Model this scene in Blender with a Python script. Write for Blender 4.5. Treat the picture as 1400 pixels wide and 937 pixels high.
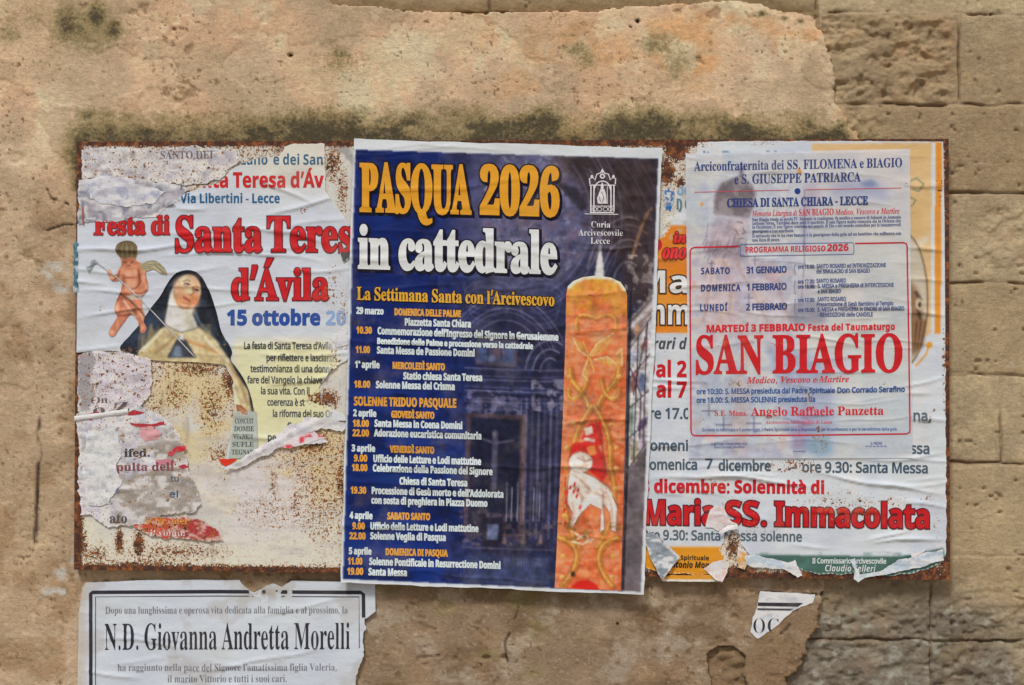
import bpy, math, random
import numpy as np
from mathutils import Vector
from mathutils.geometry import delaunay_2d_cdt as CDT

for o in list(bpy.data.objects):
    bpy.data.objects.remove(o)
scene = bpy.context.scene
COL = scene.collection

# ------------------------------------------------------------------ camera, sky, sun, exposure
PXM = 610.0                      # photograph pixels to one metre on the notice board
ZC = 1.55                        # height of the picture's centre
cam = bpy.data.cameras.new('camera')
cam.lens = 50.0
cam.sensor_width = 36.0
cam.clip_start = 0.05
cam.clip_end = 200.0
cam_ob = bpy.data.objects.new('camera', cam)
COL.objects.link(cam_ob)
cam_ob.location = (0.0, -(1400.0 / PXM) * 50.0 / 36.0, ZC)
cam_ob.rotation_euler = (math.radians(90), 0, 0)
scene.camera = cam_ob

SUN_EL, SUN_AZ = 54.0, -24.0     # overcast: a wide soft sun, above and a little to the left of the camera
world = bpy.data.worlds.new('World')
scene.world = world
world.use_nodes = True
wn = world.node_tree.nodes
sky = wn.new('ShaderNodeTexSky')
sky.sky_type = 'NISHITA'
sky.sun_disc = False
sky.sun_elevation = math.radians(SUN_EL)
sky.sun_rotation = math.radians(180 + SUN_AZ)
sky.air_density = 1.0
sky.dust_density = 4.0
sky.ozone_density = 0.6
wn['Background'].inputs['Strength'].default_value = 0.064
world.node_tree.links.new(sky.outputs[0], wn['Background'].inputs[0])
sun = bpy.data.lights.new('sun', 'SUN')
sun.energy = 2.2
sun.angle = math.radians(11)
sun.color = (1.0, 0.985, 0.955)
sun_ob = bpy.data.objects.new('sun', sun)
COL.objects.link(sun_ob)
e, a = math.radians(SUN_EL), math.radians(SUN_AZ)
to_sun = Vector((math.sin(a) * math.cos(e), -math.cos(a) * math.cos(e), math.sin(e)))
sun_ob.rotation_euler = to_sun.to_track_quat('Z', 'Y').to_euler()
vs = scene.view_settings
vs.view_transform = 'Standard'
vs.look = 'None'
vs.exposure = -0.05
vs.gamma = 1.0
vs.use_curve_mapping = False

# ------------------------------------------------------------------ helpers
KW = 0.72                        # how bright a perfectly white sheet comes out in the picture


def lin(c):
    c = np.asarray(c, float) / 255.0
    return np.where(c <= 0.04045, c / 12.92, ((c + 0.055) / 1.055) ** 2.4)


def alb(c):
    """colour as it reads in daylight on the wall (0-255) -> base colour"""
    return np.clip(lin(c) / KW, 0.006, 0.87)


def P3(px, py, depth):
    """px, py arrays on the board plane (photograph pixels), depth = metres in front of the board face"""
    px = np.asarray(px, float)
    py = np.asarray(py, float)
    return np.stack([(px - 700.0) / PXM, -np.asarray(depth, float) + 0 * px, ZC + (468.5 - py) / PXM], -1)


def vnoise(x, y, seed=0):
    ix, iy = np.floor(x), np.floor(y)
    fx, fy = x - ix, y - iy
    fx = fx * fx * fx * (fx * (fx * 6 - 15) + 10)
    fy = fy * fy * fy * (fy * (fy * 6 - 15) + 10)

    def h(i, j):
        s = np.sin(i * 127.1 + j * 311.7 + seed * 74.7) * 43758.5453
        return s - np.floor(s)
    return (h(ix, iy) * (1 - fx) + h(ix + 1, iy) * fx) * (1 - fy) + (h(ix, iy + 1) * (1 - fx) + h(ix + 1, iy + 1) * fx) * fy


def fbm(x, y, size, octaves=4, seed=0, sy=None):
    """0..1 fractal noise; size = feature size in photograph pixels"""
    sy = sy or size
    t, amp, tot = 0, 1.0, 0
    for k in range(octaves):
        t = t + amp * vnoise(x / size * 2 ** k + 17.3 * k, y / sy * 2 ** k + 9.1 * k, seed + k)
        tot += amp
        amp *= 0.55
    return t / tot


def sstep(x, a, b):
    t = np.clip((x - a) / (b - a), 0, 1)
    return t * t * (3 - 2 * t)


def mixc(a, b, t):
    t = np.asarray(t)[..., None]
    return np.asarray(a, float) * (1 - t) + np.asarray(b, float) * t


def gauss(m, s):
    if s <= 0:
        return m
    r = int(max(1, round(s * 2.6)))
    k = np.exp(-0.5 * (np.arange(-r, r + 1) / s) ** 2)
    k /= k.sum()
    for ax in (0, 1):
        pad = [(0, 0), (0, 0)]
        pad[ax] = (r, r)
        q = np.pad(m, pad, mode='edge')
        out = np.zeros_like(m)
        n = m.shape[ax]
        for i in range(2 * r + 1):
            out += k[i] * (q[i:i + n, :] if ax == 0 else q[:, i:i + n])
        m = out
    return m


class Canvas:
    """a printed picture or a map of wear, laid out in the poster's own plane"""

    def __init__(s, x0, y0, x1, y1, res=1.0, col=(0, 0, 0)):
        s.x0, s.y0, s.res = x0, y0, res
        s.W, s.H = int((x1 - x0) / res) + 2, int((y1 - y0) / res) + 2
        s.a = np.zeros((s.H, s.W, 3)) + np.asarray(col, float)
        s.X, s.Y = np.meshgrid(x0 + np.arange(s.W) * res, y0 + np.arange(s.H) * res)

    def win(s, xa, ya, xb, yb):
        i0 = max(0, int((xa - s.x0) / s.res) - 1)
        i1 = min(s.W, int((xb - s.x0) / s.res) + 2)
        j0 = max(0, int((ya - s.y0) / s.res) - 1)
        j1 = min(s.H, int((yb - s.y0) / s.res) + 2)
        return slice(j0, max(j0, j1)), slice(i0, max(i0, i1))

    def put(s, w, m, col):
        if m.size:
            m = m[..., None]
            s.a[w] = s.a[w] * (1 - m) + np.asarray(col, float) * m

    def poly(s, pts, col, al=1.0, blur=0.7):
        p = np.asarray(pts, float)
        b = blur * 3 + 2
        w = s.win(p[:, 0].min() - b, p[:, 1].min() - b, p[:, 0].max() + b, p[:, 1].max() + b)
        X, Y = s.X[w], s.Y[w]
        if not X.size:
            return
        ins = np.zeros(X.shape, bool)
        for k in range(len(p)):
            xa, ya = p[k]
            xb, yb = p[(k + 1) % len(p)]
            if ya == yb:
                continue
            c = (ya > Y) != (yb > Y)
            ins ^= c & (X < (xb - xa) * (Y - ya) / (yb - ya) + xa)
        s.put(w, gauss(ins.astype(float), blur / s.res) * al, col)

    def ell(s, cx, cy, rx, ry, col, al=1.0, soft=0.15, rot=0.0):
        R = max(rx, ry) * (1 + soft) + 2
        w = s.win(cx - R, cy - R, cx + R, cy + R)
        X, Y = s.X[w] - cx, s.Y[w] - cy
        c, n = math.cos(math.radians(rot)), math.sin(math.radians(rot))
        d = np.sqrt(((X * c + Y * n) / rx) ** 2 + ((-X * n + Y * c) / ry) ** 2)
        s.put(w, (1 - sstep(d, 1 - soft, 1 + soft)) * al, col)

    def ring(s, cx, cy, rx, ry, wd, col, al=1.0, a0=0, a1=360):
        t = np.radians(np.linspace(a0, a1, 40))
        s.line(np.stack([cx + rx * np.cos(t), cy + ry * np.sin(t)], 1), wd, col, al)

    def line(s, pts, wd, col, al=1.0, soft=0.8):
        p = np.asarray(pts, float)
        b = wd + soft + 2
        w = s.win(p[:, 0].min() - b, p[:, 1].min() - b, p[:, 0].max() + b, p[:, 1].max() + b)
        X, Y = s.X[w], s.Y[w]
        if not X.size:
            return
        d = np.full(X.shape, 1e9)
        for k in range(len(p) - 1):
            v = p[k + 1] - p[k]
            t = np.clip(((X - p[k, 0]) * v[0] + (Y - p[k, 1]) * v[1]) / max(v @ v, 1e-9), 0, 1)
            d = np.minimum(d, np.hypot(X - p[k, 0] - t * v[0], Y - p[k, 1] - t * v[1]))
        s.put(w, (1 - sstep(d, wd / 2 - soft / 2, wd / 2 + soft)) * al, col)

    def blotch(s, w, size, lo, hi, col, al=1.0, seed=0, sy=None):
        m = sstep(fbm(s.X[w], s.Y[w], size, 4, seed, sy), lo, hi) * al
        s.put(w, m, col)

    def all(s):
        return (slice(0, s.H), slice(0, s.W))

    def detail(s, w, size, k, seed, sy=None):
        """grain of the photographed subject: small darker and lighter shapes"""
        f = fbm(s.X[w], s.Y[w], size, 4, seed, sy)
        r = 1 - np.abs(2 * fbm(s.X[w], s.Y[w], size * 1.6, 3, seed + 9, sy) - 1) * 2.2
        s.a[w] = np.clip(s.a[w] * (1 + k * ((f - 0.5) * 2.4 + (r - 0.55) * 0.7))[..., None], 4, 236)

    def samp(s, px, py):
        return bil(s.a, (np.asarray(px) - s.x0) / s.res, (np.asarray(py) - s.y0) / s.res)


def bil(a, u, v):
    H, W = a.shape[:2]
    u = np.clip(u, 0, W - 1.001)
    v = np.clip(v, 0, H - 1.001)
    i, j = u.astype(int), v.astype(int)
    fu, fv = u - i, v - j
    if a.ndim == 3:
        fu, fv = fu[..., None], fv[..., None]
    return (a[j, i] * (1 - fu) + a[j, i + 1] * fu) * (1 - fv) + (a[j + 1, i] * (1 - fu) + a[j + 1, i + 1] * fu) * fv


class Relief:
    """wrinkles of a pasted sheet, in metres, over a rectangle of photograph pixels"""

    def __init__(s, x0, y0, x1, y1, seed, n=40, amp=0.0009, roll=0.0009, long=(40, 170), sharp=(1.6, 3.4), tilt=7):
        s.x0, s.y0 = x0, y0
        W, H = int(x1 - x0) + 2, int(y1 - y0) + 2
        X, Y = np.meshgrid(x0 + np.arange(W), y0 + np.arange(H))
        s.X, s.Y = X, Y
        rr = random.Random(seed)
        amp *= 1.1
        s.gain = 3.6
        h = 1.7 * roll * fbm(X + 0.25 * Y, Y, 110, 3, seed, 38) + 0.0003 * fbm(X, Y, 30, 3, seed + 5, 11)
        s.h = h
        for _ in range(n):
            s.crease(rr.uniform(x0, x1), rr.uniform(y0, y1), rr.uniform(*long), rr.gauss(0, tilt), rr.uniform(*sharp), amp * rr.uniform(0.3, 1.0), rr)

    def crease(s, cx, cy, L, ang, w, amp, rr=None, bow=None):
        rr = rr or random.Random(int(cx * 7 + cy))
        t = math.radians(ang)
        dx, dy = s.X - cx, s.Y - cy
        u = dx * math.cos(t) + dy * math.sin(t)
        k = rr.uniform(-1, 1) * 0.0009 if bow is None else bow
        v = -dx * math.sin(t) + dy * math.cos(t) + k * u * u + 1.4 * np.sin(u / 17.0 + cx)
        m = np.clip(1 - (u / (L / 2)) ** 2, 0, 1)
        s.h = s.h + s.gain * amp * m * np.where(v < 0, np.exp(-np.abs(v) / (w * 1.5)), np.exp(-np.abs(v) / (w * 0.75)))

    def __call__(s, px, py):
        return bil(s.h, np.asarray(px, float) - s.x0, np.asarray(py, float) - s.y0)


def FLAT(px, py):
    return 0.0 * np.asarray(px, float)


def jag(pts, amp=1.5, step=3.0, seed=0, closed=True):
    """torn edge: an outline resampled every few pixels and roughened"""
    p = [tuple(q) for q in pts]
    out = []
    n = len(p) if closed else len(p) - 1
    for k in range(n):
        a, b = np.array(p[k], float), np.array(p[(k + 1) % len(p)], float)
        L = np.hypot(*(b - a))
        m = max(1, int(L / step))
        nrm = np.array([-(b - a)[1], (b - a)[0]]) / max(L, 1e-6)
        for i in range(m):
            q = a + (b - a) * i / m
            f = (fbm(np.array([q[0]]), np.array([q[1]]), 14, 3, seed)[0] - 0.5) * 3.2 + (vnoise(np.array([q[0] / 2.2]), np.array([q[1] / 2.2]), seed + 3)[0] - 0.5) * 0.9
            out.append(tuple(q + nrm * f * amp))
    if not closed:
        out.append(p[-1])
    return out


def soft(pts, n=2):
    """a closed outline with its corners rounded"""
    p = np.asarray(pts, float)
    for _ in range(n):
        q = np.roll(p, -1, 0)
        p = np.stack([p * 0.75 + q * 0.25, p * 0.25 + q * 0.75], 1).reshape(-1, 2)
    return [tuple(v) for v in p]


def inside(pts, X, Y):
    p = np.asarray(pts, float)
    ins = np.zeros(X.shape, bool)
    for k in range(len(p)):
        xa, ya = p[k]
        xb, yb = p[(k + 1) % len(p)]
        if ya == yb:
            continue
        c = (ya > Y) != (yb > Y)
        ins ^= c & (X < (xb - xa) * (Y - ya) / (yb - ya) + xa)
    return ins


# ------------------------------------------------------------------ materials
class NT:
    def __init__(s, name):
        s.m = bpy.data.materials.new(name)
        s.m.use_nodes = True
        s.t = s.m.node_tree
        s.b = s.t.nodes['Principled BSDF']
        s.pos = s.n('ShaderNodeNewGeometry').outputs['Position']

    def n(s, kind, **kw):
        o = s.t.nodes.new(kind)
        for k, v in kw.items():
            setattr(o, k, v)
        return o

    def set(s, sock, v):
        if hasattr(v, 'is_output') or hasattr(v, 'links'):
            s.t.links.new(v, sock)
        else:
            sock.default_value = v

    def noise(s, scale, detail=4.0, rough=0.6, stretch=None, dist=0.0):
        o = s.n('ShaderNodeTexNoise')
        o.inputs['Scale'].default_value = scale
        o.inputs['Detail'].default_value = detail
        o.inputs['Roughness'].default_value = rough
        o.inputs['Distortion'].default_value = dist
        v = s.pos
        if stretch:
            mp = s.n('ShaderNodeMapping')
            mp.inputs['Scale'].default_value = stretch
            s.t.links.new(v, mp.inputs[0])
            v = mp.outputs[0]
        s.t.links.new(v, o.inputs['Vector'])
        return o.outputs['Fac']

    def math(s, op, a, b=0.0, c=0.0, clamp=False):
        o = s.n('ShaderNodeMath', operation=op, use_clamp=clamp)
        for k, v in enumerate((a, b, c)):
            s.set(o.inputs[k], v)
        return o.outputs[0]

    def ramp(s, v, lo, hi, a=0.0, b=1.0):
        o = s.n('ShaderNodeMapRange', interpolation_type='SMOOTHSTEP')
        for k, q in enumerate((v, lo, hi, a, b)):
            s.set(o.inputs[k], q)
        return o.outputs[0]

    def mix(s, f, a, b, mode='MIX'):
        o = s.n('ShaderNodeMix', data_type='RGBA', blend_type=mode)
        s.set(o.inputs[0], f)
        for i, v in ((6, a), (7, b)):
            if isinstance(v, (tuple, list, np.ndarray)):
                v = tuple(float(q) for q in v)
                v = v if len(v) == 4 else v + (1.0,)
            s.set(o.inputs[i], v)
        return o.outputs[2]

    def attr(s, name, colour=False):
        o = s.n('ShaderNodeAttribute', attribute_name=name)
        return o.outputs['Color' if colour else 'Fac']

    def bump(s, h, dist=0.001, strength=1.0, normal=None):
        o = s.n('ShaderNodeBump')
        o.inputs['Strength'].default_value = strength
        o.inputs['Distance'].default_value = dist
        s.set(o.inputs['Height'], h)
        if normal:
            s.set(o.inputs['Normal'], normal)
        return o.outputs[0]

    def out(s, col, rough, normal=None, spec=0.4):
        s.set(s.b.inputs['Base Color'], col)
        s.set(s.b.inputs['Roughness'], rough)
        s.b.inputs['Specular IOR Level'].default_value = spec
        if normal:
            s.set(s.b.inputs['Normal'], normal)
        return s.m


RUST_D, RUST_O = alb((66, 42, 34)), alb((150, 88, 46))
OCHRE = alb((196, 150, 92))


def rust_layer(k, col, scale=115.0, wide=-0.05):
    """rust breaking through: specks where the 'rust' map lets them, with an ochre halo"""
    d = k.attr('rust')
    n1 = k.math('MAXIMUM', k.noise(scale, 6.0, 0.66), k.math('SUBTRACT', k.noise(scale * 2.4, 4.0, 0.6), 0.015))
    thr = k.math('MULTIPLY_ADD', d, -0.52, 0.845)
    over = k.math('SUBTRACT', n1, thr)
    halo = k.ramp(over, wide, 0.03, 0.0, 0.66)
    core = k.ramp(over, 0.0, 0.035)
    n2 = k.noise(60.0, 5.0, 0.7)
    rc = k.mix(k.ramp(n2, 0.45, 0.68), RUST_D, RUST_O)
    col = k.mix(k.math('MULTIPLY', halo, k.ramp(d, 0.0, 0.12)), col, OCHRE)
    return k.mix(core, col, rc), core


def make_paper(name, rough=0.62, alpha=1.0, grain=0.05, spec=0.18, bump=0.00022):
    k = NT(name)
    col = k.attr('Col', True)
    g = k.ramp(k.noise(420.0, 3.0, 0.7), 0.3, 0.7, 1 - grain, 1 + grain)
    gv = k.n('ShaderNodeCombineColor')
    for i in range(3):
        k.t.links.new(g, gv.inputs[i])
    col = k.mix(1.0, col, gv.outputs[0], 'MULTIPLY')
    dirt = k.math('MULTIPLY', k.ramp(k.noise(9.0, 6.0, 0.65), 0.48, 0.78), 0.22)
    col = k.mix(dirt, col, alb((150, 140, 128)))
    col, core = rust_layer(k, col)
    fine = k.math('ADD', k.noise(24.0, 3.0, 0.5, (0.8, 1.0, 1.5)), k.math('MULTIPLY', k.noise(260.0, 3.0, 0.6), 0.06))
    nrm = k.bump(fine, bump * 10.0)
    m = k.out(col, k.math('MULTIPLY_ADD', core, 0.25, rough), nrm, spec)
    if alpha < 1:
        k.b.inputs['Alpha'].default_value = alpha
    return m


M_PAPER = make_paper('printed_paper')
M_GLOSS = make_paper('poster_paper', rough=0.5, grain=0.035, spec=0.16)
M_THIN = make_paper('thin_wet_paper', alpha=0.79)
M_SCRAP = make_paper('torn_paper_fibre', rough=0.85, grain=0.09, spec=0.15, bump=0.0004)


def make_board():
    k = NT('rusty_painted_steel')
    col = k.attr('Col', True)
    col = k.mix(k.ramp(k.noise(30.0, 7.0, 0.7), 0.4, 0.75, 0.0, 0.35), col, alb((165, 158, 150)))
    col = k.mix(k.ramp(k.noise(75.0, 6.0, 0.75, (1.6, 1, 0.55)), 0.57, 0.68, 0.0, 0.5), col, alb((206, 176, 118)))
    col, core = rust_layer(k, col, 120.0, -0.085)
    h = k.math('SUBTRACT', k.noise(160.0, 5.0, 0.65), k.math('MULTIPLY', core, 0.7))
    return k.out(col, k.math('MULTIPLY_ADD', core, 0.3, 0.5), k.bump(h, 0.0011), 0.35)


M_BOARD = make_board()


def make_wall(name, scale, bumpd, stone):
    k = NT(name)
    col = k.attr('Col', True)
    n1 = k.noise(scale, 8.0, 0.7)
    n2 = k.noise(scale * 0.16, 6.0, 0.62)
    v = k.math('MULTIPLY', k.ramp(n1, 0.25, 0.75, 0.86, 1.13), k.ramp(n2, 0.3, 0.7, 0.90, 1.09))
    gv = k.n('ShaderNodeCombineColor')
    for i in range(3):
        k.t.links.new(v, gv.inputs[i])
    col = k.mix(1.0, col, gv.outputs[0], 'MULTIPLY')
    g = k.ramp(k.noise(520.0, 3.0, 0.65), 0.3, 0.7, 0.87, 1.11)
    gv2 = k.n('ShaderNodeCombineColor')
    for i in range(3):
        k.t.links.new(g, gv2.inputs[i])
    col = k.mix(1.0, col, gv2.outputs[0], 'MULTIPLY')
    # lime bloom and dust
    col = k.mix(k.ramp(k.noise(42.0, 8.0, 0.75), 0.56, 0.72, 0.0, 0.38), col, alb((196, 184, 164)))
    # moss and soot growing where the 'moss' map lets it
    d = k.attr('moss')
    nm = k.math('MULTIPLY_ADD', k.noise(150.0, 6.0, 0.7), 0.55, k.math('MULTIPLY', k.noise(34.0, 5.0, 0.6), 0.45))
    over = k.math('SUBTRACT', nm, k.math('MULTIPLY_ADD', d, -0.5, 0.82))
    green = k.ramp(over, -0.24, 0.05, 0.0, 0.78)
    black = k.ramp(over, -0.03, 0.20, 0.0, 0.92)
    col = k.mix(k.math('MULTIPLY', green, k.ramp(d, 0.0, 0.25)), col, alb((128, 116, 74)))
    col = k.mix(k.math('MULTIPLY', black, k.ramp(d, 0.05, 0.3)), col, alb((72, 66, 52)))
    # pits
    pit = k.ramp(k.noise(150.0, 3.0, 0.5), 0.70, 0.76)
    col = k.mix(k.math('MULTIPLY', pit, 0.55), col, alb((98, 78, 56)))
    h = k.math('ADD', k.noise(scale * 0.7, 8.0, 0.66, (0.85, 1, 1.1)), k.math('MULTIPLY', k.noise(480.0, 4.0, 0.7), 0.42))
    h = k.math('SUBTRACT', h, k.math('MULTIPLY', pit, 0.6))
    return k.out(col, 0.92, k.bump(h, bumpd), 0.2)


M_PLASTER = make_wall('lime_plaster', 120.0, 0.0036, False)
M_STONE = make_wall('soft_limestone', 95.0, 0.0055, True)


# ------------------------------------------------------------------ objects
def link(name, me, mat, parent=None):
    o = bpy.data.objects.new(name, me)
    COL.objects.link(o)
    if mat:
        me.materials.append(mat)
    if parent is not None:
        o.parent = parent
        o.matrix_parent_inverse = parent.matrix_basis.inverted()
    return o


def mesh(name, co, faces, mat, parent=None, cols=None, rust=None, moss=None, smooth=True, lab=None):
    me = bpy.data.meshes.new(name)
    co = np.asarray(co, float)
    me.vertices.add(len(co))
    me.vertices.foreach_set('co', co.ravel())
    if isinstance(faces, np.ndarray):
        nf, k = faces.shape
        me.loops.add(nf * k)
        me.loops.foreach_set('vertex_index', faces.ravel().astype(np.int32))
        me.polygons.add(nf)
        me.polygons.foreach_set('loop_start', np.arange(0, nf * k, k, dtype=np.int32))
        me.polygons.foreach_set('loop_total', np.full(nf, k, dtype=np.int32))
    me.update(calc_edges=True)
    n = len(co)
    if cols is not None:
        a = me.attributes.new('Col', 'FLOAT_COLOR', 'POINT')
        c = np.ones((n, 4))
        c[:, :3] = cols
        a.data.foreach_set('color', c.ravel())
    for nm, arr in (('rust', rust), ('moss', moss)):
        if arr is not None:
            a = me.attributes.new(nm, 'FLOAT', 'POINT')
            a.data.foreach_set('value', np.broadcast_to(np.asarray(arr, float), (n,)).ravel().copy())
    if smooth:
        me.polygons.foreach_set('use_smooth', np.ones(len(me.polygons), bool))
    return link(name, me, mat, parent)


def tag(o, label, cat, group=None):
    o['label'] = label
    o['category'] = cat
    if group:
        o['group'] = group
    return o


def thing(name, px, py, label, cat, depth=0.0, group=None):
    o = bpy.data.objects.new(name, None)
    COL.objects.link(o)
    o.location = P3(np.array(px), np.array(py), depth)
    return tag(o, label, cat, group)


def tri_front(pts2, tris):
    """turn every triangle to face the camera (photograph y runs down)"""
    p = np.asarray(pts2)
    t = np.asarray(tris)
    if not len(t):
        return t.reshape(0, 3)
    a, b, c = p[t[:, 0]], p[t[:, 1]], p[t[:, 2]]
    cr = (b[:, 0] - a[:, 0]) * (c[:, 1] - a[:, 1]) - (b[:, 1] - a[:, 1]) * (c[:, 0] - a[:, 0])
    t = t.copy()
    f = cr > 0
    t[f] = t[f][:, ::-1]
    return t[np.abs(cr) > 1e-7]


def cdt(contours, extra=None, holes=True):
    V, E = [], []
    for c in contours:
        b = len(V)
        V += [Vector((float(x), float(y))) for x, y in c]
        E += [(b + i, b + (i + 1) % len(c)) for i in range(len(c))]
    if extra is not None:
        V += [Vector((float(x), float(y))) for x, y in extra]
    r = CDT(V, E, [], 0 if holes else 1, 1e-5)
    p = np.array([(q[0], q[1]) for q in r[0]]).reshape(-1, 2)
    f = np.array([q for q in r[2] if len(q) == 3], int).reshape(-1, 3)
    if holes and len(f):                                   # keep what the outlines wind round, leave the counters open
        c = p[f].mean(1)
        wn = np.zeros(len(c))
        ar = []
        for q in contours:
            q = np.asarray(q, float)
            q2 = np.roll(q, -1, 0)
            ar.append(0.5 * np.sum(q[:, 0] * q2[:, 1] - q2[:, 0] * q[:, 1]))
            dy = (q2[:, 1] - q[:, 1])[:, None]
            dy = np.where(dy == 0, 1e-12, dy)
            xi = q[:, 0][:, None] + (c[None, :, 1] - q[:, 1][:, None]) * (q2[:, 0] - q[:, 0])[:, None] / dy
            up = (q[:, 1][:, None] <= c[None, :, 1]) & (q2[:, 1][:, None] > c[None, :, 1]) & (xi > c[None, :, 0])
            dn = (q2[:, 1][:, None] <= c[None, :, 1]) & (q[:, 1][:, None] > c[None, :, 1]) & (xi > c[None, :, 0])
            wn += up.sum(0) - dn.sum(0)
        sg = np.sign(max(ar, key=abs))
        f = f[wn * sg > 0.5]
    return p, tri_front(p, f)


def refine(p, t, L):
    """split triangles until no edge is longer than L, so that print follows the paper's wrinkles"""
    for _ in range(8):
        if not len(t):
            break
        e = np.concatenate([t[:, [0, 1]], t[:, [1, 2]], t[:, [2, 0]]])
        e.sort(axis=1)
        ue, inv = np.unique(e, axis=0, return_inverse=True)
        inv = inv.ravel()
        ln = np.hypot(*(p[ue[:, 0]] - p[ue[:, 1]]).T)
        sp = ln > L
        if not sp.any():
            break
        mid = np.full(len(ue), -1)
        mid[sp] = len(p) + np.arange(sp.sum())
        p = np.concatenate([p, (p[ue[sp, 0]] + p[ue[sp, 1]]) / 2])
        n = len(t)
        ms = np.stack([mid[inv[:n]], mid[inv[n:2 * n]], mid[inv[2 * n:]]], 1)
        new = []
        for (a, b, c), (m0, m1, m2) in zip(t.tolist(), ms.tolist()):
            k = (m0 >= 0) + (m1 >= 0) + (m2 >= 0)
            if k == 0:
                new.append((a, b, c))
                continue
            if k == 3:
                new += [(a, m0, m2), (m0, b, m1), (m2, m1, c), (m0, m1, m2)]
                continue
            while not (m0 >= 0 and (k == 1 or m1 >= 0)):
                a, b, c, m0, m1, m2 = b, c, a, m1, m2, m0
            if k == 1:
                new += [(a, m0, c), (m0, b, c)]
            else:
                new += [(m0, b, m1), (a, m0, c), (m0, m1, c)]
        t = np.array(new, int)
    return p, t


def sheet(name, outline, depth, H, colf, rustf=None, step=4.0, mat=None, parent=None, curl=None, fibre=0.0):
    """a piece of paper with any outline; colf(px, py) gives its printed colour"""
    p = np.asarray(outline, float)
    xs = np.arange(p[:, 0].min() + step * 0.6, p[:, 0].max(), step)
    ys = np.arange(p[:, 1].min() + step * 0.6, p[:, 1].max(), step)
    X, Y = np.meshgrid(xs, ys)
    X = X + step * 0.5 * (np.arange(X.shape[0])[:, None] % 2)
    X, Y = X.ravel(), Y.ravel()
    k = inside(p, X, Y)
    X, Y = X[k], Y[k]
    v, t = cdt([p], np.stack([X, Y], 1), holes=False)
    x, y = v[:, 0], v[:, 1]
    d = depth + H(x, y)
    if curl is not None:
        d = d + curl(x, y)
    r = rustf(x, y) if rustf is not None else 0.0
    c = colf(x, y) if callable(colf) else np.zeros((len(x), 3)) + np.asarray(colf, float)
    if fibre:                                              # the white core of the paper shows along a tear
        q = p[::2]
        near = np.full(len(x), 1e9)
        for a in range(0, len(x), 4000):
            near[a:a + 4000] = np.sqrt(((x[a:a + 4000, None] - q[None, :, 0]) ** 2 + (y[a:a + 4000, None] - q[None, :, 1]) ** 2).min(1))
        wd = fibre * (0.2 + 2.2 * sstep(fbm(x, y, 16, 3, 17), 0.4, 0.7))
        c = mixc(c, (212, 210, 208), (1 - sstep(near, wd * 0.6, wd * 1.3)) * 0.85)
    return mesh(name, P3(x, y, d), t, mat or M_PAPER, parent, alb(c), np.asarray(r) + 0 * x, smooth=True)


def quad(name, c4, nu, nv, depth, H, colf, rustf=None, mat=None, parent=None, skirt=0.0, ragged=0.0):
    """a rectangular sheet or plate between four corners (TL, TR, BR, BL); skirt gives a plate its folded edge"""
    u = np.linspace(0, 1, nu)
    v = np.linspace(0, 1, nv)
    if skirt:
        u = np.concatenate([[0], u, [1]])
        v = np.concatenate([[0], v, [1]])
    U, V = np.meshgrid(u, v)
    c = np.asarray(c4, float)
    pt = (c[0] * (1 - U[..., None]) + c[1] * U[..., None]) * (1 - V[..., None]) + (c[3] * (1 - U[..., None]) + c[2] * U[..., None]) * V[..., None]
    x, y = pt[..., 0], pt[..., 1]
    if ragged:                                             # a cut edge that the glue has pulled a little out of line
        e = np.exp(-np.minimum.reduce([U, 1 - U, V, 1 - V]) * 60)
        x = x + e * ragged * ((fbm(y, x, 70, 3, 7) - 0.5) * 5 + (fbm(y, x, 12, 2, 8) - 0.5) * 1.2)
        y = y + e * ragged * ((fbm(x, y, 70, 3, 9) - 0.5) * 5 + (fbm(x, y, 12, 2, 10) - 0.5) * 1.2)
    d = depth + H(x, y)
    if skirt:
        d[0] = d[-1] = depth - skirt
        d[:, 0] = d[:, -1] = depth - skirt
    R, C = x.shape
    i = np.arange(R * C).reshape(R, C)
    f = np.stack([i[:-1, :-1], i[1:, :-1], i[1:, 1:], i[:-1, 1:]], -1).reshape(-1, 4)
    x, y, d = x.ravel(), y.ravel(), d.ravel()
    r = rustf(x, y) if rustf is not None else 0 * x
    col = colf(x, y) if callable(colf) else np.zeros((len(x), 3)) + np.asarray(colf, float)
    o = mesh(name, P3(x, y, d), f, mat or M_PAPER, parent, alb(col), r)
    if skirt:
        o.data.set_sharp_from_angle(angle=math.radians(50))
    return o


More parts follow.
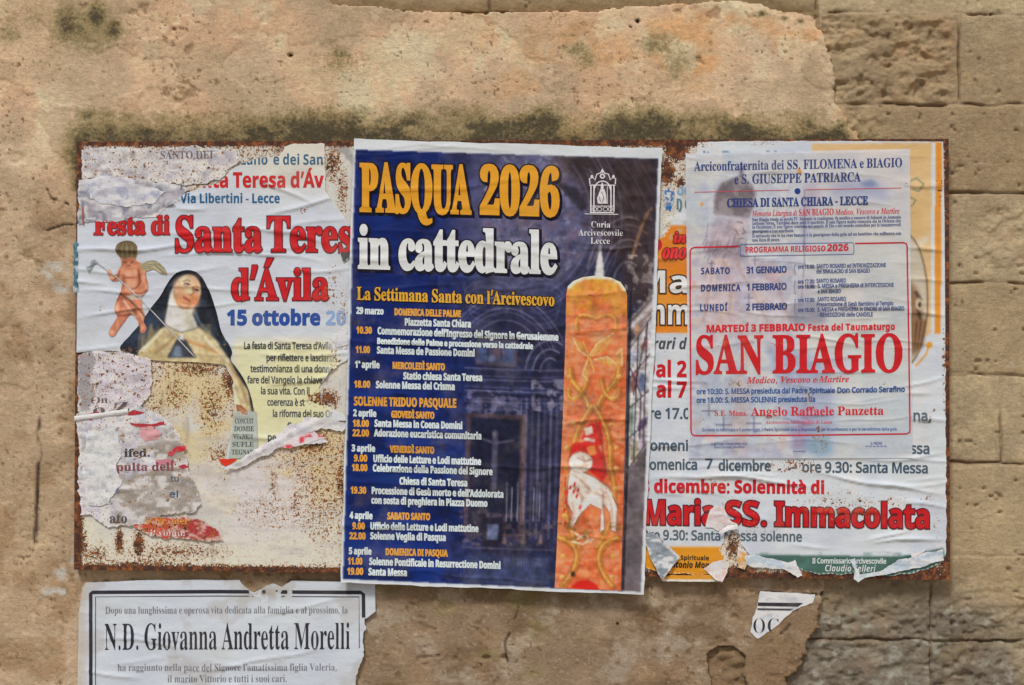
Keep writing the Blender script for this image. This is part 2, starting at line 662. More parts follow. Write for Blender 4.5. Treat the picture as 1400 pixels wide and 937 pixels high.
# ------------------------------------------------------------------ lettering
# letter shapes: advance, then each contour as x, y pairs in 1/400 of the type size
GLYPHS = {
    'SB': {
        '0': [150, [75,-3,53,0,36,10,24,25,15,44,11,69,9,96,11,124,15,148,24,168,36,182,53,191,75,194,97,191,113,182,126,168,134,148,139,124,141,96,139,68,134,44,126,24,113,10,96,0], [75,15,88,20,95,36,98,62,99,96,98,130,95,156,88,172,75,177,63,172,56,156,52,130,51,96,52,62,56,36,63,20]],
        '1': [150, [26,0,26,14,48,14,54,15,58,18,62,32,62,166,43,146,35,140,27,138,21,140,16,144,12,150,11,158,29,165,53,179,71,193,102,193,102,32,104,19,108,15,115,14,137,14,137,0]],
        '2': [150, [9,0,9,28,49,68,75,98,87,123,91,149,89,162,85,171,78,176,70,178,58,175,50,166,46,152,45,132,31,133,20,138,13,146,10,158,12,168,17,176,25,184,37,190,52,193,70,194,96,192,115,183,127,168,131,150,128,132,117,112,95,88,62,55,35,30,98,30,105,31,112,34,117,40,120,48,122,56,138,56,136,0]],
        '3': [150, [65,-3,47,-2,32,2,21,7,14,14,9,21,8,30,9,39,14,45,22,49,30,51,33,35,39,25,50,18,63,16,80,20,87,24,92,32,95,42,96,56,94,70,86,81,73,88,55,91,38,91,38,107,56,107,71,110,82,118,88,131,90,147,89,160,84,170,77,176,68,178,59,177,53,172,46,156,45,136,30,138,19,142,12,150,10,160,13,174,25,185,43,192,69,194,95,192,114,183,127,169,131,151,128,134,119,120,106,110,90,102,112,95,122,89,130,80,136,69,138,55,136,40,132,28,125,18,115,10,92,0]],
        '4': [150, [48,0,48,14,56,14,71,18,76,23,78,34,78,50,3,50,3,66,80,192,117,192,117,68,145,68,145,50,117,50,117,34,119,23,124,18,139,14,143,14,143,0], [22,68,78,68,78,115,78,140,80,166,76,158,69,146,63,135,59,128]],
        '5': [150, [66,-3,48,-2,34,2,23,7,16,14,12,22,11,30,12,38,17,44,24,47,32,48,35,33,44,21,52,17,62,16,78,20,85,25,90,33,94,44,95,59,92,77,85,89,74,96,58,99,41,97,28,94,16,99,25,192,126,192,128,143,112,143,110,152,107,160,98,162,42,162,38,113,50,115,67,117,95,113,117,102,131,84,136,59,134,43,130,30,122,19,113,11,90,1]],
        '6': [150, [79,-3,60,0,44,7,30,20,20,37,14,60,12,89,13,110,17,130,23,148,31,164,42,177,55,186,71,192,89,194,104,193,116,190,125,186,131,179,135,172,136,165,134,157,129,150,119,146,104,144,102,160,97,173,93,177,86,179,72,174,61,160,54,138,50,108,64,115,87,118,109,114,126,103,137,85,141,62,137,36,125,15,106,2], [80,15,89,18,96,26,100,39,102,59,100,78,95,91,87,99,77,101,62,97,50,88,52,55,59,32,68,19]],
        '7': [150, [44,0,116,163,45,163,34,159,30,149,28,135,12,135,13,192,141,192,141,179,67,0]],
        '8': [150, [73,-3,53,-1,37,4,24,12,15,23,10,35,8,49,11,65,19,77,32,88,48,97,33,107,23,118,16,131,14,146,16,158,20,169,28,179,40,188,56,193,77,194,102,191,119,181,130,166,134,147,131,133,124,122,98,104,118,92,132,80,140,66,142,51,138,28,124,11,102,1], [81,113,90,119,96,127,99,136,100,148,97,163,89,174,83,178,75,179,65,177,58,170,54,161,52,149,54,136,60,127], [75,13,87,15,97,22,103,33,105,46,102,58,96,68,83,77,66,86,50,71,46,61,44,48,46,34,53,22,62,15]],
        '9': [150, [61,-3,46,-2,35,2,27,7,21,13,17,28,20,38,30,43,35,32,41,23,50,16,62,14,78,19,89,34,97,58,100,92,85,79,74,75,62,74,41,77,24,88,13,106,9,129,11,148,17,163,26,176,38,186,53,192,71,194,89,192,106,185,119,173,129,156,136,133,138,104,134,63,128,44,120,29,110,16,96,6,80,-1], [74,93,82,94,90,98,100,111,98,141,92,161,84,173,73,176,62,174,55,165,50,151,48,131,50,115,55,103,63,96]],
        'A': [175, [-3,0,-3,7,4,8,9,12,20,30,82,186,90,186,154,35,164,14,170,9,177,7,177,0,92,0,92,7,108,10,113,18,109,33,101,53,41,53,31,28,30,24,30,19,35,10,49,7,51,7,51,0], [45,64,97,64,71,128]],
        'B': [177, [6,0,6,7,18,9,25,13,29,21,30,33,30,147,28,165,20,173,6,175,6,182,88,182,119,180,141,172,154,159,158,140,156,125,148,113,134,105,115,99,138,92,154,82,164,69,167,53,163,30,148,14,126,3,95,0], [73,101,75,101,93,103,105,109,112,120,114,138,112,154,108,165,99,171,87,174,79,173,75,170,73,156], [89,10,104,12,113,20,119,33,120,51,118,70,111,83,98,90,79,92,73,92,73,26,76,13,81,11]],
        'C': [187, [103,-4,77,-1,55,8,36,22,22,42,13,65,10,91,13,117,22,140,37,159,55,174,78,183,104,186,124,184,147,176,155,174,163,177,168,186,175,186,175,123,168,123,157,146,143,163,125,174,106,177,85,172,70,156,61,128,57,91,61,55,71,30,88,14,111,9,127,12,143,18,158,28,171,42,179,35,164,18,146,6,126,-2]],
        'D': [198, [8,0,8,7,19,8,25,12,28,18,30,30,30,150,28,163,24,170,17,174,6,175,6,182,89,182,111,181,131,176,148,169,162,158,173,145,181,130,186,112,187,91,185,63,177,40,163,23,145,10,121,3,91,0], [89,10,101,11,112,15,121,21,128,30,137,56,140,92,137,127,127,153,112,168,89,173,81,172,76,169,73,154,73,29,76,14,81,11]],
        'E': [177, [6,0,6,7,18,8,25,12,29,19,30,31,30,147,29,162,25,170,18,174,6,175,6,182,160,182,160,128,153,128,147,149,136,163,118,170,93,172,80,171,74,167,73,155,73,98,77,98,93,101,104,108,111,120,115,138,122,138,122,47,115,47,109,73,104,80,96,85,74,89,73,27,74,19,77,14,92,11,110,12,125,15,138,21,148,30,157,42,164,57,172,57,161,0]],
        'F': [162, [6,0,6,7,18,9,25,13,29,21,30,34,30,150,29,162,25,169,17,173,6,175,6,182,157,182,157,128,151,128,147,143,142,154,134,163,124,168,110,171,92,172,80,172,74,168,73,159,73,99,76,99,91,101,102,108,109,120,114,139,121,139,121,47,114,47,110,67,103,80,92,87,75,89,73,89,73,32,75,17,78,12,84,9,103,7,103,0]],
        'G': [203, [107,-4,80,-1,57,8,37,22,23,41,14,64,11,92,14,118,23,141,37,160,56,174,78,183,103,186,125,184,148,176,155,174,162,177,168,186,175,186,175,123,168,123,161,138,153,152,143,162,132,170,120,176,107,177,86,172,70,156,61,129,58,91,62,54,72,27,80,17,88,11,99,6,110,5,123,7,131,11,136,18,137,28,137,51,136,62,132,68,124,71,110,73,110,79,200,79,200,73,189,72,183,68,179,62,178,51,178,12,143,0]],
        'H': [209, [6,0,6,7,18,9,25,13,29,20,30,32,30,152,29,162,25,170,18,174,6,175,6,182,97,182,97,175,82,173,75,166,73,152,73,100,137,100,137,152,135,166,128,173,113,175,113,182,203,182,203,175,191,173,184,170,181,163,180,152,180,32,181,21,184,13,191,9,203,7,203,0,113,0,113,7,124,9,132,12,135,20,137,32,137,88,73,88,73,32,74,20,78,13,85,9,97,7,97,0]],
        'I': [104, [5,0,5,7,17,9,24,13,29,19,30,30,30,155,29,165,25,171,18,174,5,175,5,182,98,182,98,175,86,174,78,171,74,165,73,155,73,31,75,18,82,10,98,7,98,0]],
        'J': [132, [44,-26,31,-25,21,-21,12,-16,5,-9,0,0,-1,9,0,18,4,24,10,28,18,30,26,29,32,25,36,19,37,11,34,-1,31,-8,33,-14,42,-16,50,-15,55,-10,59,9,59,147,57,164,54,169,49,172,32,175,32,182,126,182,126,175,111,172,106,169,104,164,102,147,102,35,98,9,87,-11,69,-22]],
        'K': [204, [6,0,6,7,18,9,25,13,29,20,30,32,30,152,29,162,25,170,18,174,7,175,7,182,97,182,97,175,82,173,75,166,73,152,73,93,128,149,137,159,139,167,134,173,116,175,116,182,194,182,194,175,191,175,166,168,138,144,108,114,185,19,195,10,208,7,208,0,112,0,112,7,122,7,129,8,134,14,127,26,80,85,73,79,73,32,74,20,78,13,85,9,97,7,97,0]],
        'L': [171, [6,0,6,7,18,9,25,13,29,20,30,32,30,152,29,163,25,170,18,174,6,175,6,182,100,182,100,175,83,174,78,171,75,167,73,152,73,33,74,19,80,12,93,11,111,12,126,16,138,22,148,32,156,45,164,62,171,62,161,0]],
        'M': [254, [6,0,6,7,17,9,25,13,29,20,30,32,30,153,28,166,21,173,6,175,6,182,74,182,127,57,180,182,247,182,247,175,236,173,229,169,225,162,224,151,224,34,226,17,233,9,247,7,247,0,158,0,158,7,173,10,180,18,182,33,182,160,115,0,108,0,42,156,42,32,44,19,48,12,56,8,68,7,68,0]],
        'N': [197, [161,-4,43,140,43,31,44,20,47,12,55,9,67,7,67,0,7,0,7,7,22,9,28,17,30,31,30,155,15,173,7,175,7,182,63,182,156,67,156,151,154,166,147,173,132,175,132,182,192,182,192,175,180,174,173,170,170,163,169,151,169,-4]],
        'O': [210, [104,-4,85,-2,67,3,52,12,38,23,26,37,18,53,13,72,11,91,13,111,18,129,26,145,38,159,52,170,68,179,86,185,106,186,125,185,143,179,159,171,172,159,184,146,192,129,198,111,199,91,198,72,192,53,184,37,172,23,158,12,142,3,124,-2], [106,5,126,10,140,26,149,53,152,91,149,128,139,155,124,172,104,177,84,172,70,156,61,129,58,91,61,54,71,27,86,10]],
        'P': [167, [6,0,6,7,18,9,25,13,29,20,30,32,30,152,29,162,25,170,18,174,6,175,6,182,85,182,115,181,134,176,147,169,156,159,162,147,164,133,159,112,147,96,126,86,97,82,73,82,73,32,74,20,78,13,85,9,97,7,97,0], [73,92,81,92,98,94,109,101,115,113,117,132,115,150,110,163,101,170,87,172,76,170,73,159]],
        'Q': [210, [151,-46,126,-43,105,-35,88,-20,75,0,56,8,41,20,28,35,19,52,13,71,11,91,13,111,18,129,26,145,38,159,52,170,68,179,86,185,106,186,125,185,143,179,159,171,172,159,184,146,192,129,198,111,199,91,195,61,182,34,160,14,132,0,141,-14,151,-24,163,-30,178,-32,197,-29,198,-37,174,-44], [106,5,126,10,141,26,149,53,152,91,149,128,139,155,124,172,104,177,84,172,70,156,61,129,58,91,61,54,71,27,86,10]],
        'R': [189, [6,0,6,7,18,9,25,13,29,20,30,32,30,152,29,162,25,170,18,174,6,175,6,182,87,182,122,179,147,170,162,155,167,134,164,119,157,106,144,96,126,89,173,20,181,10,191,7,192,0,135,0,81,85,73,85,73,32,74,20,78,13,85,9,97,7,97,0], [73,93,81,93,99,96,112,103,119,116,121,134,119,151,113,163,104,170,90,172,81,172,76,169,73,154]],
        'S': [156, [17,-4,17,63,25,63,33,38,45,20,60,9,79,6,92,8,103,14,109,24,111,36,106,52,90,64,65,76,45,88,31,101,23,116,20,133,22,148,27,161,35,172,46,180,59,185,74,186,92,185,113,179,117,178,120,178,125,180,128,186,136,186,136,128,129,128,124,142,117,154,109,164,99,172,89,176,78,178,65,176,56,171,50,162,48,152,50,142,55,135,75,121,101,109,127,93,135,85,140,75,144,53,142,37,136,23,126,12,112,3,96,-2,77,-4,63,-3,50,0,39,4,34,5,28,3,24,-4]],
        'T': [169, [37,0,37,7,49,8,57,12,61,20,62,32,62,173,60,173,41,170,26,161,16,147,12,127,4,127,4,182,164,182,164,127,157,127,153,147,143,162,128,170,107,173,105,173,105,32,107,20,111,12,118,8,131,7,131,0]],
        'U': [197, [99,-5,67,-1,46,11,33,32,29,62,29,152,28,162,24,170,17,174,6,175,6,182,96,182,96,175,81,173,74,166,72,152,72,56,75,35,81,21,93,12,110,9,130,12,145,23,154,40,157,64,157,151,156,162,152,169,144,173,131,175,131,182,190,182,190,175,179,173,173,169,170,162,169,151,169,73,165,37,152,13,130,-1]],
        'V': [171, [85,-5,18,152,9,168,3,173,-6,175,-6,182,84,182,84,175,66,173,62,169,61,164,64,151,103,57,139,151,142,164,141,169,137,173,120,175,120,182,177,182,177,175,169,174,163,171,153,153,92,-5]],
        'W': [244, [68,-4,13,157,6,171,1,174,-6,175,-6,182,72,182,72,175,60,173,57,169,56,164,59,149,89,61,120,141,114,160,111,167,107,172,92,175,92,182,176,182,176,175,162,173,157,165,160,154,190,66,216,148,219,163,218,168,215,172,201,175,201,182,250,182,250,175,243,173,238,168,230,152,178,-4,171,-4,126,124,76,-4]],
        'X': [188, [5,0,5,7,21,12,36,27,77,83,31,154,19,170,13,174,6,175,6,182,98,182,98,175,92,175,80,173,76,166,81,155,106,116,129,149,136,165,131,173,117,175,117,182,183,182,183,175,171,174,161,169,143,149,112,106,165,23,174,11,185,7,186,0,95,0,95,7,97,7,111,9,116,16,110,32,84,73,55,32,50,18,55,10,70,7,70,0]],
        'Y': [170, [41,0,41,7,52,9,59,13,63,20,64,32,64,71,19,155,12,166,6,172,0,174,-5,175,-5,182,83,182,83,175,78,175,67,173,62,167,66,157,99,90,133,146,139,163,134,172,119,175,118,182,176,182,176,175,164,170,153,157,107,81,107,32,108,20,112,13,119,9,131,7,131,0]],
        'Z': [177, [8,0,8,4,110,172,86,172,57,168,46,163,38,154,31,142,24,127,18,127,23,182,163,182,163,177,61,12,96,12,121,15,140,24,154,41,163,66,170,66,163,0]],
        'a': [138, [102,-4,93,-3,86,0,82,6,80,14,60,1,38,-3,26,-1,16,5,10,14,8,25,12,41,25,54,48,66,80,76,80,96,78,106,75,113,68,117,59,118,46,116,42,110,45,103,49,92,48,86,44,81,38,77,31,76,23,78,18,81,14,87,13,95,15,103,20,111,28,118,38,123,50,126,65,127,89,125,105,117,114,103,117,84,117,25,118,16,122,14,128,17,132,11,118,0], [60,13,70,16,80,25,80,68,65,63,55,55,49,46,47,34,51,18]],
        'b': [144, [17,-5,17,155,15,171,3,176,3,182,55,182,55,111,70,123,88,127,102,125,113,120,123,110,131,98,135,83,137,66,135,47,129,30,120,16,108,5,93,-2,77,-4,59,0,42,11,21,-5], [73,6,85,9,93,20,97,38,98,64,97,85,92,100,85,109,74,112,62,108,58,103,55,97,55,27,56,18,60,11,65,7]],
        'c': [117, [62,-4,48,-2,35,4,24,14,15,27,10,43,8,60,10,78,16,95,26,108,38,119,53,125,70,128,87,126,100,119,108,110,111,98,110,91,107,86,101,83,95,82,88,83,82,86,79,92,78,100,79,104,79,109,76,116,68,119,58,116,51,108,46,94,45,75,47,49,55,30,66,19,82,15,96,19,109,29,114,24,103,12,91,3,77,-2]],
        'd': [148, [56,-4,43,-2,31,4,21,14,14,27,9,42,8,59,9,78,14,95,22,109,33,119,45,125,58,127,75,124,89,112,89,160,88,167,85,172,70,176,70,182,128,182,128,30,130,16,134,13,141,11,141,4,118,2,89,-4,89,16,75,1], [69,11,75,13,81,17,86,23,89,30,89,97,87,103,82,108,70,112,59,109,52,100,48,84,47,61,48,39,52,23,58,14]],
        'e': [120, [62,-4,47,-2,34,4,23,14,15,27,10,44,8,63,10,81,15,96,24,109,35,119,48,125,63,127,84,124,100,112,110,94,113,69,113,66,47,66,49,45,55,29,66,20,80,17,95,21,108,34,114,29,103,15,91,4,77,-2], [46,77,81,77,81,86,77,111,72,117,64,119,57,116,51,109,48,98,46,81]],
        'f': [85, [6,0,6,6,16,9,20,14,21,29,21,111,6,111,6,124,21,124,21,141,24,160,34,174,49,183,70,186,85,184,96,178,103,170,105,160,104,152,101,147,96,143,90,142,78,146,75,151,74,156,77,168,78,171,79,173,77,176,72,177,65,176,61,172,59,156,59,124,81,124,81,111,59,111,59,26,60,16,63,10,69,7,80,6,80,0]],
        'g': [131, [58,-56,35,-54,19,-49,9,-40,6,-30,11,-18,27,-10,14,0,9,12,11,21,17,30,27,37,41,44,27,51,17,60,11,71,9,85,11,97,16,107,24,116,35,122,48,126,63,127,78,126,93,122,127,122,127,107,107,107,114,95,117,81,115,70,110,60,103,52,93,46,82,42,69,41,63,41,57,42,45,38,41,33,40,28,44,22,56,20,70,20,104,16,114,12,121,5,125,-4,126,-15,122,-32,109,-45,88,-53], [63,50,71,52,76,58,79,69,80,84,79,100,76,110,71,117,63,119,55,117,50,110,47,100,46,84,47,69,50,58,55,52], [64,-46,82,-45,95,-41,103,-35,105,-26,104,-20,100,-17,82,-14,39,-14,32,-21,29,-29,31,-36,38,-41,49,-45]],
        'h': [152, [7,0,7,6,18,10,21,22,21,160,18,172,14,175,8,176,8,182,59,182,59,107,76,122,97,127,113,125,123,117,130,103,132,85,132,22,135,10,139,8,145,6,145,0,81,0,81,6,83,6,91,10,94,22,94,87,92,103,88,107,81,109,69,105,59,94,59,22,62,10,66,8,72,6,72,0]],
        'i': [79, [40,145,32,146,26,151,22,157,20,165,22,173,26,179,32,184,40,185,48,184,55,179,59,173,60,165,59,157,55,151,48,146], [7,0,7,6,18,10,21,22,21,101,19,114,8,117,8,124,59,124,59,22,62,10,72,6,72,0]],
        'j': [84, [42,145,35,147,28,151,24,158,22,165,24,173,28,180,35,184,42,186,50,184,57,180,61,173,63,165,61,158,57,151,50,147], [14,-56,-4,-52,-17,-42,-21,-35,-22,-28,-21,-21,-18,-16,-13,-13,-6,-12,6,-16,9,-20,10,-26,8,-35,4,-41,6,-45,12,-47,20,-45,23,-40,26,-21,26,100,22,114,17,117,9,118,9,124,64,124,64,-9,60,-29,51,-44,35,-53]],
        'k': [143, [7,0,7,6,18,10,21,22,21,159,19,172,15,174,8,176,8,182,59,182,59,67,91,99,96,106,98,111,94,116,84,117,82,124,138,124,138,117,123,114,110,104,89,84,138,14,144,8,150,6,150,0,84,0,84,6,87,6,93,8,96,13,93,20,65,59,59,54,59,22,62,10,72,6,72,0]],
        'l': [80, [7,0,7,6,18,10,21,22,21,159,19,172,15,175,8,176,8,182,59,182,59,22,62,10,72,6,72,0]],
        'm': [222, [7,0,7,6,18,10,21,22,21,101,18,113,14,116,8,118,8,124,59,124,59,106,75,122,95,127,107,126,117,122,124,114,128,104,146,122,167,127,182,125,193,117,199,103,201,85,201,22,204,10,208,8,214,6,214,0,151,0,151,6,157,8,161,10,164,22,164,87,161,103,158,107,151,109,140,105,130,95,130,22,132,10,136,8,142,6,142,0,80,0,80,6,86,8,90,10,93,22,93,87,90,103,86,107,80,109,68,105,59,94,59,22,61,11,65,8,71,6,71,0]],
        'n': [152, [7,0,7,6,18,10,21,22,21,101,18,113,14,116,8,118,8,124,59,124,59,107,76,122,97,127,113,125,123,117,130,103,132,85,132,22,135,10,139,8,145,6,145,0,81,0,81,6,83,6,91,10,94,22,94,87,92,103,88,107,81,109,69,105,59,94,59,22,62,10,66,8,72,6,72,0]],
        'o': [135, [67,-4,51,-2,36,5,24,15,15,28,9,44,8,62,9,80,15,96,24,109,36,119,51,125,67,127,84,125,98,119,110,109,119,96,125,80,127,62,125,43,119,27,110,14,98,4,84,-2], [67,5,77,7,84,16,87,33,88,62,87,91,83,108,77,117,67,120,58,117,51,108,48,91,47,62,48,33,51,16,58,7]],
        'p': [149, [7,-56,7,-49,16,-47,20,-40,21,-26,21,97,19,113,8,118,8,124,57,124,57,105,64,115,72,122,81,126,92,128,106,126,117,119,127,109,134,97,138,81,140,64,138,45,134,29,126,15,116,5,104,-2,91,-4,73,0,59,13,59,-23,61,-39,67,-47,79,-49,79,-56], [78,11,89,14,96,24,100,40,101,62,100,83,96,99,90,108,80,111,68,107,59,94,59,27,67,15]],
        'q': [146, [70,-56,70,-49,86,-46,88,-41,89,-33,89,12,75,0,57,-4,43,-2,31,4,22,13,14,26,10,41,8,57,10,77,16,94,25,108,37,119,52,125,68,128,86,124,103,113,124,128,128,128,128,-33,131,-45,135,-48,142,-49,142,-56], [71,12,83,16,87,21,89,27,89,96,88,106,85,113,79,117,72,118,60,115,52,104,48,87,47,62,48,40,52,24,60,15]],
        'r': [115, [7,0,7,6,18,10,21,22,21,101,19,114,8,117,8,124,58,124,58,101,66,112,75,120,84,126,93,127,103,126,110,122,114,115,116,106,115,99,111,94,106,90,99,89,89,92,83,100,75,104,70,102,65,97,61,88,60,77,60,22,61,15,64,10,79,6,79,0]],
        's': [115, [60,-4,49,-2,35,2,29,3,24,2,20,-3,14,-3,14,42,21,42,26,27,35,16,45,8,56,6,65,7,71,11,75,16,77,23,73,34,62,42,43,52,30,59,22,68,17,77,15,88,18,104,26,116,39,125,56,128,66,126,80,123,82,122,85,122,89,123,92,128,98,128,98,89,91,89,86,101,79,111,70,117,60,118,52,117,46,114,43,110,42,104,46,93,59,85,77,76,88,69,97,61,101,51,103,38,100,21,91,7,78,-1]],
        't': [91, [49,-4,36,-2,26,4,21,14,19,28,19,111,8,111,8,120,35,148,52,170,58,170,58,124,83,124,83,111,58,111,58,33,60,20,63,17,67,16,76,20,82,30,89,26,82,13,73,4,62,-2]],
        'u': [150, [52,-4,37,-1,26,7,20,20,18,39,18,99,16,113,12,116,5,118,5,124,57,124,57,30,60,18,65,15,71,14,82,17,91,26,91,99,88,113,84,116,76,118,76,124,129,124,129,28,132,16,144,12,144,5,120,3,91,-4,91,16,84,8,74,1,64,-3]],
        'v': [122, [57,-4,15,99,9,112,5,116,-1,117,-1,124,66,124,66,118,62,118,54,116,52,110,52,107,74,49,94,101,96,109,93,115,81,118,81,124,122,124,122,118,115,116,111,111,104,97,64,-4]],
        'w': [174, [49,-4,7,106,2,114,-4,117,-4,124,55,124,55,117,48,116,46,110,46,106,48,101,67,51,84,94,80,106,76,115,67,118,67,124,129,124,129,117,121,115,118,110,118,108,119,105,134,56,153,102,155,110,152,116,142,118,142,124,178,124,178,118,170,114,165,103,122,-4,116,-4,89,79,56,-4]],
        'x': [128, [2,0,2,6,14,12,25,23,49,55,17,105,10,114,2,117,2,124,67,124,67,118,59,116,56,112,60,104,73,82,89,103,94,111,91,116,80,118,80,124,124,124,124,118,113,113,102,102,79,74,117,15,121,9,128,6,128,0,62,0,62,6,71,8,74,12,69,24,55,46,39,24,34,14,37,8,46,6,47,0]],
        'y': [120, [21,-56,12,-55,4,-50,-1,-43,-3,-34,-2,-27,2,-21,7,-17,14,-16,26,-20,29,-24,30,-30,30,-33,30,-35,31,-38,34,-39,39,-37,46,-30,52,-18,56,-2,15,100,10,110,6,115,-1,117,-2,124,65,124,65,117,54,116,51,110,52,107,53,103,74,48,92,96,94,104,95,110,92,116,81,117,81,124,120,124,120,117,115,116,111,112,104,97,65,-10,52,-38,45,-47,38,-52]],
        'z': [117, [5,0,5,6,67,115,51,115,38,113,29,109,22,100,17,87,10,87,13,124,110,124,110,116,50,10,61,10,77,12,89,17,97,28,104,43,110,43,107,0]],
    },
    'SI': {
        'L': [170, [-13,0,-13,6,0,8,9,16,16,34,46,147,48,160,47,166,44,170,29,174,29,180,113,180,113,174,99,172,91,163,84,146,55,33,51,17,53,13,57,11,64,10,75,9,99,12,119,20,135,34,149,53,157,53,140,0]],
        'M': [235, [75,-4,57,145,27,33,25,19,26,13,29,10,44,6,44,0,-14,0,-14,6,0,8,8,16,15,34,45,147,48,161,46,167,43,171,29,174,29,180,90,180,105,53,188,180,249,180,249,174,235,172,226,164,220,146,189,33,188,26,187,19,192,10,206,6,206,0,122,0,122,6,136,9,144,16,147,23,151,34,181,150,83,-4]],
        'V': [160, [27,-4,34,147,33,158,28,166,21,172,11,174,11,180,92,180,92,173,78,171,72,164,71,157,70,146,66,49,141,143,149,154,153,165,148,171,136,174,136,180,192,180,192,173,183,172,176,168,163,153,35,-4]],
        'a': [134, [21,-3,10,-1,0,6,-6,16,-8,29,-6,44,-2,59,13,88,23,100,34,110,50,120,66,124,79,119,86,106,90,121,119,121,96,43,93,29,91,22,92,18,95,16,103,21,114,35,120,31,110,16,99,5,89,-1,79,-3,66,1,62,14,63,21,65,30,55,15,44,5,33,-1], [37,16,43,18,49,22,61,38,71,59,77,81,79,99,77,109,69,112,63,111,56,105,44,88,33,64,28,46,26,32,29,20]],
        'c': [111, [37,-4,20,-1,7,8,-1,21,-4,39,-1,59,6,78,19,96,35,111,53,121,71,124,84,122,94,117,101,109,103,100,101,92,98,86,92,83,85,81,75,85,70,95,73,103,75,110,74,114,69,116,62,114,56,108,43,89,33,64,30,39,31,28,35,20,41,15,49,14,65,20,82,38,89,33,77,17,65,6,51,-1]],
        'd': [134, [22,-4,10,-1,1,6,-4,17,-6,33,-1,59,12,86,31,109,48,120,66,124,76,122,85,118,95,152,97,160,97,165,96,169,94,171,82,173,82,180,108,183,137,188,95,33,93,24,92,19,95,16,102,21,113,35,119,31,98,5,89,-2,79,-4,72,-3,67,1,64,6,63,14,66,30,55,15,45,5,34,-2], [38,17,45,18,51,23,62,40,72,61,78,83,81,100,78,110,71,113,60,108,48,93,37,72,30,51,27,31,30,21]],
        'e': [108, [35,-4,19,-1,6,8,-2,21,-4,39,-3,54,2,69,10,83,20,96,31,107,44,116,57,122,70,124,83,122,92,117,98,109,100,99,95,84,83,69,61,58,31,50,30,35,31,27,35,20,41,16,49,14,64,20,78,38,86,33,75,17,63,6,50,-1], [34,59,56,69,72,85,76,94,77,104,75,112,69,115,60,111,50,101,41,83]],
        'f': [77, [-26,-56,-36,-54,-43,-49,-48,-42,-50,-34,-46,-23,-36,-19,-27,-22,-24,-31,-26,-39,-28,-43,-27,-46,-24,-47,-18,-45,-14,-41,-6,-26,2,1,10,42,24,110,5,110,8,121,26,121,37,151,50,171,66,184,85,188,97,187,105,182,111,176,113,167,109,156,99,153,90,156,86,165,88,172,90,177,89,179,86,180,78,176,71,166,58,121,81,121,79,110,56,110,42,45,34,14,26,-11,16,-31,4,-45,-10,-53]],
        'g': [119, [31,-56,9,-54,-7,-47,-17,-38,-20,-27,-18,-17,-12,-10,13,2,2,11,-1,20,0,27,5,33,23,46,8,59,5,66,3,75,5,88,11,99,20,109,32,117,45,122,60,124,80,121,98,111,121,111,120,99,104,99,105,95,106,90,104,77,98,65,88,56,77,48,63,43,47,42,33,42,28,38,26,34,29,29,37,25,54,20,73,13,86,3,91,-5,93,-15,91,-26,85,-36,76,-44,63,-50,48,-54], [46,50,53,52,60,57,70,75,74,99,71,111,62,115,55,113,49,107,38,89,34,66,37,54], [34,-47,47,-45,56,-41,63,-34,65,-26,62,-19,55,-13,24,-2,8,-12,3,-25,5,-33,12,-40,22,-45]],
        'i': [78, [53,149,46,150,40,154,36,159,35,166,36,173,40,179,46,183,53,184,59,183,65,179,69,173,70,166,69,159,65,154,59,150], [20,-3,11,-2,5,2,2,8,0,16,2,26,4,35,18,84,20,95,21,102,18,107,10,109,8,109,8,116,36,120,60,124,36,34,34,22,35,18,38,17,46,22,57,36,62,32,52,17,41,6,31,-1]],
        'l': [69, [16,-4,7,-2,1,1,-3,8,-4,16,-3,25,-1,34,31,149,35,166,32,171,23,173,21,173,21,180,73,188,32,34,30,28,29,21,30,18,33,16,41,21,52,35,58,31,37,5,27,-2]],
        'm': [210, [152,-3,144,-2,139,2,135,8,134,17,137,34,146,62,155,89,157,99,156,103,152,104,140,100,127,85,114,61,100,25,92,0,61,0,88,89,90,99,89,103,85,104,78,103,71,98,55,76,39,43,26,0,-6,0,17,84,20,96,21,102,18,107,10,109,7,109,7,116,60,124,46,77,61,98,75,113,88,121,102,124,111,123,117,119,121,113,122,104,120,87,132,103,144,115,156,122,169,124,178,123,184,119,188,113,189,104,187,90,181,68,168,30,167,26,166,23,167,19,171,17,178,22,183,28,189,36,194,32,173,6,163,-1]],
        'n': [143, [85,-4,77,-3,72,1,68,8,67,16,70,34,79,61,88,89,90,99,89,103,85,104,70,97,55,76,39,43,26,0,-6,0,17,84,20,96,21,102,18,107,10,109,7,109,7,116,60,124,46,77,61,98,75,113,88,121,102,124,111,123,117,119,121,113,122,104,120,90,114,68,99,23,101,19,104,17,112,22,122,36,128,32,106,5,96,-2]],
        'o': [126, [38,-4,22,-1,8,8,-1,22,-4,39,-2,54,2,69,10,83,19,96,30,108,43,116,56,122,70,124,89,121,102,112,111,99,114,81,112,67,108,52,101,38,91,24,80,13,67,4,53,-2], [41,5,47,7,53,12,65,30,74,53,80,77,82,96,79,110,69,115,63,114,57,109,45,92,36,69,30,44,28,23,31,10]],
        'r': [104, [-6,0,17,84,20,96,21,102,18,107,10,109,7,109,7,116,60,124,46,75,58,97,69,112,79,121,89,124,100,119,104,106,103,98,100,92,95,88,88,87,81,89,74,95,72,96,63,90,51,70,38,39,26,0]],
        's': [101, [36,-4,11,2,6,3,1,2,-3,-3,-10,-2,-3,44,5,42,8,26,13,15,21,8,33,6,44,9,48,21,46,31,38,42,27,55,15,74,11,91,14,104,21,114,33,121,46,124,72,119,74,118,77,118,82,119,85,123,92,123,86,82,79,83,75,97,70,107,63,113,53,115,43,111,39,102,41,92,49,81,58,70,66,60,73,46,76,33,75,23,71,14,65,7,57,1,47,-3]],
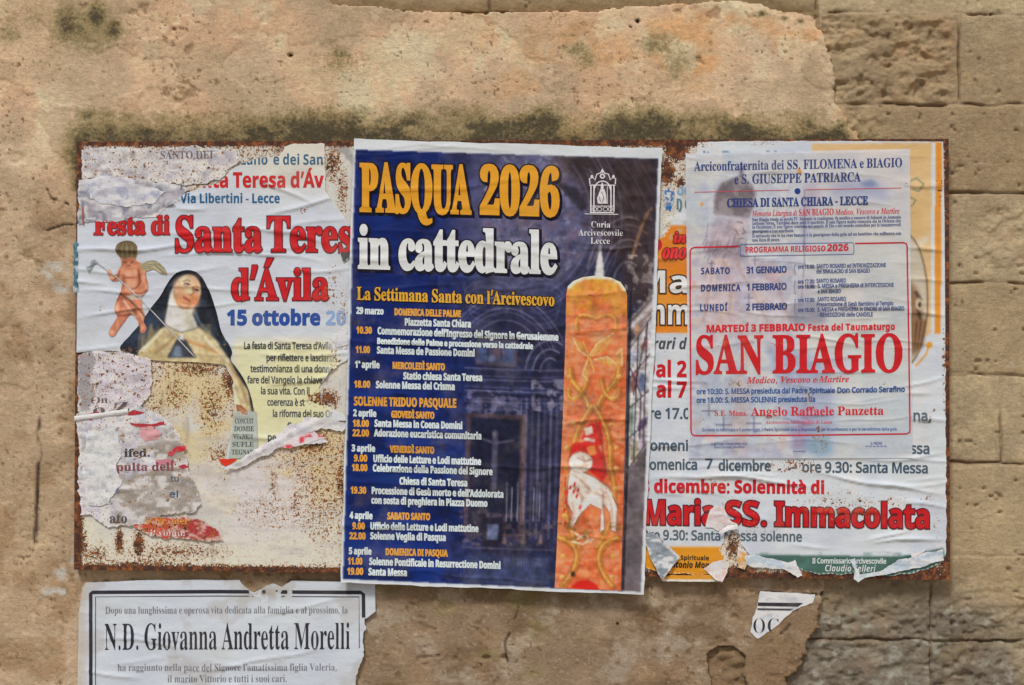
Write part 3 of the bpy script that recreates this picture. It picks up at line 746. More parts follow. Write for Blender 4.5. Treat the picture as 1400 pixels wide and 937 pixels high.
        't': [74, [12,-4,4,-3,-2,1,-5,7,-6,16,-6,21,-4,28,18,109,5,109,5,119,31,134,54,159,65,159,53,120,75,120,72,109,51,109,31,41,28,31,27,23,28,18,31,16,39,22,51,38,57,34,46,18,35,6,24,-1]],
        'u': [143, [19,-4,10,-3,3,1,-1,8,-2,16,0,30,6,52,15,84,19,102,16,107,8,109,5,109,5,116,29,119,58,124,32,31,30,21,32,17,35,16,50,23,67,45,82,79,94,120,126,120,100,23,101,19,104,17,112,22,117,28,122,36,128,32,107,5,97,-1,86,-4,78,-2,73,1,69,8,68,16,73,41,59,21,46,7,32,-1]],
        'v': [114, [19,-4,19,10,18,62,15,92,10,106,2,110,-1,109,-1,116,39,124,43,118,46,100,49,47,49,35,64,53,74,67,82,85,76,96,71,102,70,108,71,115,74,120,79,123,86,124,92,123,97,119,100,113,102,106,98,89,86,67,67,41,39,11,25,-3]],
    },
    'GB': {
        '0': [154, [77,-3,60,-1,47,4,35,12,26,24,14,55,10,96,11,125,16,149,25,169,37,183,55,192,77,195,93,193,106,188,118,180,127,169,140,137,144,96,142,67,137,43,129,24,116,9,99,0], [77,30,89,34,98,46,102,67,103,96,102,125,98,145,89,158,77,162,64,158,56,145,51,125,50,96,51,67,56,47,64,34]],
        '1': [154, [70,0,70,111,71,129,71,149,66,143,57,136,35,118,16,143,78,192,111,192,111,0]],
        '2': [154, [11,0,11,28,59,77,82,102,95,120,99,138,98,148,93,155,85,159,76,161,65,159,54,156,32,141,10,167,28,181,49,191,79,194,96,193,111,188,123,180,132,169,138,157,139,143,138,128,133,114,115,88,86,59,61,36,61,34,145,34,145,0]],
        '3': [154, [66,-3,36,0,10,8,10,42,36,33,61,30,80,31,92,37,98,46,100,58,96,72,91,77,82,80,54,83,40,83,40,114,55,114,82,118,89,121,94,127,98,140,96,149,91,156,83,160,70,162,57,161,46,157,29,148,10,176,37,189,54,193,73,194,100,192,120,183,133,168,137,149,134,131,125,117,112,107,96,101,116,95,131,86,140,73,143,56,141,40,135,26,124,14,109,5,90,-1]],
        '4': [154, [87,0,87,40,5,40,5,68,89,192,126,192,126,71,149,71,149,40,126,40,126,0], [40,71,87,71,87,104,87,119,87,135,88,145,82,135,75,124]],
        '5': [154, [65,-3,36,0,13,8,13,43,37,34,63,30,79,32,91,38,98,47,100,61,98,73,91,82,79,88,62,90,46,88,33,85,17,94,24,192,128,192,128,157,60,157,56,120,66,122,81,122,97,121,112,116,124,108,133,96,139,82,141,64,136,36,122,15,98,2]],
        '6': [154, [80,-3,61,0,44,6,30,18,19,34,12,55,9,81,12,114,20,145,28,158,37,170,50,180,65,188,83,192,106,194,119,194,131,192,131,160,120,162,108,162,87,160,71,155,60,146,53,134,49,119,47,102,48,102,55,111,64,118,75,123,90,125,113,121,130,109,141,90,145,64,140,36,127,15,106,2], [79,30,89,32,98,38,104,48,106,63,104,76,99,85,91,91,80,93,64,90,53,80,50,67,53,50,63,35,70,31]],
        '7': [154, [30,0,102,158,7,158,7,192,145,192,145,166,72,0]],
        '8': [154, [77,-3,48,1,27,11,14,27,9,49,12,67,20,81,32,92,46,100,34,109,24,120,18,133,15,148,17,162,24,174,34,183,47,189,61,193,77,194,93,193,107,189,120,183,130,174,136,162,138,148,136,132,128,120,117,110,104,101,123,89,138,72,143,62,144,50,142,35,136,22,125,12,112,4,96,-1], [77,118,93,129,98,136,100,145,98,153,93,160,86,163,77,165,67,163,60,160,55,153,53,145,55,136,60,129], [76,27,89,29,99,34,104,41,106,51,102,64,91,73,78,82,75,84,55,70,49,61,47,51,49,42,54,34,64,29]],
        '9': [154, [48,-3,35,-2,22,-1,22,32,33,30,45,29,66,31,82,37,93,46,100,58,105,72,107,89,105,89,90,73,79,68,63,67,41,71,23,82,12,102,9,127,13,155,26,176,47,190,74,194,93,192,109,185,124,174,135,157,142,136,144,110,142,77,133,47,126,33,116,21,104,11,89,4,70,-1], [74,98,90,102,100,112,104,124,100,142,91,156,84,160,75,161,64,159,55,153,50,143,48,128,49,115,54,106,62,100]],
        'A': [185, [0,0,68,193,117,193,185,0,142,0,128,46,58,46,44,0], [68,80,118,80,104,124,100,136,96,150,93,163,89,149,85,134,82,124]],
        'B': [181, [24,0,24,192,84,192,118,189,142,181,150,175,157,166,160,156,161,143,160,128,154,116,144,106,132,102,149,94,156,88,162,80,165,69,166,56,162,32,147,15,125,4,96,0], [65,116,88,116,103,117,113,121,118,128,120,138,118,147,112,154,101,157,86,158,65,158], [65,34,91,34,107,35,117,41,122,49,124,60,122,69,117,77,106,82,90,84,65,84]],
        'C': [171, [102,-3,75,0,53,10,36,24,25,44,18,68,16,96,18,123,26,147,39,167,57,182,79,191,106,194,134,191,162,181,149,148,127,157,106,161,85,156,70,143,61,122,57,95,60,68,69,48,84,35,106,31,129,34,154,41,154,7,129,0]],
        'D': [199, [24,0,24,192,84,192,112,189,137,181,156,168,171,149,180,126,183,98,181,75,176,55,168,38,156,25,141,14,123,6,102,2,78,0], [65,34,82,34,108,38,126,49,137,69,141,97,138,124,127,144,110,155,87,158,65,158]],
        'E': [150, [24,0,24,192,135,192,135,158,65,158,65,116,130,116,130,83,65,83,65,34,135,34,135,0]],
        'F': [147, [24,0,24,192,134,192,134,158,64,158,64,109,129,109,129,76,64,76,64,0]],
        'G': [194, [105,-3,85,-1,67,4,51,12,39,23,29,37,21,54,17,73,16,96,19,124,27,148,42,168,61,182,86,191,116,194,146,191,173,183,159,150,139,158,116,161,99,159,85,153,73,143,65,130,59,114,57,95,59,78,63,62,69,49,79,39,91,33,107,31,122,32,133,34,133,74,97,74,97,108,173,108,173,8,142,0]],
        'H': [206, [24,0,24,192,65,192,65,117,141,117,141,192,181,192,181,0,141,0,141,83,65,83,65,0]],
        'I': [104, [9,0,9,23,32,34,32,158,9,169,9,192,96,192,96,169,73,158,73,34,96,23,96,0]],
        'J': [89, [4,-56,-10,-55,-20,-53,-20,-20,-11,-21,-1,-22,12,-20,17,-16,21,-9,24,12,24,192,65,192,65,12,63,-10,57,-28,48,-41,36,-50,21,-55]],
        'K': [178, [24,0,24,192,65,192,65,104,73,115,81,127,133,192,178,192,111,107,178,0,132,0,82,81,65,69,65,0]],
        'L': [152, [24,0,24,192,65,192,65,34,143,34,143,0]],
        'M': [253, [24,0,24,192,80,192,125,45,174,192,229,192,229,0,191,0,191,91,192,112,192,134,193,150,143,0,105,0,59,150,59,134,60,111,60,89,60,0]],
        'N': [218, [24,0,24,192,75,192,159,48,158,75,158,101,158,192,194,192,194,0,143,0,59,145,60,118,60,90,60,0]],
        'O': [214, [107,-3,78,0,55,10,38,25,25,44,18,69,16,96,18,124,25,148,38,168,55,183,79,192,107,195,136,192,158,183,176,168,188,148,196,124,198,96,196,68,188,44,176,24,158,10,136,0], [107,31,129,36,144,49,153,69,156,96,153,123,144,144,129,157,107,161,85,157,70,144,61,123,58,96,61,69,70,49,85,36]],
        'P': [169, [24,0,24,192,85,192,117,188,140,176,152,157,157,132,155,116,150,101,140,87,126,77,107,70,82,68,65,68,65,0], [65,102,78,102,94,103,105,108,113,117,116,131,113,143,107,152,97,157,83,158,65,158]],
        'Q': [214, [145,-46,110,-3,107,-3,78,0,55,10,38,25,25,44,18,69,16,96,18,124,25,148,38,168,55,183,79,192,107,195,136,192,158,183,176,168,188,148,196,124,198,96,195,66,187,40,172,20,151,6,197,-46], [107,31,129,36,144,49,153,69,156,96,153,123,144,144,129,157,107,161,85,157,70,144,61,123,58,96,61,69,70,49,85,36]],
        'R': [177, [24,0,24,192,80,192,114,188,138,178,152,160,157,134,155,122,152,111,138,95,121,84,177,0,132,0,87,74,65,74,65,0], [65,107,78,107,95,108,107,113,113,122,116,133,113,145,106,153,94,157,77,158,65,158]],
        'S': [148, [67,-3,38,0,12,9,12,47,41,36,55,32,70,31,83,32,91,37,96,43,98,51,95,61,87,69,60,83,46,90,31,101,19,117,16,128,15,140,19,163,32,180,53,191,80,194,108,191,136,181,123,149,100,158,78,161,68,159,60,155,56,149,54,141,57,132,63,125,91,111,116,96,125,88,132,78,136,67,137,53,133,30,119,12,97,1]],
        'T': [156, [57,0,57,158,5,158,5,192,150,192,150,158,98,158,98,0]],
        'U': [203, [101,-3,83,-1,67,2,54,8,43,17,28,39,23,68,23,192,63,192,63,74,66,54,73,41,85,34,102,31,119,34,131,42,137,55,140,75,140,192,180,192,180,68,178,49,172,32,161,18,145,7,125,0]],
        'V': [175, [65,0,0,192,41,192,77,78,80,67,84,50,87,35,90,50,94,67,97,78,134,192,175,192,109,0]],
        'W': [260, [49,0,0,192,40,192,64,87,68,71,71,53,74,37,76,53,80,71,83,84,111,192,149,192,177,84,180,71,183,53,186,37,188,53,192,71,195,87,220,192,260,192,211,0,165,0,139,101,137,110,134,122,131,136,130,146,128,136,126,123,123,110,121,100,95,0]],
        'X': [179, [0,0,64,99,4,192,49,192,90,123,131,192,175,192,114,97,179,0,133,0,88,73,44,0]],
        'Y': [168, [64,0,64,73,0,192,44,192,84,113,124,192,168,192,104,75,104,0]],
        'Z': [156, [6,0,6,26,98,158,9,158,9,192,147,192,147,165,55,34,149,34,149,0]],
        'a': [162, [57,-3,39,0,24,9,15,23,11,44,15,64,28,78,48,87,77,91,102,91,102,98,101,108,96,115,89,119,80,120,59,117,38,109,25,136,51,146,81,150,107,146,126,137,138,121,142,98,142,0,114,0,106,20,96,10,85,3,73,-1], [72,27,84,29,93,34,100,43,102,56,102,68,87,67,70,65,60,60,54,53,52,44,54,36,58,30]],
        'b': [170, [102,-3,87,-1,76,3,61,16,58,16,52,0,21,0,21,204,61,204,61,157,60,140,59,128,61,128,68,136,77,143,88,148,103,149,125,145,143,130,154,106,158,74,154,41,142,17,124,2], [90,30,101,33,110,41,115,55,117,74,115,93,110,107,101,115,90,117,76,115,68,108,63,96,61,78,61,74,63,55,67,41,76,33]],
        'c': [138, [81,-3,52,2,30,15,17,39,12,73,14,97,21,116,32,131,47,141,64,147,84,149,110,146,130,139,118,109,100,115,84,117,70,114,61,106,55,92,53,73,55,54,61,40,71,32,84,30,106,33,125,42,125,8,106,0]],
        'd': [170, [67,-3,45,2,28,17,16,40,12,73,16,106,28,130,46,145,69,149,83,148,95,143,104,136,111,128,110,140,109,157,109,204,149,204,149,0,118,0,111,19,109,19,102,11,93,4,82,-1], [81,29,96,32,105,39,110,51,112,69,112,73,110,92,105,106,96,114,81,117,69,114,60,105,55,92,53,73,55,54,60,40,69,32]],
        'e': [159, [87,-3,67,-1,48,6,33,16,22,30,15,49,12,72,14,96,21,115,31,130,45,141,62,147,81,149,109,145,129,132,143,111,147,83,147,63,53,63,55,48,63,37,74,30,89,27,115,30,139,39,139,8,116,0], [53,90,110,90,108,102,103,112,94,119,82,121,71,119,62,113,56,104]],
        'f': [104, [27,0,27,117,5,117,5,136,27,147,27,157,29,174,34,187,41,195,52,201,64,204,79,206,101,204,116,199,106,170,96,173,84,174,76,173,71,169,67,156,67,147,102,147,102,117,67,117,67,0]],
        'g': [170, [76,-64,47,-63,21,-56,21,-24,49,-32,78,-35,92,-33,101,-27,107,-16,109,-2,109,1,109,10,110,19,101,9,91,2,80,-1,67,-3,44,2,27,17,16,41,12,73,16,105,27,129,45,144,69,149,81,148,93,144,103,137,111,128,115,147,149,147,149,0,144,-28,131,-48,108,-60], [82,29,95,31,104,37,110,49,112,68,112,73,110,93,104,107,95,114,81,117,69,114,60,106,55,92,53,73,55,53,60,40,69,31]],
        'h': [176, [21,0,21,204,61,204,61,163,60,142,59,128,61,128,69,138,79,144,91,148,104,149,125,146,142,137,153,120,156,96,156,0,116,0,116,86,115,100,110,109,103,115,93,117,77,114,68,105,63,90,61,69,61,0]],
        'i': [82, [41,165,33,166,26,169,21,175,19,185,21,194,26,200,41,204,56,200,61,194,63,185,61,175,56,169], [21,0,21,147,61,147,61,0]],
        'j': [82, [41,165,33,166,26,169,21,175,19,185,21,194,26,200,41,204,56,200,61,194,63,185,61,175,56,169], [9,-64,-5,-64,-17,-61,-17,-30,-8,-32,2,-32,9,-31,15,-28,20,-21,21,-10,21,147,61,147,61,-16,60,-29,56,-40,49,-50,39,-58,26,-63]],
        'k': [167, [21,0,21,204,61,204,61,113,60,96,59,80,68,91,77,102,118,147,163,147,105,83,167,0,120,0,78,59,61,46,61,0]],
        'l': [82, [21,0,21,204,61,204,61,0]],
        'm': [264, [21,0,21,147,52,147,57,128,59,128,67,138,78,144,89,148,102,149,117,148,129,144,139,137,146,128,150,128,158,138,169,144,181,148,193,149,215,146,231,137,240,120,244,96,244,0,204,0,204,86,202,100,198,109,191,115,182,117,168,115,159,106,154,92,152,74,152,0,112,0,112,86,111,100,107,109,100,115,90,117,76,114,67,105,63,90,61,69,61,0]],
        'n': [176, [21,0,21,147,52,147,57,128,59,128,67,138,78,144,91,148,104,149,126,146,142,137,153,120,156,96,156,0,116,0,116,86,115,100,111,109,103,115,93,117,77,114,68,105,63,90,61,69,61,0]],
        'o': [166, [83,-3,63,0,46,6,32,17,21,32,14,51,12,74,17,106,31,130,54,144,84,149,103,147,120,140,134,130,145,115,152,96,154,74,149,41,135,17,112,2], [83,30,97,32,106,41,112,54,113,74,112,93,106,106,97,114,83,117,69,114,60,106,55,93,53,74,55,54,60,41,69,32]],
        'p': [170, [21,-64,21,147,53,147,59,128,61,128,77,143,88,148,103,149,125,145,143,130,154,106,158,74,154,41,142,17,124,2,102,-3,87,-1,76,3,61,16,59,16,61,-5,61,-64], [90,30,102,33,111,41,115,55,117,74,115,93,110,107,102,115,90,117,76,115,68,108,63,96,61,78,61,74,63,55,67,41,76,33]],
        'q': [170, [109,-64,109,-3,111,19,109,19,102,11,93,4,82,-1,67,-3,45,2,27,17,16,40,12,73,16,106,28,130,46,145,68,149,83,148,94,143,104,136,111,128,115,147,149,147,149,-64], [82,29,96,31,105,39,110,51,112,68,112,73,110,92,105,106,96,114,81,117,69,114,60,105,55,92,53,73,55,53,60,40,69,31]],
        'r': [122, [21,0,21,147,51,147,57,122,59,122,67,132,77,141,89,147,103,149,110,149,116,148,113,111,108,112,102,112,82,108,73,104,67,97,62,87,61,75,61,0]],
        's': [134, [61,-3,34,-1,12,6,12,39,38,30,62,27,72,27,79,30,83,34,84,39,82,46,73,53,52,62,30,74,22,80,16,88,13,97,12,109,16,126,28,139,46,147,70,149,96,147,122,138,110,109,89,117,70,120,56,117,52,110,54,104,63,98,82,89,104,79,112,72,118,65,122,55,123,44,119,24,108,9,88,0]],
        't': [117, [71,-3,48,2,38,7,31,17,27,29,25,46,25,117,6,117,6,134,28,147,40,178,65,178,65,147,106,147,106,117,65,117,65,46,66,39,70,33,76,30,83,29,96,31,108,34,108,4,92,-1]],
        'u': [176, [72,-3,51,1,34,10,24,27,20,51,20,147,60,147,60,61,62,47,66,37,73,31,84,29,99,32,109,42,114,57,116,78,116,147,156,147,156,0,125,0,120,19,117,19,109,9,98,2,86,-1]],
        'v': [153, [56,0,0,147,42,147,70,63,74,48,76,33,83,63,111,147,153,147,97,0]],
        'w': [230, [44,0,3,147,42,147,59,82,63,66,66,47,67,34,70,44,72,57,74,69,75,76,93,147,137,147,154,76,157,64,160,47,161,34,164,47,167,65,171,82,188,147,227,147,185,0,142,0,130,51,127,65,123,84,118,103,115,116,111,103,107,84,102,65,99,51,87,0]],
        'x': [155, [1,0,51,75,4,147,49,147,78,100,106,147,152,147,104,75,154,0,109,0,78,50,47,0]],
        'y': [153, [30,-64,18,-64,9,-62,9,-31,16,-32,25,-32,36,-30,45,-25,51,-16,56,-6,58,1,0,147,44,147,71,64,75,52,76,39,79,52,83,64,110,147,153,147,91,-19,81,-39,66,-53,49,-62]],
        'z': [131, [7,0,7,24,75,116,11,116,11,147,121,147,121,121,55,31,123,31,123,0]],
    },
    'GI': {
        'A': [169, [-16,0,84,192,133,192,153,0,114,0,110,46,48,46,26,0], [65,80,109,80,105,129,104,145,104,161,97,147,90,132]],
        'C': [164, [87,-3,70,-1,56,2,44,9,34,18,21,42,16,73,20,107,32,140,41,155,52,168,65,179,81,188,99,193,119,195,150,191,175,181,160,148,141,157,119,161,104,159,91,153,80,144,72,132,61,104,57,75,59,56,66,42,78,34,95,31,117,34,139,42,139,8,117,1]],
        'I': [103, [-8,0,-3,23,21,34,48,158,28,169,33,192,118,192,113,169,88,158,62,34,82,23,77,0]],
        'M': [236, [7,0,48,192,100,192,109,48,182,192,238,192,197,0,160,0,179,91,184,110,189,131,194,149,118,0,81,0,73,149,70,133,66,112,62,89,43,0]],
        'O': [196, [87,-3,71,-1,57,2,44,9,34,17,21,41,16,70,18,93,22,115,30,136,41,155,55,171,72,184,93,192,118,195,134,194,148,190,160,184,170,175,183,152,188,123,186,100,182,77,174,56,164,37,150,20,133,8,112,0], [90,31,105,34,119,43,130,56,139,74,145,96,147,122,145,138,139,150,129,158,114,161,103,159,91,154,82,145,73,134,61,105,57,70,59,54,66,41,76,34]],
        'S': [142, [52,-3,26,1,5,9,5,45,29,35,52,31,65,32,75,36,81,43,84,52,82,62,77,69,60,83,45,96,33,113,29,124,28,136,30,152,36,166,46,178,59,187,75,193,93,194,121,191,146,182,131,151,112,158,93,161,84,159,76,155,71,148,69,139,70,130,75,123,92,109,106,98,116,86,122,73,124,57,122,38,114,23,103,12,88,4,71,-1]],
        'a': [160, [53,-3,43,-1,33,3,25,9,18,19,13,33,12,51,13,68,17,86,22,103,30,118,40,131,52,141,65,147,80,149,92,148,102,143,110,137,116,128,125,147,155,147,124,0,94,0,96,19,77,3,66,-1], [69,29,77,31,84,36,96,52,103,74,105,96,104,104,100,111,94,116,87,117,79,116,73,112,62,96,55,75,52,52,53,42,56,35,61,31]],
        'd': [160, [53,-3,43,-1,33,3,25,9,18,19,13,33,12,51,13,68,17,86,22,103,30,118,40,131,52,141,65,147,80,149,92,148,100,143,113,128,115,134,116,145,118,157,128,204,167,204,124,0,94,0,96,19,77,3,66,-1], [70,29,79,31,86,36,97,54,103,76,105,94,104,104,100,111,94,116,87,117,79,116,73,112,62,96,55,75,52,52,53,42,56,35,62,31]],
        'e': [150, [70,-3,46,1,28,11,16,29,12,54,13,72,17,90,24,106,33,120,44,132,58,141,75,147,94,149,115,147,131,138,140,125,143,109,138,89,122,72,96,62,59,58,52,58,52,55,52,53,53,42,58,34,67,29,78,27,99,30,121,38,121,9,98,0], [56,85,62,85,82,87,95,92,103,100,105,109,102,118,91,121,77,116,64,104]],
        'i': [80, [62,165,48,169,44,174,42,181,44,191,48,198,56,203,66,204,80,201,84,196,86,188,84,179,80,171,73,167], [5,0,36,147,75,147,44,0]],
        'l': [80, [5,0,48,204,88,204,44,0]],
        'm': [243, [5,0,36,147,66,147,63,120,74,131,84,141,96,147,111,149,124,147,134,141,141,132,145,120,155,131,166,141,179,147,193,149,209,147,220,138,227,125,229,107,226,84,209,0,170,0,188,86,190,101,186,113,177,117,168,116,161,110,148,90,139,61,127,0,87,0,105,86,107,101,104,113,95,117,86,115,78,110,66,89,57,61,44,0]],
        'n': [162, [5,0,36,147,66,147,63,120,74,131,84,141,96,147,111,149,127,147,139,138,146,125,149,107,146,84,128,0,89,0,107,86,109,101,105,113,95,117,86,115,78,110,66,89,57,61,44,0]],
        'o': [157, [68,-3,52,-1,39,4,27,12,19,24,14,37,12,54,13,73,17,90,23,107,31,121,42,133,55,142,71,147,90,149,113,146,130,134,142,116,145,91,141,56,135,40,127,26,116,14,102,5,87,-1], [71,30,81,32,90,38,97,49,102,61,106,91,105,101,101,110,96,115,87,117,78,116,71,111,60,95,54,75,52,54,53,43,56,36,63,31]],
        'r': [113, [5,0,36,147,66,147,63,120,74,132,85,141,97,147,110,149,117,149,123,148,114,110,109,111,101,112,87,109,75,100,65,86,58,66,44,0]],
        't': [110, [54,-3,38,-1,26,5,18,15,16,31,17,46,32,117,12,117,16,136,42,147,59,178,85,178,78,147,115,147,109,117,72,117,57,46,56,39,59,32,67,29,78,30,89,34,89,4,74,-1]],
        'u': [162, [52,-3,35,0,24,9,17,22,15,39,15,52,18,67,34,147,74,147,56,61,54,45,57,33,68,29,77,31,84,37,97,57,105,86,118,147,158,147,127,0,96,0,99,27,89,15,78,6,66,-1]],
    },
    'GR': {
        '(': [81, [50,-42,33,-17,20,11,13,42,11,74,13,106,20,137,33,166,50,192,73,192,56,165,44,136,37,105,35,74,37,43,44,13,56,-16,72,-42]],
        ')': [81, [8,-42,25,-16,36,13,44,43,46,74,44,105,36,136,25,165,8,192,30,192,48,166,60,137,67,106,70,74,67,42,60,11,48,-17,30,-42]],
        ',': [72, [11,-35,19,-1,24,31,50,31,52,28,42,-3,28,-35]],
        '-': [87, [11,62,11,82,76,82,76,62]],
        '.': [72, [36,-4,24,1,21,6,19,15,21,23,24,28,36,33,48,28,51,23,53,15,51,6,48,1]],
        '0': [154, [77,-3,61,-1,48,4,37,12,29,24,17,55,13,96,15,125,19,149,28,169,40,183,56,192,77,195,92,193,105,188,116,180,125,169,137,138,140,96,139,67,134,43,126,24,114,9,97,0], [77,17,95,22,107,37,114,61,117,96,114,130,107,155,95,170,77,175,58,170,46,155,39,130,37,96,39,62,46,37,58,22]],
        '1': [154, [72,0,72,134,73,153,73,167,66,160,57,152,36,136,24,152,76,192,95,192,95,0]],
        '2': [154, [13,0,13,20,63,70,88,96,103,118,106,130,108,142,105,156,98,166,88,172,74,174,61,173,49,170,28,156,15,172,41,188,57,193,74,194,98,191,116,181,128,165,132,143,130,129,126,115,109,89,83,62,43,23,140,21,140,0]],
        '3': [154, [65,-3,37,0,12,8,12,30,38,21,65,17,87,20,102,27,111,39,114,55,110,71,100,81,83,87,60,89,41,89,41,109,60,109,81,112,96,119,105,131,108,145,106,158,99,167,88,173,73,175,59,173,47,170,25,158,13,175,39,189,55,193,73,194,99,191,118,181,129,166,132,147,130,130,122,116,109,107,93,101,113,95,127,85,136,72,138,55,136,39,131,25,121,13,107,5,88,-1]],
        '4': [154, [98,0,98,44,6,44,6,64,96,193,120,193,120,65,148,65,148,44,120,44,120,0], [29,65,98,65,98,125,98,149,99,168,92,157,86,147]],
        '5': [154, [67,-3,39,0,17,8,17,30,40,21,67,17,86,20,101,28,111,40,114,59,111,75,103,88,88,95,66,98,49,96,33,94,21,101,29,192,125,192,125,170,49,170,44,115,57,117,74,118,100,114,121,103,134,85,138,61,134,35,119,14,97,2]],
        '6': [154, [80,-3,63,0,47,6,34,18,24,34,17,56,15,82,18,123,24,142,32,159,43,174,58,185,78,192,103,194,115,194,126,192,126,172,115,174,103,175,86,174,72,169,61,162,53,152,47,140,42,127,38,98,40,98,47,106,57,113,70,118,85,120,108,116,126,105,137,87,141,62,137,35,125,15,105,2], [80,17,95,20,107,28,115,42,118,62,115,78,108,91,97,99,81,102,69,100,59,96,50,90,44,83,40,75,39,66,43,43,49,33,57,25,67,19]],
        '7': [154, [37,0,115,170,12,170,12,192,140,192,140,174,63,0]],
        '8': [154, [77,-3,50,1,30,11,17,27,13,49,15,61,19,72,33,88,53,100,40,109,29,120,22,133,19,149,21,162,27,174,36,183,47,189,61,193,77,194,100,192,118,183,130,168,134,149,133,138,129,128,116,113,98,102,119,89,134,72,139,62,140,50,136,28,123,11,103,1], [78,111,101,125,108,135,111,148,108,160,101,168,90,174,76,175,63,174,52,168,45,160,42,148,44,139,47,131,60,120], [77,16,94,18,107,25,115,36,117,49,114,62,106,73,93,81,77,89,73,91,57,82,46,73,39,62,36,49,39,36,46,25,59,18]],
        '9': [154, [52,-3,39,-2,27,0,27,20,51,17,68,18,82,23,93,30,102,40,108,51,112,64,116,94,114,94,107,86,97,78,84,73,69,72,46,76,29,87,17,105,13,130,15,148,21,164,30,177,42,187,57,193,75,194,92,192,108,185,121,174,131,157,138,136,140,110,136,69,131,50,123,33,111,18,96,7,76,0], [74,90,86,92,96,96,104,101,111,109,114,117,116,125,111,148,106,159,98,167,87,173,75,175,60,172,47,164,39,150,37,130,39,113,46,101,57,93]],
        ':': [72, [36,111,24,116,21,121,19,129,21,138,24,144,36,148,48,144,51,138,53,129,51,121,48,116], [36,-4,24,1,21,6,19,15,21,23,24,28,36,33,48,28,51,23,53,15,51,6,48,1]],
        ';': [72, [35,111,24,116,20,121,19,129,20,138,24,144,35,148,47,144,51,138,52,129,51,121,47,116], [8,-35,14,-13,18,10,22,31,47,31,49,28,39,-3,26,-35]],
        'A': [172, [0,0,75,193,97,193,171,0,146,0,123,59,47,59,24,0], [55,81,116,81,95,139,92,147,88,158,85,168,81,151,77,139]],
        'B': [175, [26,0,26,192,81,192,112,189,135,181,149,167,154,144,151,129,144,116,133,107,117,102,139,93,148,87,154,79,159,68,160,55,156,31,142,14,121,4,93,0], [50,110,86,110,107,112,120,118,126,128,129,142,126,155,118,164,103,169,82,171,50,171], [50,20,89,20,111,23,124,30,132,42,134,56,132,70,124,81,110,88,87,90,50,90]],
        'C': [170, [104,-3,78,0,56,9,38,24,26,44,19,68,16,96,19,123,27,147,40,167,58,182,81,191,109,194,137,192,161,183,152,163,132,170,108,173,94,172,81,168,69,162,60,153,46,128,42,96,46,64,58,39,68,30,79,24,93,20,108,19,132,21,154,26,154,5,132,-1]],
        'D': [196, [26,0,26,192,85,192,112,189,135,181,154,168,168,149,177,126,180,98,178,75,173,55,165,38,153,25,139,14,122,6,102,2,80,0], [50,21,76,21,100,23,120,29,135,40,146,55,152,74,154,97,153,115,149,130,144,143,135,153,112,167,82,171,50,171]],
        'E': [149, [26,0,26,192,133,192,133,171,50,171,50,111,128,111,128,90,50,90,50,21,133,21,133,0]],
        'F': [139, [26,0,26,192,133,192,133,171,50,171,50,103,128,103,128,81,50,81,50,0]],
        'G': [196, [108,-3,81,0,58,9,40,24,27,43,19,68,16,96,19,124,28,148,43,168,62,182,87,191,116,194,146,192,173,183,164,162,141,170,114,173,98,172,84,168,71,162,61,153,46,128,42,96,43,74,49,55,59,40,72,28,91,21,114,18,135,20,152,23,152,80,109,80,109,101,176,101,176,7,144,0]],
        'H': [199, [26,0,26,192,50,192,50,111,149,111,149,192,173,192,173,0,149,0,149,89,50,89,50,0]],
        'I': [91, [11,0,11,14,33,19,33,172,11,178,11,192,80,192,80,178,57,172,57,19,80,14,80,0]],
        'J': [73, [-1,-51,-12,-50,-21,-48,-21,-27,-12,-29,-2,-30,11,-27,21,-18,25,1,25,192,49,192,49,3,45,-21,35,-38,19,-48]],
        'K': [166, [26,0,26,192,50,192,50,97,67,116,83,134,135,192,163,192,87,108,166,0,138,0,70,92,50,74,50,0]],
        'L': [141, [26,0,26,192,50,192,50,21,134,21,134,0]],
        'M': [244, [26,0,26,192,62,192,121,35,182,192,218,192,218,0,194,0,194,118,194,146,196,168,131,0,111,0,48,168,48,146,48,116,48,0]],
        'N': [204, [26,0,26,192,54,192,156,33,157,46,156,65,156,84,156,192,178,192,178,0,150,0,47,159,48,136,48,107,48,0]],
        'O': [210, [105,-3,78,0,55,10,38,25,26,44,19,69,16,96,19,124,26,148,38,168,55,182,78,192,105,195,132,192,154,183,171,168,183,148,191,124,193,96,191,68,183,44,171,24,154,10,132,0], [105,18,120,20,133,23,144,30,153,39,164,64,168,96,164,129,153,153,144,162,133,168,120,172,105,174,90,172,77,168,66,162,57,153,46,129,42,96,46,64,57,39,66,30,77,23,90,20]],
        'P': [163, [26,0,26,192,77,192,109,188,132,177,145,159,149,135,147,120,142,106,132,93,118,83,98,77,72,75,50,75,50,0], [50,95,70,95,93,98,110,104,120,116,124,134,121,151,112,162,97,169,75,171,50,171]],
        'Q': [210, [149,-46,112,-2,108,-3,105,-3,78,0,55,10,38,25,26,44,19,69,16,96,19,124,26,148,38,168,55,182,78,192,105,195,132,192,154,183,171,168,183,148,191,124,193,96,190,64,179,36,162,15,138,2,183,-46], [105,18,120,20,133,23,144,30,153,39,164,64,168,96,164,129,153,153,144,162,133,168,120,172,105,174,90,172,77,168,66,162,57,153,46,129,42,96,46,64,57,39,66,30,77,23,90,20]],
        'R': [167, [26,0,26,192,79,192,110,188,132,178,145,161,149,137,147,123,143,112,137,103,129,96,110,86,163,0,135,0,88,79,50,79,50,0], [50,100,79,100,99,102,113,109,121,120,124,136,121,152,113,163,98,169,78,171,50,171]],
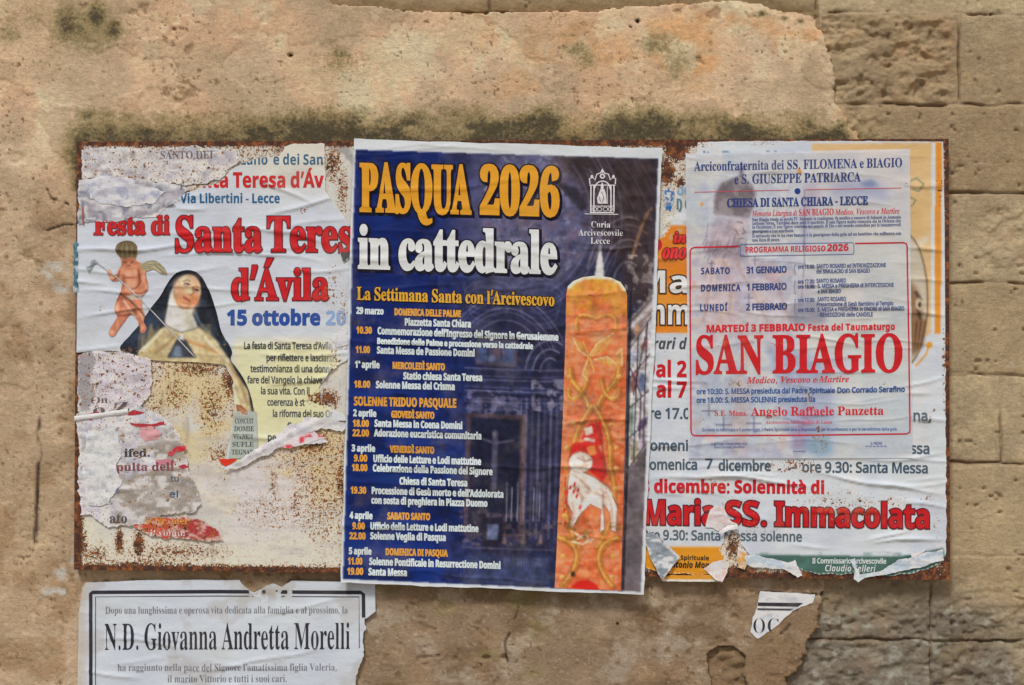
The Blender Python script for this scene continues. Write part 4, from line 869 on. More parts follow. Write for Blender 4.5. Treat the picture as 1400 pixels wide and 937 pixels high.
        'S': [147, [66,-3,37,0,14,6,14,30,38,22,67,18,86,20,100,27,108,36,111,49,107,65,93,77,66,89,44,99,29,110,19,126,16,146,18,160,24,172,33,181,46,189,60,193,77,194,106,192,130,184,123,163,101,170,77,173,61,171,50,166,43,157,41,145,45,129,58,118,82,107,111,93,121,86,129,76,133,65,135,51,130,29,116,12,95,1]],
        'T': [149, [63,0,63,171,3,171,3,192,146,192,146,171,87,171,87,0]],
        'U': [196, [97,-3,80,-1,66,2,53,8,43,17,29,39,24,68,24,192,48,192,48,67,51,47,61,31,77,21,99,18,121,22,136,32,145,48,148,68,148,192,172,192,172,68,170,49,164,32,154,18,139,7,121,0]],
        'V': [161, [69,0,0,192,25,192,69,69,76,47,81,27,85,47,93,69,136,192,161,192,93,0]],
        'W': [250, [54,0,3,192,28,192,58,75,64,51,67,29,71,52,78,76,111,192,136,192,172,75,178,51,182,29,186,51,192,75,221,192,246,192,195,0,171,0,134,126,129,141,126,155,124,164,121,149,115,125,78,0]],
        'X': [157, [1,0,65,100,5,192,32,192,79,117,126,192,152,192,92,100,156,0,129,0,78,83,27,0]],
        'Y': [152, [64,0,64,73,0,192,26,192,76,98,126,192,152,192,88,74,88,0]],
        'Z': [154, [10,0,10,18,111,170,13,170,13,192,140,192,140,174,39,21,143,21,143,0]],
        'a': [151, [58,-3,40,0,25,8,16,21,12,40,17,59,29,73,51,82,81,86,106,87,106,95,104,111,98,120,89,126,76,127,55,124,35,116,28,134,51,143,77,146,100,144,116,135,126,120,129,98,129,0,112,0,107,20,96,10,86,3,74,-1], [63,16,80,19,93,26,103,39,106,57,106,70,84,70,62,67,47,61,39,52,37,40,39,29,44,22,53,18]],
        'b': [165, [91,-3,76,-1,63,3,54,10,46,18,45,18,40,0,23,0,23,204,46,204,46,154,46,137,45,125,54,133,63,140,76,145,91,146,115,142,134,128,146,104,150,72,146,39,134,16,115,2], [88,17,104,20,116,31,124,49,126,72,124,96,116,113,104,123,87,127,68,124,55,114,49,97,46,73,49,48,55,31,68,20]],
        'c': [129, [81,-3,63,-1,47,5,33,15,23,29,17,48,15,71,17,95,24,114,34,129,48,139,64,145,82,147,103,144,120,139,113,119,98,124,82,126,63,123,50,112,42,95,39,71,42,48,50,32,62,21,80,18,101,20,118,26,118,5,102,-1]],
        'd': [165, [74,-3,50,2,31,16,19,39,15,72,19,104,31,128,50,142,74,147,89,145,101,140,119,125,120,125,119,136,119,147,119,204,142,204,142,0,123,0,120,19,111,11,102,4,89,-1], [78,17,97,20,110,29,117,45,119,67,119,71,117,95,110,113,98,123,77,127,61,123,49,112,42,94,39,71,42,48,49,31,61,20]],
        'e': [152, [84,-3,65,-1,48,6,34,16,24,30,17,49,15,71,17,93,23,111,32,126,45,138,61,144,78,147,96,145,110,139,122,129,131,116,136,100,138,82,138,67,39,67,43,46,52,30,66,21,85,17,109,20,131,27,131,7,110,0], [40,86,113,86,111,103,104,116,94,124,78,127,63,125,51,116,44,103]],
        'f': [92, [29,0,29,126,4,126,4,137,29,145,29,153,32,177,42,193,56,202,76,206,92,204,104,201,98,182,88,185,76,186,66,184,59,178,54,168,53,153,53,144,89,144,89,126,53,126,53,0]],
        'g': [165, [78,-64,49,-62,26,-55,26,-34,50,-42,79,-45,96,-42,108,-34,116,-21,119,-4,119,1,119,11,120,19,111,10,100,3,88,-1,74,-3,49,2,30,17,19,40,15,72,19,103,30,126,49,142,74,147,87,145,100,141,110,135,119,125,124,144,142,144,142,-2,138,-29,127,-49,107,-61], [78,17,96,20,109,28,117,44,119,66,119,72,117,97,109,114,96,124,77,127,61,123,49,112,42,95,39,71,42,48,49,31,61,20]],
        'h': [166, [23,0,23,204,46,204,46,144,45,124,47,124,55,134,66,141,78,145,92,146,115,143,131,134,141,118,144,94,144,0,121,0,121,92,119,107,113,118,103,125,89,127,68,123,55,113,49,97,46,74,46,0]],
        'i': [69, [35,168,25,172,22,176,21,183,22,190,25,194,35,198,44,194,48,190,49,183,48,176,44,172], [23,0,23,144,46,144,46,0]],
        'j': [69, [35,168,25,172,22,176,21,183,22,190,25,194,35,198,44,194,48,190,49,183,48,176,44,172], [6,-64,-6,-64,-15,-61,-15,-42,-6,-44,3,-45,11,-44,17,-40,21,-33,23,-22,23,144,46,144,46,-21,44,-39,37,-53,24,-62]],
        'k': [143, [23,0,23,204,46,204,46,98,46,87,45,74,51,80,58,89,63,95,109,144,137,144,79,82,141,0,113,0,63,67,46,53,46,0]],
        'l': [69, [23,0,23,204,46,204,46,0]],
        'm': [251, [23,0,23,144,42,144,45,124,55,134,65,141,77,145,89,147,105,145,117,141,127,133,133,122,143,133,154,141,167,145,181,147,202,144,217,134,226,118,229,94,229,0,206,0,206,93,204,108,199,118,190,125,177,127,159,124,147,115,140,100,138,80,138,0,114,0,114,93,113,108,107,118,98,125,85,127,66,123,55,113,49,97,46,75,46,0]],
        'n': [166, [23,0,23,144,42,144,45,124,55,134,66,141,79,145,92,147,115,144,131,134,141,118,144,94,144,0,121,0,121,92,119,107,113,118,103,125,89,127,68,123,56,113,49,97,46,75,46,0]],
        'o': [163, [81,-3,63,-1,47,6,34,17,23,32,17,50,15,72,19,104,33,127,54,142,82,147,100,144,116,138,129,127,140,113,146,94,148,72,143,41,130,17,109,2], [81,17,100,21,113,32,121,49,124,72,121,95,113,112,100,123,81,127,62,123,49,112,42,95,39,72,42,49,49,32,62,21]],
        'p': [165, [23,-64,23,144,42,144,45,124,54,133,63,140,76,145,91,147,115,142,134,128,146,105,150,72,146,40,134,16,115,2,91,-3,76,-1,64,4,46,18,45,18,46,7,46,-5,46,-64], [88,17,100,19,109,24,117,33,122,44,126,73,124,95,116,112,104,123,87,127,68,124,56,114,49,99,46,77,46,72,49,49,55,31,68,21]],
        'q': [165, [119,-64,119,-3,119,8,120,19,118,19,111,11,101,4,89,-1,73,-3,50,2,31,16,19,39,15,72,19,104,31,128,50,142,74,147,90,145,102,140,111,133,119,124,124,144,142,144,142,-64], [78,17,97,20,109,29,116,45,119,67,119,71,117,96,110,113,97,124,77,127,61,123,49,112,42,94,39,71,42,48,49,31,61,21]],
        'r': [111, [23,0,23,144,42,144,45,118,54,129,64,138,76,145,90,147,99,146,107,145,104,123,96,125,88,125,78,124,68,119,59,112,52,102,48,90,46,77,46,0]],
        's': [129, [59,-3,33,0,14,6,14,28,35,20,60,16,75,18,86,22,92,29,94,38,91,47,80,56,58,66,34,76,19,89,15,98,14,109,17,125,29,137,46,144,68,147,92,144,114,137,106,118,87,125,66,127,53,126,44,123,38,117,36,110,40,100,51,92,73,82,97,72,111,59,115,50,117,40,113,21,101,8,83,0]],
        't': [97, [67,-3,46,1,37,7,31,15,26,26,25,42,25,126,4,126,4,137,25,146,34,177,48,177,48,144,90,144,90,126,48,126,48,42,50,31,55,23,62,18,71,17,82,18,91,20,91,2,80,-1]],
        'u': [166, [74,-3,51,0,34,10,25,26,21,50,21,144,45,144,45,51,47,36,53,26,63,19,77,17,97,20,110,30,117,47,120,69,120,144,143,144,143,0,124,0,120,19,111,9,100,3,87,-1]],
        'v': [136, [55,0,0,144,25,144,56,59,60,46,65,32,67,21,72,32,76,46,81,59,111,144,136,144,82,0]],
        'w': [211, [42,0,3,144,27,144,47,67,53,44,57,24,60,36,64,50,67,63,93,144,119,144,143,63,149,43,153,25,158,43,164,67,184,144,208,144,168,0,140,0,116,81,110,103,106,120,101,103,95,81,69,0]],
        'x': [142, [5,0,57,74,7,144,34,144,71,90,108,144,135,144,85,74,137,0,110,0,71,57,31,0]],
        'y': [137, [23,-64,11,-64,3,-62,3,-44,10,-45,19,-45,30,-43,39,-38,46,-30,51,-20,58,-1,0,144,26,144,57,62,64,42,69,23,75,40,82,62,111,144,137,144,75,-20,66,-38,55,-52,41,-61]],
        'z': [126, [10,0,10,16,88,126,15,126,15,144,114,144,114,126,38,18,116,18,116,0]],
        '{': [102, [93,-42,71,-40,55,-32,44,-18,40,0,40,40,38,51,32,59,22,64,8,65,8,85,22,86,32,91,38,98,40,110,40,149,44,168,55,181,72,189,93,192,93,172,81,171,72,166,66,159,64,147,64,109,62,96,56,87,47,80,34,76,34,74,47,70,56,63,62,54,64,41,64,2,66,-9,71,-17,81,-21,93,-23]],
        '°': [161, [26,0,26,192,136,192,136,0], [39,14,122,14,122,178,39,178]],
        '’': [161, [26,0,26,192,136,192,136,0], [39,14,122,14,122,178,39,178]],
    },
}

FONT = {f: {c: (v[0] / 400.0, [np.array(q, float).reshape(-1, 2) / 400.0 for q in v[1:] if len(q) >= 6]) for c, v in g.items()} for f, g in GLYPHS.items()}
ACC = {'à': ('a', -1), 'è': ('e', -1), 'ì': ('i', -1), 'ò': ('o', -1), 'ù': ('u', -1), 'Á': ('A', 1), 'Í': ('I', 1), 'Ì': ('I', -1), 'È': ('E', -1)}


def glyph(f, c):
    if c == ' ':
        return 0.165, []
    if c in ACC:
        base, s = ACC[c]
        adv, cs = FONT[f][base]
        cs = list(cs)
        if base == 'i':
            cs = [q for q in cs if q[:, 1].min() < 0.3]
        top = max(q[:, 1].max() for q in cs)
        mx = np.concatenate(cs)
        m = (mx[:, 0].min() + mx[:, 0].max()) / 2
        b = top + 0.03
        q = np.array([(m - s * 0.10, b), (m + 0.02 * s - 0.05, b), (m + s * 0.14, b + 0.17), (m + s * 0.0, b + 0.17)])
        q = np.array([(m - 0.03 * s, b), (m + 0.04 * s, b), (m + 0.12 * s, b + 0.11), (m + 0.02 * s, b + 0.11)])
        big = max((area(r) for r in cs), key=abs)
        if area(q) * big < 0:
            q = q[::-1]
        return adv, cs + [q]
    if c == '’':
        adv, cs = FONT['GR'][',']
        top = max(q[:, 1].max() for q in cs)
        return 0.13, [q * (1.15, 1.15) + np.array([0.0, 0.50 - top * 1.15]) for q in cs]
    if c == '°':
        t = np.linspace(0, 2 * np.pi, 14, endpoint=False)
        o = np.stack([np.cos(t), np.sin(t)], 1)
        return 0.2, [o * 0.085 + (0.11, 0.40), (o * 0.045 + (0.11, 0.40))[::-1]]
    for ff in (f, 'SB' if f == 'SI' else 'GB', 'GR'):
        if c in FONT[ff]:
            return FONT[ff][c]
    return 0.3, []


def area(c):
    return 0.5 * np.sum(c[:, 0] * np.roll(c[:, 1], -1) - np.roll(c[:, 0], -1) * c[:, 1])


def grow(cs, w):
    """move every contour outwards by w (counters shrink)"""
    if not cs or w == 0:
        return cs
    sg = 1.0 if max((area(c) for c in cs), key=abs) > 0 else -1.0
    out = []
    for c in cs:
        a = c - np.roll(c, 1, 0)
        b = np.roll(c, -1, 0) - c
        na = np.stack([a[:, 1], -a[:, 0]], 1) / np.maximum(np.hypot(*a.T), 1e-6)[:, None]
        nb = np.stack([b[:, 1], -b[:, 0]], 1) / np.maximum(np.hypot(*b.T), 1e-6)[:, None]
        m = na + nb
        l = np.maximum(np.hypot(*m.T), 0.35)[:, None]
        m = m / l
        k = np.clip(1.0 / np.maximum((m * na).sum(1), 0.55), 1.0, 1.8)[:, None]
        q = c + sg * w * m * k
        if area(q) * area(c) > 0:
            out.append(q)
    return out


CAPH = {f: max(q[:, 1].max() for q in glyph(f, 'I' if 'I' in FONT[f] else 'L')[1]) for f in FONT}


def lay(s, f, x0, y0, x1, y1, h, bold=0.0, sp=0.0):
    """contours of one line of type, fitted between x0 and x1 on a baseline from y0 to y1, capitals h high"""
    pen, G = 0.0, []
    for c in s:
        adv, cs = glyph(f, c)
        if cs:
            G.append([q + np.array([pen, 0]) for q in cs])
        pen += adv + sp
    lo = min(q[:, 0].min() for g in G for q in g)
    hi = max(q[:, 0].max() for g in G for q in g)
    sx = (x1 - x0) / (hi - lo)
    sy = h / CAPH[f]
    out = []
    for g in G:
        n = []
        for q in g:
            X = x0 + (q[:, 0] - lo) * sx
            Y = y0 + (y1 - y0) * (X - x0) / max(x1 - x0, 1e-6) - q[:, 1] * sy
            n.append(np.stack([X, Y], 1))
        out.append(grow(n, bold) if bold else n)
    return out


class Ink:
    """collects printed shapes of one part (lettering, rules, frames) and lays them on the paper's relief"""

    def __init__(s):
        s.p, s.t, s.c, s.d, s.n, s.cuts = [], [], [], [], 0, []

    def cut(s):
        s.cuts.append(len(s.p))

    def add(s, contours, col, lift, L=2.8):
        try:
            p, t = cdt(contours)
        except Exception:
            return
        p, t = refine(p, t, L)
        if not len(t):
            return
        s.p.append(p)
        s.t.append(t + s.n)
        s.c.append(np.zeros((len(p), 3)) + np.asarray(col, float))
        s.d.append(np.full(len(p), lift))
        s.n += len(p)

    def text(s, st, f, x0, y0, x1, y1, h, col, bold=0.0, edge=None, edge_col=(40, 20, 25), sp=0.0, lift=0.0, shade=None):
        gl = lay(st, f, x0, y0, x1, y1, h, bold, sp)
        for i, g in enumerate(gl):
            j = (i % 3) * 0.00001
            if shade:
                s.add([q + np.array(shade[:2]) for q in grow(g, shade[3])], shade[2], lift + j)
            if edge:
                s.add(grow(g, edge), edge_col, lift + 0.0005 + j)
            s.add(g, col, lift + (0.0011 if edge or shade else 0.0) + j)

    def poly(s, pts, col, lift=0.0):
        s.add([np.asarray(pts, float)], col, lift)

    def line(s, pts, w, col, lift=0.0):
        p = np.asarray(pts, float)
        closed = np.allclose(p[0], p[-1])
        q = p[:-1] if closed else p
        d = np.roll(q, -1, 0) - np.roll(q, 1, 0)
        if not closed:
            d[0], d[-1] = q[1] - q[0], q[-1] - q[-2]
        nn = np.stack([-d[:, 1], d[:, 0]], 1) / np.maximum(np.hypot(*d.T), 1e-6)[:, None] * w / 2
        if closed:
            s.add([q + nn, (q - nn)[::-1]], col, lift)
        else:
            s.add([np.concatenate([q + nn, (q - nn)[::-1]])], col, lift)

    def disc(s, cx, cy, rx, ry, col, lift=0.0, n=20):
        t = np.linspace(0, 2 * np.pi, n, endpoint=False)
        s.add([np.stack([cx + rx * np.cos(t), cy + ry * np.sin(t)], 1)], col, lift)

    def build(s, name, parent, depth, H, rustf=None, mat=None, fade=None, clip=None):
        if s.cuts:
            ends = [0] + s.cuts + [len(s.p)]
            for a, b in zip(ends[:-1], ends[1:]):
                if b > a:
                    q = Ink()
                    off = sum(len(v) for v in s.p[:a])
                    q.p, q.c, q.d = s.p[a:b], s.c[a:b], s.d[a:b]
                    q.t = [v - off for v in s.t[a:b]]
                    q.build(name, parent, depth, H, rustf, mat, fade, clip)
            return
        p = np.concatenate(s.p)
        t = np.concatenate(s.t)
        c = np.concatenate(s.c)
        d = np.concatenate(s.d) + depth + np.maximum.reduce([H(p[:, 0] + a, p[:, 1] + b) for a, b in ((0, 0), (1.5, 0), (-1.5, 0), (0, 1.5), (0, -1.5))])
        if clip is not None:
            cen = p[t].mean(1)
            t = t[clip(cen[:, 0], cen[:, 1])]
        if fade is not None:
            fc, fa = fade(p[:, 0], p[:, 1])
            c = c * (1 - fa[:, None]) + fc * fa[:, None]
        r = rustf(p[:, 0], p[:, 1]) if rustf is not None else 0.0
        return mesh(name, P3(p[:, 0], p[:, 1], d), t, mat or M_PAPER, parent, alb(c), r + 0 * p[:, 0], smooth=True)


def rrect(x0, y0, x1, y1, r, slope=0.0):
    out = []
    for cx, cy, a0 in ((x1 - r, y0 + r, -90), (x1 - r, y1 - r, 0), (x0 + r, y1 - r, 90), (x0 + r, y0 + r, 180)):
        for k in range(5):
            t = math.radians(a0 + k * 22.5)
            X = cx + r * math.cos(t)
            out.append((X, cy + r * math.sin(t) + slope * (X - x0)))
    return out + [out[0]]
# ------------------------------------------------------------------ ground and wall
def axis(lo, a, b, hi, step):
    def tail(s, e):
        n = 26
        k = np.linspace(0, 1, n + 1)[1:] ** 1.7
        return s + (e - s) * k
    return np.concatenate([tail(a, lo)[::-1], np.arange(a, b + 0.1, step), tail(b, hi)])


def interp(pts, v):
    p = np.asarray(pts, float)
    return np.interp(v, p[:, 0], p[:, 1])


gx = np.linspace(-14, 14, 60)
gy = np.linspace(-16, 0.0, 50)
GX, GY = np.meshgrid(gx, gy)
gi = np.arange(GX.size).reshape(GX.shape)
gf = np.stack([gi[:-1, :-1], gi[:-1, 1:], gi[1:, 1:], gi[1:, :-1]], -1).reshape(-1, 4)
gz = 0.01 * fbm(GX * 10, GY * 10, 12, 3, 2) - 0.005
pave = mesh('pavement', np.stack([GX, GY, gz], -1).reshape(-1, 3), gf, M_STONE, None,
            np.tile(alb((168, 158, 142)) * 0.8, (GX.size, 1)), moss=np.zeros(GX.size))
pave['kind'] = 'structure'

WALL_D = -0.020                                            # plaster face, 2 cm behind the board's face
wall = bpy.data.objects.new('old_wall', None)
COL.objects.link(wall)
wall.location = (0, 0.02, 0)
tag(wall, 'old limestone block wall under stained tan plaster peeling at the right', 'wall')
wall['kind'] = 'thing'

xs = axis(-3000, -40, 1440, 4400, 2.0)
ys = axis(-1000, -40, 980, 1414, 2.0)
X, Y = np.meshgrid(xs, ys)

EDGE = [(-1000, 1085), (-200, 1095), (14, 1106), (25, 1118), (40, 1128), (80, 1137), (140, 1150), (165, 1166), (200, 1185), (500, 1210), (790, 1136), (810, 1131), (830, 1124), (860, 1119), (890, 1106), (905, 1095), (937, 1084), (1000, 1075), (1420, 1050)]
TOP = [(-3000, -5000), (400, -5000), (436, -40), (452, 2), (480, 4), (560, 12), (640, 15), (700, 14), (800, 12), (880, 5), (950, 0), (1000, -3), (1045, 3), (1075, 12), (1108, 16), (1200, 16)]
HOLE = [(970, 897), (984, 886), (1004, 887), (1021, 899), (1018, 921), (1027, 950), (976, 950), (971, 916)]
wob = (fbm(X, Y, 26, 4, 41) - 0.5) * 22
sd_r = interp(EDGE, Y) + wob * sstep(np.abs(Y - 85), 20, 120) + wob * 0.35 + (fbm(X, Y, 7, 3, 42) - 0.5) * 9 - X
sd_t = Y - interp(TOP, X) - wob * 0.25 - (fbm(X, Y, 8, 3, 43) - 0.5) * 6
hole = gauss(inside(HOLE, X + wob * 0.25, Y + wob * 0.2).astype(float), 1.0) > 0.5
sd = np.minimum(sd_r, sd_t)
plas = (sd > 0) & ~hole

# stone courses
HJ = [-978, -854, -730, -606, -482, -358, -234, -110, 14, 140, 262, 387, 513, 635, 762, 880, 1004, 1128, 1252, 1380]
VJ = {14: [850, 1120, 1318, 1620], 140: [990, 1500], 262: [1080, 1455, 1790], 387: [1180, 1470], 513: [1060, 1376, 1640], 635: [1205, 1540], 762: [940, 1278, 1505], 880: [900, 1278, 1430], -110: [930, 1119, 1430]}
dj = np.full(X.shape, 1e3)
jw = (fbm(X, Y, 34, 3, 55) - 0.5)
blk = np.zeros(X.shape)
for k in range(len(HJ) - 1):
    ya, yb = HJ[k], HJ[k + 1]
    row = (Y >= ya) & (Y < yb)
    rr = random.Random(k * 13 + 5)
    v = VJ.get(ya) or [900 + rr.uniform(-40, 40), 1190 + rr.uniform(-60, 60), 1480 + rr.uniform(-60, 60)]
    extra = list(np.arange(v[-1] + 270, 4400, 265)) + list(np.arange(v[0] - 260, -3000, -255))
    v = sorted(v + extra)
    b = np.searchsorted(np.array(v), X)
    blk = np.where(row, k * 31.7 + b * 7.13, blk)
    dv = np.min(np.abs(X[..., None] - np.array(v)[None, None, max(0, 0):]), -1) if False else np.minimum.reduce([np.abs(X + jw * 6 - q) for q in v if -400 < q < 1900])
    dj = np.where(row, np.minimum(dj, np.minimum(np.where((dv < 30), dv, 1e3), np.minimum(np.abs(Y + jw * 9 - ya), np.abs(yb - Y - jw * 9)))), dj)
brnd = np.sin(blk * 12.9898) * 43758.5453
brnd = brnd - np.floor(brnd)
low = sstep(Y, 770, 840)                                   # the rough grey stones low down
rough_top = sstep(1318 - X, 0, 20) * sstep(X - 1110, 0, 10) * sstep(Y, 14, 26) * (1 - sstep(Y, 128, 140)) + 0.6 * sstep(1250 - X, 0, 80) * sstep(Y, 140, 150) * (1 - sstep(Y, 180, 215)) * (X > 1130)
rough_r = 0.55 * sstep(X, 1335, 1365) * sstep(Y, 270, 290) * (1 - sstep(Y, 350, 380))
rgh = np.clip(rough_top + rough_r + low * 0.75, 0, 1.2)
st_h = (fbm(X, Y, 60, 3, 61) - 0.5) * 0.006 + (brnd - 0.5) * 0.005
pk = fbm(X + 0.5 * Y, Y, 24, 4, 62, 17)
st_h += rgh * ((sstep(pk, 0.33, 0.62) - 0.6) * 0.008 + (fbm(X, Y, 13, 4, 63, 10) - 0.5) * 0.010 - sstep(fbm(X, Y, 16, 2, 69), 0.66, 0.76) * 0.007)
pits = sstep(fbm(X, Y, 11, 2, 64), 0.79, 0.88) * (1 - 0.5 * rgh)
st_h -= pits * 0.006
st_h += (fbm(X, Y, 5, 2, 65) - 0.5) * 0.0016
gapw = 1.1 + 1.8 * fbm(X, Y, 30, 2, 66)
fill = sstep(fbm(X, Y, 55, 2, 67), 0.45, 0.62) * (0.8 - 0.5 * low)
st_h -= (1 - sstep(dj, gapw * 0.35, gapw * 1.0)) * 0.008 * (1 - fill)
st_h -= np.exp(-dj / 3.5) * 0.0022
STONE_D = WALL_D - 0.012
n1, n2, n3 = fbm(X, Y, 90, 4, 71), fbm(X, Y, 26, 4, 72), fbm(X, Y, 240, 3, 73)
sc = mixc((178, 160, 126), (164, 148, 120), n1)
sc = mixc(sc, (190, 172, 134), sstep(n2, 0.5, 0.75) * 0.7)
sc = mixc(sc, (152, 132, 104), sstep(n3, 0.5, 0.7) * 0.6)
sc = mixc(sc, (152, 128, 94), brnd * 0.42)
sc = mixc(sc, (196, 178, 142), sstep(np.sin(blk * 3.3), 0.2, 0.9) * 0.45)
sc = mixc(sc, (180, 148, 112), rgh * (1 - low) * sstep(fbm(X, Y, 22, 3, 77), 0.55, 0.72) * 0.6)
lowc = mixc((146, 134, 116), (122, 108, 90), fbm(X, Y, 40, 4, 74))
lowc = mixc(lowc, (174, 168, 152), sstep(fbm(X, Y, 14, 4, 75), 0.52, 0.72) * 0.8)
lowc = mixc(lowc, (152, 126, 98), sstep(fbm(X, Y, 60, 3, 76), 0.58, 0.72) * 0.4)
sc = np.clip(sc * (1.0, 0.995, 1.0), 0, 235)
lowc = lowc * (0.90, 0.92, 0.94)
sc = mixc(sc, lowc, sstep(Y + (n1 - .5) * 90, 775, 895) * sstep(1400 - X + (n1 - .5) * 260 + (Y - 800) * 0.8, 0, 170))
sc = mixc(sc, (112, 86, 62), (1 - sstep(dj, gapw * 0.6, gapw * 1.5)) * 0.5)
sc = mixc(sc, (206, 192, 162), (1 - sstep(dj, 0.5, 4)) * fill * 0.5)
sc = mixc(sc, (120, 98, 68), sstep(sd_t, -26, -3) * (X < 1125) * (Y < 30) * 0.6)   # bed of broken plaster above
sc = mixc(sc, (128, 102, 72), hole * 0.75)
st_h = np.where(hole, st_h + 0.004 + (fbm(X, Y, 9, 3, 68) - .5) * .004, st_h)
st_moss = 0.05 * sstep(fbm(X, Y, 70, 3, 79), 0.55, 0.7) + 0.25 * low * sstep(fbm(X, Y, 50, 3, 80), 0.5, 0.7)
st_moss += 0.55 * np.exp(-((X - 1165) / 60) ** 2 - ((Y - 185) / 22) ** 2)
# soot line where plaster stops
keep = ~((sd > 40) & ~hole & (gauss(hole.astype(float), 6) < 0.01))
R, C = X.shape
idx = np.arange(R * C).reshape(R, C)


def gridfaces(k):
    f = np.stack([idx[:-1, :-1], idx[1:, :-1], idx[1:, 1:], idx[:-1, 1:]], -1)
    kk = k[:-1, :-1] | k[1:, :-1] | k[1:, 1:] | k[:-1, 1:]
    f = f[kk].reshape(-1, 4)
    u, inv = np.unique(f, return_inverse=True)
    return u, inv.reshape(-1, 4)


u, f = gridfaces(keep)
mesh('stonework', P3(X.ravel()[u], Y.ravel()[u], STONE_D + st_h.ravel()[u]), f, M_STONE, wall, alb(sc.reshape(-1, 3)[u]), moss=st_moss.ravel()[u])

# plaster coat
ph = (fbm(X, Y, 170, 3, 81) - 0.5) * 0.010 + (fbm(X, Y, 46, 3, 82) - 0.5) * 0.0035 + (fbm(X, Y, 9, 3, 83, 6) - 0.5) * 0.0012
flake = fbm(X, Y, 95, 5, 84)
step_ = sstep(flake, 0.545, 0.556)                        # an upper coat that has come away in shallow flakes
ph += step_ * 0.0016
chip = sstep(fbm(X, Y, 16, 3, 85), 0.70, 0.74) * sstep(fbm(X, Y, 130, 2, 86), 0.45, 0.6)
ph -= chip * 0.0028
dents = [(240, 42, 17, 9), (20, 215, 16, 10), (5, 535, 30, 12), (395, 73, 4, 3), (873, 26, 3.4, 3.4), (863, 34, 2, 2), (1128, 815, 4.5, 4), (1182, 815, 3, 2.5), (748, 848, 12, 7), (665, 902, 6, 4), (690, 902, 5, 5), (725, 870, 22, 14), (610, 832, 15, 9), (715, 820, 20, 12), (825, 800, 10, 8)]
for cx, cy, rx, ry in dents:
    d = np.hypot((X - cx) / rx, (Y - cy) / ry) + (n2 - 0.5) * 0.8
    ph -= (1 - sstep(d, 0.75, 1.05)) * (0.0025 if rx > 6 else 0.007)
crk = [[(55, 318), (64, 314), (75, 311), (84, 308), (103, 306)], [(28, 322), (40, 316)], [(52, 570), (50, 640), (46, 700), (43, 742)], [(1010, 810), (1120, 815)], [(60, 260), (66, 272), (90, 280)], [(700, 800), (708, 830), (690, 880), (700, 937)], [(1060, 900), (1075, 893), (1072, 870), (1088, 850)], [(560, 905), (600, 900)]]
cd = np.full(X.shape, 99.0)
for L in crk:
    for (xa, ya), (xb, yb) in zip(L[:-1], L[1:]):
        vx, vy = xb - xa, yb - ya
        t = np.clip(((X - xa) * vx + (Y - ya) * vy) / (vx * vx + vy * vy), 0, 1)
        cd = np.minimum(cd, np.hypot(X - xa - t * vx + (n2 - .5) * 8, Y - ya - t * vy + (n1 - .5) * 8))
ck = (1 - sstep(cd, 0.6, 2.4)) * sstep(fbm(X, Y, 20, 2, 88), 0.38, 0.5)
ph -= ck * 0.004
rim = sstep(sd, 0, 10)
ph += -0.0035 * (1 - rim) * (X > 1000)
ph = np.where(hole, -0.02, ph)
ph = np.where(sd <= 0, -0.016, ph)
top = 1 - sstep(Y, 150, 330)
bot = sstep(Y, 640, 830)
pc = mixc((170, 153, 126), (184, 163, 134), n1)
pc = mixc(pc, (208, 176, 142), top * sstep(fbm(X, Y, 120, 4, 91), 0.34, 0.6))
pc = mixc(pc, (190, 152, 108), top * sstep(X, 500, 900) * sstep(fbm(X, Y, 85, 4, 92, 60), 0.5, 0.7) * 0.9)
pc = mixc(pc, (204, 188, 156), top * sstep(fbm(X, Y, 70, 5, 93), 0.55, 0.7) * 0.8)
pc = mixc(pc, (176, 160, 130), sstep(fbm(X, Y, 150, 4, 94), 0.54, 0.68) * 0.55)
pc = mixc(pc, (148, 124, 94), (1 - top) * sstep(fbm(X, Y, 60, 5, 95), 0.5, 0.7) * 0.75)
bc = mixc((140, 119, 93), (160, 140, 112), fbm(X, Y, 50, 5, 96))
bc = mixc(bc, (126, 104, 78), sstep(fbm(X, Y, 90, 4, 97, 50), 0.5, 0.7) * 0.8)
bc = mixc(bc, (172, 158, 136), sstep(fbm(X, Y, 34, 5, 98), 0.58, 0.74) * 0.75)
bc = mixc(bc, (158, 130, 94), sstep(fbm(X, Y, 44, 4, 99), 0.62, 0.75) * 0.5) * (0.90, 0.915, 0.94)
pc = mixc(pc, bc, bot * sstep(X, 130, 330))
pc = mixc(pc, (176, 166, 144), np.exp(-((X - 890) / 60) ** 2 - ((Y - 835) / 25) ** 2) * sstep(fbm(X, Y, 24, 4, 101), .4, .6) * 0.8)
pc = np.clip(pc * (1.06, 1.035, 1.035), 0, 235)
fl = fbm(X, Y, 4.6, 2, 121)
pc = mixc(pc, (116, 92, 66), sstep(fl, 0.76, 0.82) * sstep(fbm(X, Y, 60, 3, 122), 0.45, 0.6) * 0.8)
pc = mixc(pc, (214, 202, 178), sstep(fbm(X, Y, 5.2, 2, 123), 0.78, 0.84) * 0.3)
ph -= sstep(fl, 0.76, 0.82) * sstep(fbm(X, Y, 60, 3, 122), 0.45, 0.6) * 0.0016
pc = mixc(pc, (118, 94, 68), sstep(X + (n2 - .5) * 60, 985, 1040) * sstep(Y + (n2 - .5) * 50, 850, 900) * 0.6)           # brown undercoat round the broken corner
pc = mixc(pc, (150, 128, 100), step_ * 0.25)
pc = mixc(pc, (122, 98, 70), chip * 0.45)
pc = mixc(pc, (58, 46, 36), ck * 0.8)
stk = np.exp(-((X - 45 - (742 - Y) * 0.03) / 2.6) ** 2) * sstep(Y, 565, 580) * (1 - sstep(Y, 725, 745)) * sstep(fbm(X, Y, 22, 3, 103), 0.36, 0.5)
